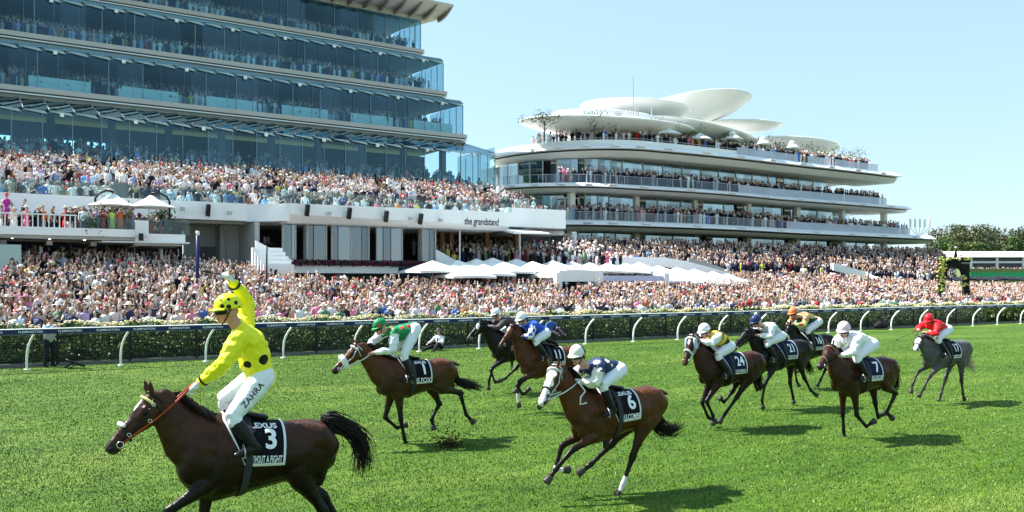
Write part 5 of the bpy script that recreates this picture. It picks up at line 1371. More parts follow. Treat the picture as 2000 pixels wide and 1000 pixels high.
        nr = [.30, .305, .275, .235, .202, .176, .155, .13]; nw = [.15, .148, .125, .105, .092, .082, .076, .072]
        b.tube(npt, [r*sc for r in nr], 16, side=Yx, rb=[w*sc for w in nw], roundcap=True)
        s.neck = npt; s.neckr = [r*sc for r in nr]
        # ears are part of the head skin
        s.ears = []
        for sg in (1, -1):
            e0 = pl+h*(.02*L_)+dn*.02*sc+side*.052*sg*sc; up = (-dn*.75-h*.55).normalized()
            up = (up+side*.22*sg).normalized()
            b.tube([e0-up*.03*sc, e0+up*.03*sc, e0+up*.08*sc, e0+up*.12*sc, e0+up*.155*sc], [.024*sc, .031*sc, .029*sc, .019*sc, .005*sc], 8, side=side, rb=[.02*sc, .020*sc, .016*sc, .010*sc, .004*sc]); s.ears.append((e0, up))
        # tail dock
        b.tube([s.T(-.70, 0, 1.43), s.T(-.80, 0, 1.42), s.T(-.90, 0, 1.38)], [.06*sc, .045*sc, .03*sc], 8, roundcap=True)
        body = fuse(b, 'body', s.voxel, 3, COAT, s.root)
        s.relax(body.data)
        s.body = body; me = body.data
        base = np.array(col); lg = np.array(leg); mz_c = np.array(muzcol if muzcol is not None else leg)
        def colour(p):
            c = np.repeat(base[None], len(p), 0).astype(float)
            if tint is not None:   # coat paler upward: natural tone plus painted-in top light and belly shade
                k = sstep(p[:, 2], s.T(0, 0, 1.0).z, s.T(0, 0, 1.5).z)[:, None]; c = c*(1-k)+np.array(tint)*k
            for li, (a, kn, ft, to, kind) in enumerate(s.legs):
                d1, t1 = segdist(p, kn, ft); d0, t0 = segdist(p, a, kn); d2, t2 = segdist(p, ft, to+(to-ft)*.3)
                kk = np.maximum(sstep(t0, .35, 1.0)*(d0 < .12*sc), (np.minimum(d1, d2) < .085*sc)*1.0)[:, None]
                c = c*(1-kk)+lg*kk
                if li in dict(socks):
                    hgt = dict(socks)[li]; w_ = ((d2 < .075*sc) | ((d1 < .06*sc) & (t1 > 1-hgt)))[:, None]; c = np.where(w_, np.array([.75, .72, .66]), c)
            q = p-np.array(pl); th = q@np.array(h)/L_; dd = q@np.array(dn)/sc; ws = q@np.array(side)/sc
            on = (th > -.1) & (th < 1.12) & (dd > -.06) & (dd < .26) & (np.abs(ws) < .14)
            km = (sstep(th, .74, .98)*on)[:, None]; c = c*(1-km)+mz_c*km
            if blaze:
                wd = {1: .022, 2: .055, 3: .075}[blaze]; wv2 = wd*(1-.45*np.clip(th, 0, 1))
                top = np.array([x for x in np.interp(th, [a[0] for a in hst], [a[1]-a[2] for a in hst])])
                z = on & (np.abs(ws) < wv2+.008*np.sin(th*30)) & (th > (.10 if blaze > 1 else .13)) & (th < (1.05 if blaze > 1 else .34)) & (dd < top+.045+(.05 if blaze == 3 else 0))
                c = np.where(z[:, None], np.array([.78, .75, .70]), c)
            return c
        paint(me, colour)
        # hooves
        for c, to, d in s.hoofs:
            q = MB(); e = to+d*.035*sc
            a_ = c.lerp(to, .25)
            q.tube([a_, a_.lerp(e, .15), a_.lerp(e, .9), e], [.040*sc, .047*sc, .062*sc, .060*sc], 12, side=Yx, rb=[.038*sc, .044*sc, .055*sc, .053*sc])
            q.build('hoof', mat('hoof_horn', (.05, .045, .04), .45, .3, 12), s.root, True)
        # eyes and nostrils
        q = MB()
        for sg in (1, -1): q.ball(pl+h*(.30*L_)+dn*.072*sc+side*.088*sg*sc, .021*sc, 10, 6)
        q.pieces('eye', EYEM, s.root, True)
        q = MB()
        for sg in (1, -1):
            c = pl+h*(.955*L_)+dn*.058*sc+side*.045*sg*sc; Mx = Matrix((h, side, dn)).transposed()
            q.ball(c, (.026*sc, .014*sc, .02*sc), 10, 6, Mx)
        q.pieces('nostril', mat('dark_nostril', (.006, .004, .004), .6, .1, 5), s.root, True)
        # mane
        def hairs(paths, r0, r1, name, colr, par):
            q = MB(); 
            for pth, ra in paths: q.tube(pth, [ra*(1-.9*i/(len(pth)-1)) for i in range(len(pth))], 4, cap=False)
            me_ = np_mesh(name, np.array(q.v), np.array(q.f, dtype=np.int32), HAIRM, np.array(colr)[None]*(1+.5*np.repeat(rng.random(len(q.v)//1), 1)[:, None]), smooth=True)
            o = bpy.data.objects.new(name, me_); link(o, par); return o
        pth = []
        cn = len(npt); r_ = np.random.default_rng(int(abs(W_hash(s.base))))
        for i in range(420 if s.voxel < .016 else 160):
            t = r_.random()*.86+.1; f = t*(cn-1); k = min(int(f), cn-2); c = npt[k].lerp(npt[k+1], f-k); tg = (npt[k+1]-npt[k]).normalized(); up = Vector(Yx).cross(tg); up = up if up.z > 0 else -up
            rr_ = s.neckr[k]*(1-(f-k))+s.neckr[k+1]*(f-k)
            if k == 0: continue
            p0 = c+up*(rr_-.02*sc); back = -tg; ln = (.09+.10*r_.random())*sc; dy = (r_.random()-.2)*.8
            p1 = p0+(up*.75+back*.35+Vector((0, dy*.5, 0)))*ln*.6; p2 = p1+(up*.15+back*.9+Vector((0, dy, -.25)))*ln
            pth.append(([p0, p1, p2], .012*sc))
        hairs(pth, .01, .002, 'mane', mane, s.root)
        # tail
        pth = []; tp = [s.T(-.74, 0, 1.40)]+[s.px(q_, 0) for q_ in tail]
        for i in range(300 if s.voxel < .016 else 170):
            o1 = Vector(r_.normal(size=3))*.019*sc; sp = Vector(r_.normal(size=3)); L2 = .55+.5*r_.random()
            P_ = []; m = len(tp)
            nseg = 9
            for j in range(nseg):
                f = j/(nseg-1)*(m-1)*min(1, L2); k = min(int(f), m-2); a = tp[max(0, k-1)]; p1, p2 = tp[k], tp[k+1]; e = tp[min(m-1, k+2)]; u_ = f-k
                c = .5*((2*p1)+(-a+p2)*u_+(2*a-5*p1+4*p2-e)*u_*u_+(-a+3*p1-3*p2+e)*u_**3)
                w_ = j/(nseg-1); P_.append(c+o1*(1+1.5*w_)+sp*(.030*sc*w_**2.0)+Vector((math.sin(j*1.3+i)*.008, math.cos(j+i*.7)*.012, math.sin(i+j*.9)*.01))*w_)
            pth.append((P_, .0125*sc))
        hairs(pth, .01, .002, 'tail', tailcol or mane, s.root)
        n_ = len(me.vertices); s.bvh = BVHTree.FromPolygons([v.co.copy() for v in me.vertices], [tuple(p.vertices) for p in me.polygons])
        return s
    # ---- surface point on the trunk: x template, angle from the top (0) down the near side (+)
    def relax(s, me, it=6):
        n = len(me.vertices); co = np.empty(n*3); me.vertices.foreach_get('co', co); co = co.reshape(-1, 3)
        e = np.empty(len(me.edges)*2, np.int32); me.edges.foreach_get('vertices', e); e = e.reshape(-1, 2)
        deg = np.bincount(e.ravel(), minlength=n)[:, None]
        w = np.ones(n)
        for a, k, f, t, kd in s.legs:
            d = np.minimum(segdist(co, k, f)[0], segdist(co, f, t)[0]); d0, t0 = segdist(co, a, k)
            w = np.where((d < .12*s.s) | ((d0 < .13*s.s) & (t0 > .45)), 0.0, w)
        dh = segdist(co, s.poll, s.poll+s.h*s.L)[0]; w = np.where(dh < .24*s.s, 0.0, w)
        for c, u in s.ears: w = np.where(segdist(co, c, c+u*.17)[0] < .06, 0.0, w)
        w = (w*.6)[:, None]
        for _ in range(it):
            acc = np.zeros_like(co); np.add.at(acc, e[:, 0], co[e[:, 1]]); np.add.at(acc, e[:, 1], co[e[:, 0]]); co = co*(1-w)+acc/deg*w
        me.vertices.foreach_set('co', co.astype(np.float32).ravel()); me.update()
    def surf(s, x, th, off=.012):
        o = s.T(x, 0, 1.22); d = (s.T(x, 1, 1.22)-o).normalized()*math.sin(th)+(s.T(x, 0, 2.22)-o).normalized()*math.cos(th)
        hit = s.bvh.ray_cast(o+d*.9*s.s, -d, 1.0)
        p = hit[0] if hit[0] is not None else o+d*.28*s.s
        return p+d*off
    def cloth(s, number, word, brand=None, x0=.40, x1=-.20, cm=None, t_bot=1.95, white=False, numx=None, word_sz=.10):
        cm = cm or CLOTHK; nx, nt_ = 26, 40
        b = MB(); X = lambda i, th: x0+(x1-x0)*(i/nx)
        def edge(i, th):   # front edge slants back, rear edge almost upright
            f = i/nx; sl = .20*max(0, abs(th)-.3)/1.6*(1-f)**1.5
            return x0-sl+(x1-x0+sl*1.0)*f
        rows = []
        for j in range(nt_+1):
            th = -t_bot+2*t_bot*j/nt_
            rows.append([s.surf(edge(i, th), th, .014*s.s) for i in range(nx+1)])
        # soften the draping
        for _ in range(2):
            for j in range(1, nt_):
                for i in range(1, nx): rows[j][i] = rows[j][i]*.5+(rows[j-1][i]+rows[j+1][i]+rows[j][i-1]+rows[j][i+1])*.125
        s.rows, s.nx, s.nt, s.tb = rows, nx, nt_, t_bot
        fs = []; vs_ = [p for r in rows for p in r]
        for j in range(nt_):
            for i in range(nx):
                b.cur = 1 if (i in (0, nx-1) or j in (0, nt_-1)) else 0
                b.f.append((j*(nx+1)+i, j*(nx+1)+i+1, (j+1)*(nx+1)+i+1, (j+1)*(nx+1)+i)); b.m.append(b.cur)
        b.v = [tuple(p) for p in vs_]
        o = b.build('saddle_cloth', [cm, CLOTHW], s.root, True)
        sm = o.modifiers.new('thick', 'SOLIDIFY'); sm.thickness = .006; sm.offset = 0
        s.cl = o
        def C_(fx, ft, off):   # fx 0 front .. 1 rear, ft 0 top .. 1 bottom (near side)
            j = nt_*.5+ft*nt_*.5; i = fx*nx; j0 = min(int(j), nt_-1); i0 = min(max(int(i), 0), nx-1); a, c = j-j0, i-i0
            p = (rows[j0][i0]*(1-a)*(1-c)+rows[j0+1][i0]*a*(1-c)+rows[j0][i0+1]*(1-a)*c+rows[j0+1][i0+1]*a*c)
            e1 = rows[min(j0+1, nt_)][i0]-rows[j0][i0]; e2 = rows[j0][min(i0+1, nx)]-rows[j0][i0]; n_ = e2.cross(e1).normalized()
            if n_.dot(p-s.T(-.1, 0, 1.22)) < 0: n_ = -n_
            return p+n_*off
        s.C_ = C_
        W_ = abs(x1-x0)*s.s; H_ = t_bot*.30*s.s
        q = MB()
        def put(txt, size, cx, cy, bold, xs, q):
            vs2, fs2 = text_subdiv(*text_mb(txt, size, 1, bold, 0, xs), .03)
            q.add([C_(cx+x/W_, cy-y/H_, .011) for x, y in vs2], fs2)
        put(number, .30*s.s, numx or (.74 if len(number) < 2 else .70), .53, .008, .95 if len(number) < 2 else .72, q)
        put(word, word_sz*s.s, .60, .885, .002, .43/max(.43, .62*word_sz*len(word)), q)
        if brand: put(brand, .10*s.s, .64, .25, .0035, .95, q)
        q.build('lettering', TXTW, s.cl)
        # saddle, stirrup leather, girth
        q = MB(); q.tube([s.surf(.24, 0, .03*s.s), s.surf(.12, 0, .035*s.s), s.surf(.04, 0, .03*s.s), s.surf(-.04, 0, .04*s.s)], [.025*s.s]*4, 10, side=(0, 1, 0), rb=[.08*s.s, .10*s.s, .10*s.s, .09*s.s], roundcap=True)
        sd_ = q.build('saddle', LEA, s.root, True)
        q = MB(); w = .035; n = 44; rs = []
        for k in range(n+1):
            th = -math.pi*1.02+2*math.pi*1.02*k/n; off = .022*s.s if abs(th) < t_bot else .008*s.s
            rs.append([s.surf(.16-w, th, off), s.surf(.16+w, th, off), s.surf(.16+w, th, off+.006), s.surf(.16-w, th, off+.006)])
        q.rings(rs, False); q.build('girth', mat('grey_girth_webbing', (.035, .038, .042), .7, .2, 20), s.root)
        return s
    def hring(s, t, off=.006, r=.008, m=LEA, name='noseband', n=20, lean=0, rb=None, half=False):
        """strap around the head at station t"""
        o_, a_, w_ = [np.interp(t, [q[0] for q in s.hst], [q[k] for q in s.hst]) for k in (1, 2, 3)]
        pts = []
        for k in range(n+1):
            a = 2*math.pi*k/n if not half else R(-80)+R(160)*k/n; pts.append(s.poll+s.h*((t+lean*(-math.cos(a)))*s.L)+s.dn*((o_-(a_+off)*math.cos(a))*s.s)+s.side*((w_+off)*math.sin(a)*s.s))
        q = MB(); q.tube(pts, r*s.s, 8, cap=False, rb=(rb or r)*s.s); return q.build(name, m, s.root, True)
    def bridle(s, m=LEA, brow=None, nose=None, hands=None, roll=0, rein=None, browr=.011, rings=False):
        s.hring(.015, .010, .009, m, 'headpiece'); s.hring(.12, .010, browr, brow or m, 'browband', half=True)
        if roll: s.hring(.60, .015, roll, nose or FLEECE, 'noseband', lean=.06)
        else: s.hring(.66, .006, .011, nose or m, 'noseband', lean=.05)
        bit = [s.poll+s.h*(.84*s.L)+s.dn*.088*s.s+s.side*.062*sg*s.s for sg in (1, -1)]
        q = MB()
        for k, sg in enumerate((1, -1)):
            a = s.poll+s.h*(.06*s.L)+s.dn*.05*s.s+s.side*.092*sg*s.s; c = s.poll+s.h*(.36*s.L)+s.dn*.11*s.s+s.side*.108*sg*s.s
            q.tube([a, c, s.poll+s.h*(.62*s.L)+s.dn*.095*s.s+s.side*.074*sg*s.s, bit[k]], .009*s.s, 6, side=s.side, rb=.005*s.s)
            q.tube([a, s.poll+s.h*(.16*s.L)+s.dn*.20*s.s+s.side*.085*sg*s.s, s.poll+s.h*(.2*s.L)+s.dn*.235*s.s], .007*s.s, 6)
        q.pieces('cheek_strap', m, s.root, True)
        q = MB()
        for k in (0, 1):
            ring = [bit[k]+(s.h*math.cos(a)+s.dn*math.sin(a))*.030*s.s+s.side*(.006 if k == 0 else -.006) for a in [2*math.pi*i/14 for i in range(15)]]
            q.tube(ring, .0045*s.s, 6, cap=False)
        if rings:
            for t_, d_ in ((.13, .075), (.34, .15), (.66, .09)):
                c = s.poll+s.h*(t_*s.L)+s.dn*d_*s.s+s.side*(.108 if t_ < .5 else .078)*s.s
                q.tube([c+(s.h*math.cos(a)*.014+s.dn*math.sin(a)*.02)*s.s for a in [2*math.pi*i/10 for i in range(11)]], .004*s.s, 5, cap=False)
        q.pieces('bit_ring', mat('bit_steel', (.7, .7, .72), .25, .05, 5, metal=.9), s.root, True)
        if hands:
            for k, hp in enumerate(hands):
                q = MB(); a = bit[k]; mid = (a+hp)/2+Vector((0, 0, -.035*s.s)); 
                q.tube([a, a.lerp(mid, .5), mid, mid.lerp(hp, .5)+Vector((0, 0, -.01)), hp], .011*s.s, 6, side=s.side, rb=.005*s.s); q.build('rein', rein or m, s.root, True)
        return s
def W_hash(v): return int(abs(v.x*1000)+abs(v.y*77)) % 100000
# ============================================================ JOCKEYS
BREE = mat('white_breeches', (.78, .80, .86), .6, .05, 12, bump=.25, bscale=25)
BOOT = mat('black_boot', (.012, .012, .013), .28, .2, 10)
SKINM = vcol_mat('skin', .5, 25, .06)
GLOVEM = mat('pale_glove', (.62, .70, .72), .7, .1, 30)
GOGG = mat('dark_goggles', (.01, .01, .012), .12, .1, 5)
def silk_mat(name, base, spots=(), r=.05, spot=(.01, .01, .01), second=None, fold=.5, bands=None):
    """racing silk; spots are (x, y, z) centres in local space, second = (axis test) colour blocks"""
    m, nt, b = nmat(name); N, L = nt.nodes, nt.links; setin(b, rough=.5, spec=.25)
    tc = N.new('ShaderNodeTexCoord'); cur = N.new('ShaderNodeRGB'); cur.outputs[0].default_value = (*base, 1); cur = cur.outputs[0]
    if 'cap' not in name:
        a = N.new('ShaderNodeAttribute'); a.attribute_name = 'Col'
        mx = N.new('ShaderNodeMix'); mx.data_type = 'RGBA'; mx.blend_type = 'MULTIPLY'; mx.inputs[0].default_value = 1; L.new(cur, mx.inputs[6]); L.new(a.outputs['Color'], mx.inputs[7]); cur = mx.outputs[2]
    for c in spots:
        rr_ = c[3] if len(c) > 3 else r
        d = N.new('ShaderNodeVectorMath'); d.operation = 'DISTANCE'; ys = .5 if len(c) > 3 and name.find('cap') < 0 else .6; d.inputs[1].default_value = (c[0], c[1]*ys, c[2]); sv = N.new('ShaderNodeVectorMath'); sv.operation = 'MULTIPLY'; sv.inputs[1].default_value = (1, ys, 1); L.new(tc.outputs['Object'], sv.inputs[0]); L.new(sv.outputs[0], d.inputs[0])
        lt = N.new('ShaderNodeMath'); lt.operation = 'LESS_THAN'; lt.inputs[1].default_value = rr_; L.new(d.outputs['Value'], lt.inputs[0])
        x = N.new('ShaderNodeMix'); x.data_type = 'RGBA'; L.new(lt.outputs[0], x.inputs[0]); L.new(cur, x.inputs[6]); x.inputs[7].default_value = (*spot, 1); cur = x.outputs[2]
    L.new(cur, b.inputs['Base Color'])
    nz = N.new('ShaderNodeTexNoise'); nz.inputs['Scale'].default_value = 9; nz.inputs['Detail'].default_value = 3; nz.inputs['Distortion'].default_value = 1.5; L.new(tc.outputs['Object'], nz.inputs['Vector'])
    bp = N.new('ShaderNodeBump'); bp.inputs['Strength'].default_value = fold; bp.inputs['Distance'].default_value = .05; L.new(nz.outputs[0], bp.inputs['Height']); L.new(bp.outputs[0], b.inputs['Normal'])
    return m
class Jockey:
    def __init__(s, H, label, pts, colours, k=1.0, helmet=(.8, .8, .8), fwd=None, voxel=None, silk=None, cap_silk=None, capspots=(), glove=None, boots=BOOT, face_yaw=0, bulk=0.0):
        """pts: pixels cap, shN, elN, haN, shF, elF, haF, hip, knN, anN (+knF) on the horse's planes"""
        s.H = H; q = H.px; k_ = k*H.s*1.09
        s.root = thing('person', label, 'person', 'jockeys riding in the race', loc=H.base, rz=H.hd)
        head = q(pts['cap'], 0); shN = q(pts['shN'], .19*k_); hip = q(pts['hip'], .0)
        if 'shF' in pts: shF = q(pts['shF'], -.19*k_)
        else: shF = Vector((shN.x, -.19*k_, shN.z))
        elN = q(pts['elN'], .25*k_); haN = q(pts['haN'], .09*k_)
        elF = q(pts['elF'], -.25*k_) if 'elF' in pts else Vector((elN.x, -.25*k_, elN.z))
        haF = q(pts['haF'], -.09*k_) if 'haF' in pts else Vector((haN.x+.02, -.09*k_, haN.z+.01))
        knN = q(pts['knN'], .21*k_); anN = q(pts['anN'], .27*k_)
        knF = q(pts['knF'], -.21*k_) if 'knF' in pts else Vector((knN.x, -.21*k_, knN.z)); anF = Vector((anN.x, -.27*k_, anN.z))
        def lim(a, c, L_, lo, hi):
            d = c-a; l = max(d.length, 1e-5); return a+d*(min(max(l, L_*lo), L_*hi)/l)
        elN = lim(shN, elN, .29*k_, .8, 1.1); elF = lim(shF, elF, .29*k_, .8, 1.1)
        haN = lim(elN, haN, .30*k_, .75, 1.15); haF = lim(elF, haF, .30*k_, .75, 1.15)
        s.haN, s.haF, s.head = haN, haF, head
        hN, hF = hip+Vector((0, .09*k_, 0)), hip+Vector((0, -.09*k_, 0))
        ne = (shN+shF)/2; up = (ne-hip).normalized()
        side = Vector((0, 1, 0)); fr = side.cross(up); fr = fr if fr.x > 0 else -fr
        nk = ne+up*.05*k_+fr*.01
        v = voxel or (.012 if H.voxel < .016 else .016)
        def arm(b, sh, el, ha, g, wrist=.80, cuff=0):
            w = el.lerp(ha, wrist); b.tube([sh-up*.0, sh.lerp(el, .5), el, el.lerp(w, .35), w], [(.062+g)*k_, (.055+g)*k_, (.045+g)*k_, (.044+g)*k_, (.030+g*.6)*k_], 10, roundcap=True)
        def leg(b, h_, kn, an, g, end=1.0):
            e = kn.lerp(an, end); pts_ = [h_, h_.lerp(kn, .5), kn, kn.lerp(e, .4), e]
            b.tube(pts_, [(.105+g)*k_, (.088+g)*k_, (.062+g)*k_, (.060+g)*k_, (.045+g)*k_], 12, roundcap=True)
        def torso(b, g):
            m = hip.lerp(ne, .45)-fr*.03*k_
            b.tube([hip-up*.02, hip.lerp(m, .6), m, m.lerp(ne, .5)-fr*.02*k_, ne-up*.04*k_], [(.105+g)*k_, (.095+g)*k_, (.105+g)*k_, (.115+g)*k_, (.085+g)*k_], 14, side=side, rb=[(.15+g)*k_, (.135+g)*k_, (.155+g)*k_, (.175+g)*k_, (.15+g)*k_], roundcap=True)
        # --- one continuous body
        b = MB(); torso(b, 0); arm(b, shN, elN, haN, 0, 1); arm(b, shF, elF, haF, 0, 1); leg(b, hN, knN, anN, 0); leg(b, hF, knF, anF, 0)
        fy = R(face_yaw); fw = Vector((math.cos(fy), math.sin(fy), pts.get('nod', -.1))).normalized(); sd_ = Vector((-math.sin(fy), math.cos(fy), 0)); hu = fw.cross(sd_); hu = hu if hu.z > 0 else -hu
        hc = head-hu*.035*k_
        b.tube([nk, hc-hu*.07*k_-fw*.02*k_], [.062*k_, .055*k_], 12, roundcap=True)
        Mx = Matrix((fw, sd_, hu)).transposed()
        b.ball(hc, (.098*k_, .078*k_, .105*k_), 16, 12, Mx); b.ball(hc+fw*.03*k_-hu*.055*k_, (.062*k_, .056*k_, .07*k_), 14, 10, Mx)
        b.tube([hc+fw*.088*k_-hu*.015*k_, hc+fw*.112*k_-hu*.045*k_], [.012*k_, .017*k_], 8, roundcap=True)
        b.ball(hc+fw*.078*k_-hu*.103*k_, (.022*k_, .026*k_, .02*k_), 8, 6, Mx); b.ball(hc+fw*.088*k_-hu*.073*k_, (.012*k_, .024*k_, .008*k_), 8, 6, Mx)
        for sg in (1, -1): b.ball(hc+sd_*.078*sg*k_-hu*.03*k_, (.018*k_, .012*k_, .03*k_), 8, 6, Mx)
        palms = []
        for ha, el, sg in ((haN, elN, 1), (haF, elF, -1)):
            d = (ha-el).normalized(); b.tube([ha-d*.05*k_, ha, ha+d*.05*k_], [.028*k_, .034*k_, .030*k_], 10, roundcap=True, side=side, rb=[.022*k_, .040*k_, .036*k_]); palms.append((ha, d, sg))
        body = fuse(b, 'body', v*.85, 2, SKINM, s.root)
        skc = np.array(colours.get('skin', (.56, .31, .22)))
        H_ = np.array(hc)
        def pc(p):
            c = np.repeat(skc[None], len(p), 0); q_ = p-H_
            lip = (np.abs(q_@np.array(fw)/k_-.088) < .02) & (np.abs(q_@np.array(hu)/k_+.075) < .009) & (np.abs(q_@np.array(sd_)/k_) < .024)
            return np.where(lip[:, None], skc*np.array([.8, .45, .45]), c)
        paint(body.data, pc)
        s.body = body
        # fingers: short bent chains rooted in the palm, closed round rein or whip
        for ha, d, sg in palms:
            fm = MB()
            ax = Vector((0, 1, 0)); ax = (ax-d*ax.dot(d)).normalized(); cu = d.cross(ax)*(-1 if d.cross(ax).z > 0 else 1)
            for f, ln in zip((-1.5, -.5, .5, 1.5), (.9, 1.0, .95, .75)):
                r0 = ha+d*.045*k_+ax*f*.019*k_; p1 = r0+(d*.030*ln-cu*.0)*k_; p2 = p1+(d*.012+cu*.026)*ln*k_; p3 = p2+(-d*.020+cu*.012)*ln*k_
                fm.tube([r0-d*.012*k_, p1, p2, p3], [.0105*k_, .0100*k_, .0092*k_, .0078*k_], 8, roundcap=True)
            t0 = ha+ax*(-.030*sg)*k_+d*.0*k_; fm.tube([t0, t0+(d*.030-ax*.014*sg+cu*.012)*k_, t0+(d*.044+cu*.030)*k_], [.013*k_, .012*k_, .009*k_], 8, roundcap=True)
            fm.tube([ha-d*.065*k_, ha-d*.03*k_, ha+d*.01*k_, ha+d*.046*k_], [.033*k_, .030*k_, .030*k_, .026*k_], 12, side=ax, rb=[.033*k_, .034*k_, .044*k_, .040*k_], roundcap=True)
            fuse(fm, 'glove' if glove else 'hand', .0045 if v < .013 else .008, 1, glove or mat('hand_skin', tuple(skc), .5, .06, 20), s.root)
        # --- silks
        b = MB(); torso(b, .024+bulk*.5); b.tube([hip.lerp(ne, .3), hip.lerp(ne, .65)-fr*.03*k_, ne-up*.05*k_], [(.12+bulk)*k_, (.135+bulk)*k_, (.10+bulk)*k_], 14, side=side, rb=[(.16+bulk)*k_, (.185+bulk)*k_, (.165+bulk)*k_], roundcap=True); arm(b, shN, elN, haN, .027); arm(b, shF, elF, haF, .027)
        b.tube([nk-up*.03*k_, nk+up*.025*k_], [.070*k_, .062*k_], 12, roundcap=True)
        jk = fuse(b, 'silks', v, 2, silk, s.root); s.jk = jk
        # wind-blown creases
        me = jk.data; nrm = [vv.normal.copy() for vv in me.vertices]
        for vv, n_ in zip(me.vertices, nrm): vv.co += n_*(noise.noise(Vector((vv.co.x*9, vv.co.y*9, vv.co.z*15)))*.016+noise.noise(vv.co*24)*.006)*k_
        sleeve = colours.get('sleeve'); bodyc = np.array(colours.get('body', (1, 1, 1)))
        def jc(p):
            c = np.repeat(bodyc[None], len(p), 0).astype(float)
            dN = np.minimum(segdist(p, shN, elN)[0], segdist(p, elN, haN)[0]); dF = np.minimum(segdist(p, shF, elF)[0], segdist(p, elF, haF)[0])
            dN = np.minimum(segdist(p, shN.lerp(elN, .15), elN)[0], segdist(p, elN, haN)[0]); dF = np.minimum(segdist(p, shF.lerp(elF, .15), elF)[0], segdist(p, elF, haF)[0])
            isarm = (np.minimum(dN, dF) < .088*k_) & (segdist(p, hip, ne)[0] > .135*k_)
            f = colours.get('fn')
            if sleeve is not None: c = np.where(isarm[:, None], np.array(sleeve), c)
            if f: c = f(p, c, isarm, dict(hip=hip, ne=ne, k=k_, up=up, shN=shN, elN=elN, haN=haN, shF=shF, elF=elF, haF=haF, fr=fr))
            return c
        paint(me, jc)
        # --- breeches and boots
        b = MB(); b.tube([hip-up*.03*k_, hip+up*.07*k_], [.125*k_, .105*k_], 14, side=side, rb=[.168*k_, .15*k_], roundcap=True)
        leg(b, hN, knN, anN, .010, .35); leg(b, hF, knF, anF, .010, .35)
        br = fuse(b, 'breeches', v, 2, BREE, s.root); s.br = br
        me = br.data
        for vv in me.vertices: vv.co += vv.normal*(noise.noise(vv.co*17)*.006)*k_
        s.feet = []
        for kn, an, sg in ((knN, anN, 1), (knF, anF, -1)):
            b = MB(); tf = Vector((pts.get('toe', .17)*1.0, .02*sg, pts.get('toez', -.03)))*k_; st_ = kn.lerp(an, .26)
            b.tube([st_, kn.lerp(an, .6), an], [.068*k_, .062*k_, .046*k_], 12, roundcap=True)
            b.tube([an-Vector((.045, 0, .03))*k_, an+Vector((0, 0, -.045))*k_+tf*.35, an+Vector((0, 0, -.05))*k_+tf], [.045*k_, .042*k_, .03*k_], 10, side=side, rb=[.034*k_, .040*k_, .036*k_], roundcap=True)
            fuse(b, 'boot', v*.9, 2, boots, s.root)
            sp = an+Vector((0, 0, -.085))*k_+tf*.55; b = MB()
            b.tube([sp+Vector((0, -.055, 0))*k_, sp+Vector((0, .055, 0))*k_], .010*k_, 6); b.tube([sp+Vector((0, .055, 0))*k_, sp+Vector((0, .05, .06))*k_, sp+Vector((0, 0, .115))*k_, sp+Vector((0, -.05, .06))*k_, sp+Vector((0, -.055, 0))*k_], .006*k_, 6)
            b.build('stirrup', ALU, H.root, True)
            b = MB(); tp_ = H.surf(.10, R(38)*sg, .02) if hasattr(H, 'bvh') else sp
            b.tube([sp+Vector((0, 0, .115))*k_, tp_], .004*k_, 4, side=(1, 0, 0), rb=.012*k_); b.build('stirrup_leather', LEA, H.root)
        # --- helmet, peak, goggles, strap
        b = MB(); cc = hc+hu*.035*k_-fw*.008*k_
        rs = []
        for th, sc_ in ((100, 1.0), (88, 1.01), (70, .985), (52, .84), (35, .62), (18, .34), (3, .05)):
            a = R(th); rs.append([cc+Mx @ Vector((.127*k_*math.sin(a)*math.cos(2*math.pi*j/24), .106*k_*math.sin(a)*math.sin(2*math.pi*j/24), .120*k_*math.cos(a))) for j in range(24)])
        b.rings(rs); s.hm = b.build('helmet', cap_silk or mat('cap', helmet, .35, .05, 20), s.root, True)
        b = MB(); rs = []
        for r0, dz in ((.100, -.012), (.135, -.020), (.172, -.034)):
            rs.append([cc+Mx @ Vector((r0*k_*math.cos(a), (.100+.018*(r0 > .12))*k_*math.sin(a), dz*k_)) for a in [R(-68+136*j/14) for j in range(15)]])
        b.rings(rs, False, False); pk = b.build('peak', cap_silk or mat('cap', helmet, .35, .05, 20), s.root, True); sm = pk.modifiers.new('t', 'SOLIDIFY'); sm.thickness = .006
        b = MB(); rs = []
        for dz in (-.042, -.020, .004):
            rs.append([hc+Mx @ Vector((.103*k_*math.cos(a), .084*k_*math.sin(a), dz*k_+.008)) for a in [R(-75+150*j/16) for j in range(17)]])
        b.rings(rs, False, False); gg = b.build('goggles', GOGG, s.root, True); sm = gg.modifiers.new('t', 'SOLIDIFY'); sm.thickness = .012; sm.offset = 1
        b = MB()
        for sg in (1, -1): b.tube([cc+Mx @ Vector((.0, .100*sg, -.02))*k_, hc+Mx @ Vector((.035, .068*sg, -.08))*k_, hc+Mx @ Vector((.055, 0, -.128))*k_], .006*k_, 6)
        b.build('chin_strap', LEA, s.root, True)
        s.k = k_; s.Mx = Mx; s.cc = cc; s.ne = ne; s.hip = hip; s.fr = fr; s.up = up; s.knN = knN; s.anN = anN; s.shN = shN; s.elN = elN; s.elF = elF
def whip(loc0, loc1, H, label):
    t = thing('whip', label, 'whip', loc=H.base, rz=H.hd); b = MB(); b.tube([loc0, loc0.lerp(loc1, .3)], [.009, .008], 8, roundcap=True); b.build('grip', BLACK, t, True)
    b = MB(); b.tube([loc0.lerp(loc1, .3), loc0.lerp(loc1, .85), loc1], [.006, .004, .004], 6); d = (loc1-loc0).normalized(); b.tube([loc1-d*.05, loc1+d*.03], [.012, .012], 6); b.build('shaft', BLACK, t, True)
# ============================================================ THE FIELD (pose read off the photograph on each horse's own plane)
DKB = (.010, .0046, .0030); BLK = (.006, .005, .005); LEGB = (.006, .005, .005)
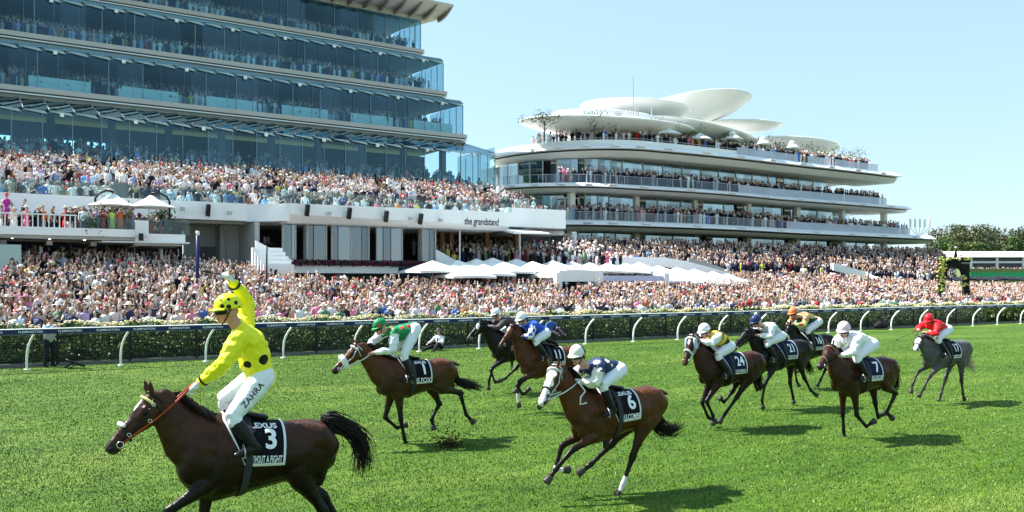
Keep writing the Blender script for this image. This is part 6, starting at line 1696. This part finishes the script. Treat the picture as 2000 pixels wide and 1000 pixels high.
# leader
A = Horse('race_horse', 'dark bay leader with yellow browband and cloth number 3, nearest the camera', (428, 805), 8.5, 0, 5, .99, .013)
A.build((292, 765), (206, 868), [(322, 1003), (262, 1062), (238, 1092)], [(392, 1040), (398, 1100), (392, 1135)], [(642, 1012), (607, 1075), (590, 1118)], [(681, 1010), (700, 1075), (716, 1108)],
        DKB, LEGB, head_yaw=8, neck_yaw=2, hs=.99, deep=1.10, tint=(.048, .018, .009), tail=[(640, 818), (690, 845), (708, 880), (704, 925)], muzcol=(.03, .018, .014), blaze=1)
A.cloth('3', 'WITHOUT A FIGHT', 'LEXUS')
# the chasing grey-blinkered bay, number 1
B = Horse('race_horse', 'bay horse with thick white noseband and a number 1 cloth beside kicked-up dirt', (772, 697), 15.9, 0, 0, 1.0, .017)
B.build((694, 671), (648, 720), [(784, 831), (790, 857), (793, 868)], [(746, 838), (776, 836), (792, 830)], [(901, 768), (912, 815), (928, 829)], [(858, 788), (843, 819), (847, 836)],
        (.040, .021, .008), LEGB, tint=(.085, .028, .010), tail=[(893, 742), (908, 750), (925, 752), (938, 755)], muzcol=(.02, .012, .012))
B.cloth('1', 'ME FOX', 'LEXUS', word_sz=.12)
# number 6
Cc = Horse('race_horse', 'bright bay horse with broad white blaze and number 6 cloth, galloping in the centre foreground', (1160, 757), 12.0, -2, -2, .97, .015)
Cc.build((1083, 712), (1052, 790), [(1095, 892), (1063, 943), (1052, 962)], [(1070, 886), (1083, 921), (1110, 917)], [(1230, 908), (1216, 947), (1206, 966)], [(1172, 892), (1133, 928), (1107, 942)],
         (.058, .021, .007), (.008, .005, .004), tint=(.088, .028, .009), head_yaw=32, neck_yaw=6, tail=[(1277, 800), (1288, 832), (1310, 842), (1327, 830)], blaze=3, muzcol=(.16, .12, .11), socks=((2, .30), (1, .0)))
Cc.cloth('6', 'SOULCOMBE', 'LEXUS', word_sz=.115)
# number 11
D = Horse('race_horse', 'chestnut-bay horse with white star and number 11 cloth under the blue jockey', (1046, 672), 19.7, -6, 0, 1.0, .020)
D.build((1000, 632), (974, 674), [(1012, 744), (1010, 785), (1015, 799)], [(1000, 762), (1021, 771), (1033, 760)], [(1090, 770), (1060, 792), (1043, 803)], [(1120, 745), (1125, 775), (1132, 785)],
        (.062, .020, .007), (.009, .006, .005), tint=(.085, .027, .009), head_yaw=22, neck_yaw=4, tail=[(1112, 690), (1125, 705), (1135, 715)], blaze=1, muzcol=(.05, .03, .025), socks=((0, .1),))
D.cloth('11', 'BREAKUP', None, word_sz=.12)
E = Horse('race_horse', 'black horse with a white cheek patch running behind the white-capped chestnut', (986, 650), 23.0, -2, 0, 1.0, .022)
E.build((938, 625), (911, 660), [(957, 722), (953, 752), (953, 767)], [(947, 737), (968, 750), (979, 743)], [(1030, 735), (1010, 760), (1000, 772)], [(1000, 730), (984, 742), (972, 745)],
        (.010, .0075, .007), BLK, tail=[(1080, 670), (1095, 690), (1100, 700)], muzcol=(.05, .04, .035))
E.cloth('8', 'VAUBAN', None)
F = Horse('race_horse', 'very dark horse in white blinker hood with number 24 cloth', (1396, 684), 17.5, -6, -1, .98, .019)
F.build((1350, 653), (1336, 702), [(1377, 788), (1393, 812), (1392, 828)], [(1364, 805), (1384, 817), (1399, 823)], [(1434, 784), (1409, 819), (1399, 833)], [(1430, 765), (1420, 778), (1412, 784)],
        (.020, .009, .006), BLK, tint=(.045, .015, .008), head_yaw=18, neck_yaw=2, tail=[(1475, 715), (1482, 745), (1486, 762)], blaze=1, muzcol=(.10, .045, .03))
F.cloth('24', 'MILITARY MISSION', None, cm=CLOTHN, word_sz=.08)
G = Horse('race_horse', 'black horse with greyish face and number 24 cloth behind the hooded one', (1503, 661), 20.2, -4, -1, 1.0, .021)
G.build((1459, 641), (1434, 672), [(1490, 758), (1488, 784), (1490, 796)], [(1466, 752), (1478, 762), (1486, 756)], [(1571, 738), (1584, 763), (1594, 771)], [(1543, 749), (1549, 775), (1550, 786)],
        (.009, .007, .007), BLK, tail=[(1568, 690), (1578, 715), (1584, 730)], muzcol=(.05, .045, .045))
G.cloth('21', 'INTERPRETATION', None, cm=CLOTHN, word_sz=.085)
Hh = Horse('race_horse', 'black horse with white hind socks running rearmost on the rail side', (1563, 649), 24.0, -4, 0, 1.0, .024)
Hh.build((1541, 630), (1529, 660), [(1553, 722), (1556, 745), (1560, 752)], [(1545, 715), (1555, 728), (1565, 722)], [(1612, 722), (1603, 742), (1597, 752)], [(1548, 724), (1530, 742), (1519, 752)],
         (.009, .006, .006), BLK, tail=[(1625, 670), (1632, 690), (1634, 700)], muzcol=(.15, .13, .12), socks=((3, .5),))
Hh.cloth('16', 'OKITA SOUSHI', None, word_sz=.09)
I = Horse('race_horse', 'tall bay horse with black legs and number 7 cloth under the all-white jockey', (1657, 693), 16.4, -5, 0, 1.0, .018)
I.build((1621, 672), (1590, 730), [(1676, 836), (1692, 833), (1708, 822)], [(1646, 817), (1648, 842), (1649, 855)], [(1744, 764), (1731, 808), (1742, 816)], [(1708, 778), (1713, 806), (1727, 807)],
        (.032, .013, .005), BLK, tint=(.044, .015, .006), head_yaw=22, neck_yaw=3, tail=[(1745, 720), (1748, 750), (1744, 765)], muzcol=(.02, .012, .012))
I.cloth('7', 'ABSURDE', None, cm=CLOTHN, word_sz=.11)
J = Horse('race_horse', 'dark grey horse with white face and pale tail under the red jockey at far right', (1827, 662), 21.2, -5, -1, .97, .021)
J.build((1795, 657), (1779, 703), [(1806, 747), (1795, 775), (1788, 786)], [(1781, 734), (1777, 763), (1776, 779)], [(1878, 746), (1881, 770), (1883, 778)], [(1841, 756), (1837, 772), (1834, 781)],
        (.075, .075, .078), (.035, .033, .033), tint=(.095, .095, .10), head_yaw=30, neck_yaw=4, tail=[(1888, 690), (1892, 712), (1903, 724)], tailcol=(.45, .38, .28), blaze=3, mane=(.04, .04, .04), muzcol=(.12, .11, .11))
J.cloth('17', 'DAQIANSWEET JUNIOR', None, word_sz=.07)

YEL = (.82, .80, .02)
# ---- leader's jockey
jA = dict(cap=(444, 598), shN=(466, 662), elN=(437, 712), haN=(382, 754), shF=(480, 636), elF=(482, 588), haF=(450, 545), hip=(508, 736), knN=(453, 815), anN=(494, 868), knF=(436, 780), nod=-.06, toe=.15)
ks = A
def sp(px, py, y): p = A.px((px, py), y); return p
silkA = silk_mat('yellow_silk_black_spots', YEL, [(*sp(515, 702, .17), .052), (*sp(483, 714, .18), .045), (*sp(512, 660, .05), .05), (*sp(470, 640, -.1), .03), (*sp(500, 690, -.16), .05)], .05)
capA = silk_mat('yellow_cap_black_spots', YEL, [(*sp(434, 598, .10), .021), (*sp(447, 599, .115), .023), (*sp(461, 591, .10), .021), (*sp(446, 585, .08), .018), (*sp(468, 602, .09), .020), (*sp(432, 587, .05), .017), (*sp(456, 580, .04), .016)], .015, fold=.1)
JA = Jockey(A, 'person in yellow silks with black spots standing in the stirrups, right fist raised', jA, dict(skin=(.52, .27, .19)), 1.0, silk=silkA, cap_silk=capA, glove=GLOVEM, voxel=.010, bulk=.015)
whip(JA.haF+Vector((-.06, 0, .0)), A.px((402, 530), -.16), A, 'long dark whip pointing left from the raised fist of the yellow jockey')
A.bridle(LEA, brow=YELST, hands=[JA.haN+Vector((.03, -.01, 0)), JA.haN+Vector((.03, -.05, .01))], rein=REDST, browr=.014, rings=True)
for e_, h_ in ((JA.elN, JA.haN), (JA.elF, JA.haF)):
    q = MB(); a_ = e_.lerp(h_, .70); c_ = e_.lerp(h_, .75); q.tube([a_, c_], .062, 14); q.build('cuff_band', BLACK, JA.jk, True)
# small white shadow roll on the nose
q = MB(); q.tube([A.poll+A.h*(.60*A.L)+A.dn*-.005*A.s+A.side*y for y in (-.07, 0, .07)], .021, 10, roundcap=True); q.build('shadow_roll', FLEECE, A.root, True)
def wrap_text(o, txt, size, org, xd, yd, m, parent, nd, bold=0):
    me = o.data; bv = BVHTree.FromPolygons([v.co.copy() for v in me.vertices], [tuple(p.vertices) for p in me.polygons])
    vs_, fs = text_subdiv(*text_mb(txt, size, 1.05, bold), .02); pts = []
    for x, y in vs_:
        p = org+xd*x+yd*y; h_ = bv.ray_cast(p+nd*.4, -nd, 1.0); pts.append((h_[0] if h_[0] is not None else p)+nd*.004)
    b = MB(); b.add(pts, fs); return b.build('lettering', m, parent)
th = (JA.knN-(JA.hip+Vector((0, .09, 0)))).normalized()
wrap_text(JA.br, 'ZAHRA', .088, (JA.hip+Vector((0, .09, 0))).lerp(JA.knN, .42)+Vector((0, .1, 0)), -th, Vector((0, 1, 0)).cross(-th)*-1 if (Vector((0, 1, 0)).cross(-th)).z < 0 else Vector((0, 1, 0)).cross(-th), TXTK, JA.br, Vector((0, 1, 0)), .001)
# ---- number 1: green silks, red stars
def tone(c): return lambda p, col, arm, g: col
GRN = (.012, .22, .07); RED = (.72, .03, .02)
spb = [(*B.px(q_, y_), .034) for q_, y_ in (((768, 629), .05), ((784, 627), .0), ((766, 640), .12), ((785, 640), .14), ((798, 637), .12), ((775, 652), .17), ((790, 628), -.1))]
JB = Jockey(B, 'person in green silks with red stars and white sleeves crouched on number 1', dict(cap=(741, 635), shN=(771, 650), elN=(767, 684), haN=(727, 690), elF=(733, 662), haF=(716, 680), hip=(806, 643), knN=(789, 694), anN=(802, 733), knF=(765, 688), nod=-.35), dict(body=GRN, sleeve=(.78, .80, .85)), .97,
            silk=silk_mat('green_silk_red_stars', (1, 1, 1), spb, .034, RED), cap_silk=silk_mat('green_cap_red_stars', GRN, [(*B.px((741, 636), .11), .03), (*B.px((754, 634), .10), .022), (*B.px((731, 635), .08), .022)], .02, RED, fold=.1))
B.bridle(WSTRAP, roll=.052, hands=[JB.haN, JB.haF], browr=.016)
# ---- number 6: navy and cream
def fnC(p, c, arm, g):
    NV = np.array((.012, .03, .085)); CRM = np.array((.70, .70, .60)); c[:] = NV
    c[arm] = CRM
    for o_, r_ in ((g['ne']-g['up']*.06+Vector((0, .07, .06)), .05), (g['ne']-g['up']*.22+Vector((0, .1, .06)), .045), (g['ne']-g['up']*.15+Vector((0, -.08, .1)), .045)):
        c[np.linalg.norm(p-np.array(o_), axis=1) < r_*1.35] = CRM
    return c
JC = Jockey(Cc, 'person in navy silks with cream sleeves and cream-navy cap crouched on number 6', dict(cap=(1127, 689), shN=(1170, 722), elN=(1163, 746), haN=(1133, 744), elF=(1122, 732), haF=(1130, 741), hip=(1203, 722), knN=(1176, 752), anN=(1197, 798), nod=-.2), dict(fn=fnC), .93,
            silk=silk_mat('navy_cream_silk', (1, 1, 1), [(*Cc.px(q_, .14), r_q) for q_, r_q in (((1161, 704), .042), ((1187, 704), .036), ((1194, 713), .024), ((1176, 697), .03), ((1171, 732), .0))], .04, (.70, .70, .60)), helmet=(.74, .74, .66), face_yaw=25, glove=GLOVEM)
capn = MB(); ccn = JC.cc
capn.rings([[ccn+JC.Mx @ Vector((.1285*JC.k*math.sin(R(t))*math.cos(a), .1075*JC.k*math.sin(R(t))*math.sin(a), .1215*JC.k*math.cos(R(t)))) for a in [R(95+85*j/10) for j in range(11)]] for t in (99, 88, 70, 52, 35, 18, 3)], False, False); capn.build('cap_panel', mat('navy_cap', (.012, .03, .10), .35, .1, 9), JC.hm)
Cc.bridle(WSTRAP, hands=[JC.haN, JC.haF], browr=.016, nose=LEA)
q = MB(); r0 = Cc.px((1131, 748), .16); q.tube([r0, Cc.px((1143, 764), .20), Cc.px((1134, 776), .22), Cc.px((1133, 790), .24), Cc.px((1145, 787), .25)], .012, 8, roundcap=True); q.build('rein_loop', WSTRAP, Cc.root, True)
# ---- number 11: blue
def fnD(p, c, arm, g):
    BL = np.array((.015, .08, .55)); WH = np.array((.8, .82, .86)); c[:] = BL
    w = arm & (np.sin(p[:, 0]*38)*np.sin(p[:, 2]*38) > -.1); c[w] = WH; return c
JD = Jockey(D, 'person in royal blue silks with white-check sleeves and white cap on number 11', dict(cap=(1018, 620), shN=(1040, 638), elN=(1037, 655), haN=(1022, 657), hip=(1062, 650), knN=(1045, 667), anN=(1066, 694), nod=-.3), dict(fn=fnD), .97, silk=silk_mat('blue_silk', (1, 1, 1)), helmet=(.8, .82, .84), face_yaw=15)
D.bridle(LEA, hands=[JD.haN, JD.haF])
JE = Jockey(E, 'person in black silks with white cap on the black horse behind', dict(cap=(968, 611), shN=(986, 628), elN=(972, 641), haN=(958, 637), hip=(1008, 634), knN=(994, 653), anN=(1004, 676), nod=-.2), dict(body=(.03, .025, .03), sleeve=(.05, .04, .045)), .97, silk=silk_mat('black_silk', (1, 1, 1)), helmet=(.8, .8, .82), glove=mat('white_glove', (.75, .72, .70), .7))
E.bridle(LEA, hands=[JE.haN, JE.haF])
q = MB(); q.tube([E.poll+E.h*(.25*E.L)+E.dn*.02+E.side*.06, E.poll+E.h*(.36*E.L)+E.dn*.05+E.side*.075], [.05, .04], 10, roundcap=True); q.build('blinker_cup', FLEECE, E.root, True)
# ---- white sleeves, yellow and black body
def fnF(p, c, arm, g):
    Y_ = np.array((.80, .58, .04)); K_ = np.array((.015, .015, .03)); W_ = np.array((.8, .82, .86))
    t = (p-np.array(g['hip']))@np.array(g['up']); c[:] = np.where((np.sin(t*30) > -.1)[:, None], Y_, K_); c[arm] = W_; return c
JF = Jockey(F, 'person with white sleeves, yellow and black body and white cap on the hooded horse', dict(cap=(1375, 643), shN=(1404, 656), elN=(1390, 672), haN=(1370, 665), hip=(1420, 676), knN=(1401, 694), anN=(1422, 728), nod=-.3), dict(fn=fnF), .97, silk=silk_mat('yellow_black_silk', (1, 1, 1)), helmet=(.78, .8, .86), face_yaw=12)
F.bridle(WSTRAP, roll=.022, nose=WSTRAP, hands=[JF.haN, JF.haF], browr=.020)
def hood(H, m, name='blinker_hood', t0=-.02, t1=.46):
    q = MB(); rs = []
    for k in range(9):
        t = t0+(t1-t0)*k/8; o_, a_, w_ = [np.interp(t, [z[0] for z in H.hst], [z[j] for z in H.hst]) for j in (1, 2, 3)]
        rs.append([H.poll+H.h*(t*H.L)+H.dn*((o_-(a_+.008)*math.cos(a))*H.s)+H.side*((w_+.008)*math.sin(a)*H.s) for a in [2*math.pi*j/20 for j in range(20)]])
    q.rings(rs, False); o = q.build(name, m, H.root, True); sm = o.modifiers.new('t', 'SOLIDIFY'); sm.thickness = .006; return o
for y in (1, -1):
    q = MB(); q.tube([F.poll+F.h*(.16*F.L)+F.dn*.03+F.side*.095*y, F.poll+F.h*(.34*F.L)+F.dn*.12+F.side*.105*y], [.035, .05], 10, roundcap=True); q.build('blinker_cup', mat('pale_blue_cup', (.45, .52, .70), .7), F.root, True)
# ---- navy-capped jockey with pale silks
JG = Jockey(G, 'person in pale grey-white silks with navy cap and white pompom on the black horse', dict(cap=(1476, 625), shN=(1507, 639), elN=(1505, 655), haN=(1481, 655), hip=(1520, 656), knN=(1497, 670), anN=(1514, 697), nod=-.3), dict(body=(.62, .66, .64), sleeve=(.80, .82, .88)), .98, silk=silk_mat('pale_grey_silk', (1, 1, 1)), helmet=(.02, .035, .12))
q = MB(); q.ball(JG.cc+Vector((0, 0, .135)), .04, 12, 8); q.build('pompom', FLEECE, JG.hm, True)
G.bridle(LEA, hands=[JG.haN, JG.haF])
def fnH(p, c, arm, g):
    R_ = np.array((.72, .10, .08)); G_ = np.array((.35, .62, .16)); D_ = np.array((.02, .05, .02))
    s1 = np.sin(p[:, 0]*45)*1.0; s2 = np.sin(p[:, 2]*45); c[:] = np.where((s1 > .2)[:, None], G_, np.where((s2 > .3)[:, None], np.array((.8, .45, .3)), R_)); b_ = ~arm & (p[:, 2] < g['ne'].z-.03); c[b_] = D_; return c
JH = Jockey(Hh, 'person in red and lime striped silks with orange-green cap on the rearmost horse', dict(cap=(1549, 609), shN=(1573, 620), elN=(1571, 634), haN=(1551, 633), hip=(1593, 628), knN=(1577, 646), anN=(1588, 668), nod=-.2), dict(fn=fnH), 1.0, silk=silk_mat('striped_silk', (1, 1, 1)), helmet=(.75, .22, .08))
Hh.bridle(LEA, hands=[JH.haN, JH.haF], roll=.03)
JI = Jockey(I, 'person in all-white silks with pale pink cap on the tall bay number 7', dict(cap=(1648, 641), shN=(1674, 664), elN=(1666, 689), haN=(1643, 694), elF=(1632, 675), haF=(1638, 690), hip=(1696, 672), knN=(1672, 698), anN=(1692, 732), nod=-.25), dict(body=(.84, .85, .86)), 1.02, silk=silk_mat('white_silk', (1, 1, 1)), helmet=(.74, .56, .64), face_yaw=25)
I.bridle(LEA, hands=[JI.haN, JI.haF], nose=mat('tan_noseband', (.3, .2, .15), .6), brow=mat('tan_browband', (.3, .2, .15), .6))
JJ = Jockey(J, 'person in bright red silks and red cap on the grey horse at far right', dict(cap=(1814, 622), shN=(1831, 636), elN=(1829, 651), haN=(1813, 650), elF=(1800, 637), haF=(1794, 644), hip=(1846, 643), knN=(1831, 662), anN=(1850, 690), nod=-.35), dict(body=(.70, .015, .02), fn=lambda p, c, arm, g: np.where(((p-np.array(g['hip']))@np.array(g['up']) < .14)[:, None], np.array((.78, .8, .86)), c)), .98, silk=silk_mat('red_silk', (1, 1, 1)), helmet=(.72, .02, .03), face_yaw=20)
J.bridle(LEA, hands=[JJ.haN, JJ.haF])
whip(JJ.haF+Vector((0, 0, .0)), J.px((1752, 664), -.25), J, 'thin black whip pointing left from the hand of the red jockey')

# ---- kicked-up dirt under number 1
n = 260; g0 = at(878, 862, 15.5); r_ = np.random.default_rng(3)
cc = np.array([(g0.x+r_.normal()*.13, g0.y+r_.normal()*.12, max(.02, abs(r_.normal())*.10)) for _ in range(n)]+[(g0.x+r_.normal()*.32, g0.y+r_.normal()*.2, .1+abs(r_.normal())*.28) for _ in range(60)])
V, T, col = blossoms(len(cc), cc[:, 0]*0, cc[:, 0]*0, cc[:, 0]*0, .017, [(.045, .028, .014), (.07, .05, .02), (.03, .05, .01), (.03, .018, .01)])
V = V+np.repeat(cc, 12, 0); tag(link(bpy.data.objects.new('flying_dirt', np_mesh('flying_dirt', V, T, vcol_mat('soil', .95, 20, .2), col))), 'spray of dark turf and soil kicked up behind number 1', 'dirt', kind='stuff')

# hoof-torn turf along the running line
n = 520; uu_ = r_.random(n)*30-12; vv_ = 8+r_.random(n)**.8*17; cc = np.outer(uu_+vv_*.6, DU)+np.outer(vv_, DV)+np.outer(.004+.012*r_.random(n), (0, 0, 1))
V, T, col = blossoms(n, uu_*0, uu_*0, uu_*0, .019, [(.05, .032, .014), (.035, .07, .01), (.07, .05, .02), (.12, .16, .03)]); V = V*1.0+np.repeat(cc, 12, 0)
tag(link(bpy.data.objects.new('torn_turf', np_mesh('torn_turf', V, T, vcol_mat('torn_soil', .95, 20, .2), col))), 'small clods of soil and torn grass scattered over the track', 'clods', kind='stuff')
# ---- people by the rail
def standing(name, label, loc, face, shirt, trou, pose='camera', vest=None, cap=None, seated=False, hairc=(.03, .02, .015)):
    t = thing('person', label, 'person', loc=loc, rz=face); b = MB()
    if seated:
        hip = Vector((0, 0, .14)); ne = Vector((.02, 0, .58)); legs = [((0, .1, .13), (.42, .18, .30), (.80, .22, .07)), ((0, -.1, .13), (.50, -.12, .16), (.92, -.2, .07))]
        arms = [((.02, .19, .54), (.16, .26, .34), (.36, .12, .36)), ((.02, -.19, .54), (.10, -.32, .38), (.25, -.42, .28))]
    else:
        hip = Vector((0, 0, .95)); ne = Vector((.06, 0, 1.42)); legs = [((0, .1, .93), (.03, .13, .5), (-.05, .16, .08)), ((0, -.1, .93), (.04, -.12, .5), (-.02, -.14, .08))]
        arms = [((.05, .2, 1.38), (.22, .26, 1.18), (.36, .08, 1.44)), ((.05, -.2, 1.38), (.24, -.24, 1.2), (.38, -.06, 1.42))]
    hc = ne+Vector((.05, 0, .24))
    def fig(g, part):
        b = MB()
        if part in ('t', 'a'): b.tube([hip, hip.lerp(ne, .5), ne-Vector((0, 0, .03))], [.11+g, .115+g, .09+g], 12, side=(0, 1, 0), rb=[.155+g, .165+g, .16+g], roundcap=True)
        if part in ('t', 'a'):
            for a in arms: b.tube([a[0], a[1], Vector(a[1]).lerp(Vector(a[2]), .8)], [.06+g, .048+g, .034+g], 10, roundcap=True)
        if part in ('l', 'a'):
            for l in legs: b.tube([l[0], l[1], l[2]], [.10+g, .068+g, .046+g], 10, roundcap=True)
        if part == 'a':
            b.tube([ne, hc-Vector((0, 0, .07))], [.06, .055], 10, roundcap=True); b.ball(hc, (.095, .076, .115), 14, 10); b.ball(hc+Vector((.03, 0, -.06)), (.06, .055, .065)); b.tube([hc+Vector((.085, 0, .0)), hc+Vector((.11, 0, -.035))], [.012, .016], 6, roundcap=True)
            for y in (1, -1): b.ball(hc+Vector((0, .077*y, -.01)), (.018, .012, .03), 8, 6)
            for a in arms:
                d = (Vector(a[2])-Vector(a[1])).normalized(); b.tube([Vector(a[1]).lerp(Vector(a[2]), .75), a[2]], [.028, .036], 8, roundcap=True)
                for f in range(4): b.tube([Vector(a[2])+d*.02+Vector((0, .017*(f-1.5), 0)), Vector(a[2])+d*.085+Vector((0, .019*(f-1.5), -.02))], [.010, .008], 6, roundcap=True)
                b.tube([Vector(a[2])+Vector((0, -.03 if a[2][1] > 0 else .03, 0)), Vector(a[2])+d*.045+Vector((0, -.05 if a[2][1] > 0 else .05, .02))], [.011, .009], 6, roundcap=True)
        return b
    bd = fuse(fig(0, 'a'), 'body', .012, 1, SKINM, t); paint(bd.data, lambda p: np.repeat(np.array([(.56, .31, .22)]), len(p), 0))
    fuse(fig(.014, 't'), 'shirt', .014, 1, shirt, t); fuse(fig(.012, 'l'), 'trousers', .014, 1, trou, t)
    for l in legs:
        b = MB(); b.tube([Vector(l[2])+Vector((-.05, 0, -.02)), Vector(l[2])+Vector((.16, 0, -.04))], [.045, .035], 10, roundcap=True); b.build('shoe', BOOT, t, True)
    b = MB()
    if cap: b.lathe([(.10, .02), (.102, .05), (.085, .10), (.03, .13)], 14, Matrix.Translation(hc)); b.tube([hc+Vector((.06, 0, .03)), hc+Vector((.18, 0, .02))], [.012, .008], 8, side=(0, 1, 0), rb=[.08, .06], roundcap=True); b.build('cap', cap, t, True)
    else: b.lathe([(.08, -.04), (.102, .02), (.09, .08), (.03, .125)], 14, Matrix.Translation(hc-Vector((.015, 0, 0)))); b.build('hair', mat('dark_hair', hairc, .6, .2, 20), t, True)
    if vest:
        b = MB(); b.tube([hip+Vector((0, 0, .02)), hip.lerp(ne, .55), ne-Vector((0, 0, .08))], [.14, .148, .125], 14, side=(0, 1, 0), rb=[.185, .195, .175], roundcap=True); b.build('vest', vest, t, True)
    return t
pf = P(.0, 0)
ph = standing('p', 'press photographer in dark trousers and pale vest standing behind the rail', P(u_of(96, 34.0), 33.95, 0), FACE+.5, mat('pale_blue_shirt', (.45, .55, .68), .8, .1, 8), mat('dark_trousers', (.015, .016, .022), .8, .1, 8), vest=mat('khaki_vest', (.36, .37, .36), .8, .1, 8))
kt = thing('camera', 'black long-lens camera held up by the photographer at the rail', 'camera', loc=ph.location, rz=FACE+.5)
b = MB(); b.bx(.34, .44, -.07, .07, 1.55, 1.66); b.tube([(.44, 0, 1.60), (.50, 0, 1.60), (.66, 0, 1.59)], [.042, .045, .055], 14); b.build('camera_body', BLACK, kt, bevel=.008)
b = MB(); b.tube([(.66, 0, 1.59), (.72, 0, 1.588)], [.058, .060], 14); b.build('lens_hood', BLACK, kt, True)
stp = standing('p', 'seated photographer in white shirt and dark tie under the rail', P(u_of(854, 33.9), 33.7, 0), FACE-1.0, mat('white_shirt', (.78, .80, .84), .7, .05, 8), mat('black_trousers', (.015, .015, .02), .8, .1, 8), seated=True, cap=mat('grey_cap', (.1, .1, .11), .7))
b = MB(); b.tube([(.15, 0, .52), (.17, 0, .30)], [.02, .035], 6, side=(0, 1, 0), rb=[.025, .035]); b.build('tie', BLACK, stp)
kt = thing('camera', 'grey camera in the lap of the seated photographer', 'camera', loc=stp.location, rz=FACE-1.0); b = MB(); b.bx(.36, .44, -.06, .07, .30, .40); b.tube([(.44, 0, .35), (.58, 0, .34)], [.04, .05], 12); b.build('camera_body', BLACK, kt, bevel=.006)
op = standing('p', 'crouching person in an orange cap half hidden behind the chestnut rump', P(u_of(1073, 33.9), 33.8, 0), FACE, mat('blue_shirt', (.05, .12, .4), .8, .1, 8), mat('dark_trousers2', (.02, .02, .03), .8, .1, 8), seated=True, cap=mat('orange_cap', (.8, .28, .02), .6))
op.location.z = .45
bx_ = thing('camera_bag', 'dark bag lying at the foot of the hedge on the right', 'bag', loc=P(u_of(1722, 33.9), 33.9, 0), rz=ANG); b = MB(); b.tube([(-.5, 0, .22), (-.2, 0, .3), (.4, 0, .22)], [.16, .24, .15], 12, roundcap=True); b.build('bag_body', mat('dark_bag', (.02, .012, .02), .7, .3, 6), bx_, True)
b = MB(); b.tube([(-.3, 0, .45), (-.1, 0, .66), (.2, 0, .42)], .02, 6); b.build('handle', BLACK, bx_, True)
b = MB(); bx2 = thing('camera_tripod', 'low dark tripod lying at the edge of the turf on the left', 'tripod', loc=P(u_of(160, 33.0), 33.0, 0), rz=ANG); b.tube([(-.5, 0, .3), (.1, 0, .05)], [.05, .03], 8); b.tube([(-.2, 0, .2), (-.5, .3, .02)], .025, 6); b.tube([(-.2, 0, .2), (-.4, -.3, .02)], .025, 6); b.build('legs', BLACK, bx2, True)
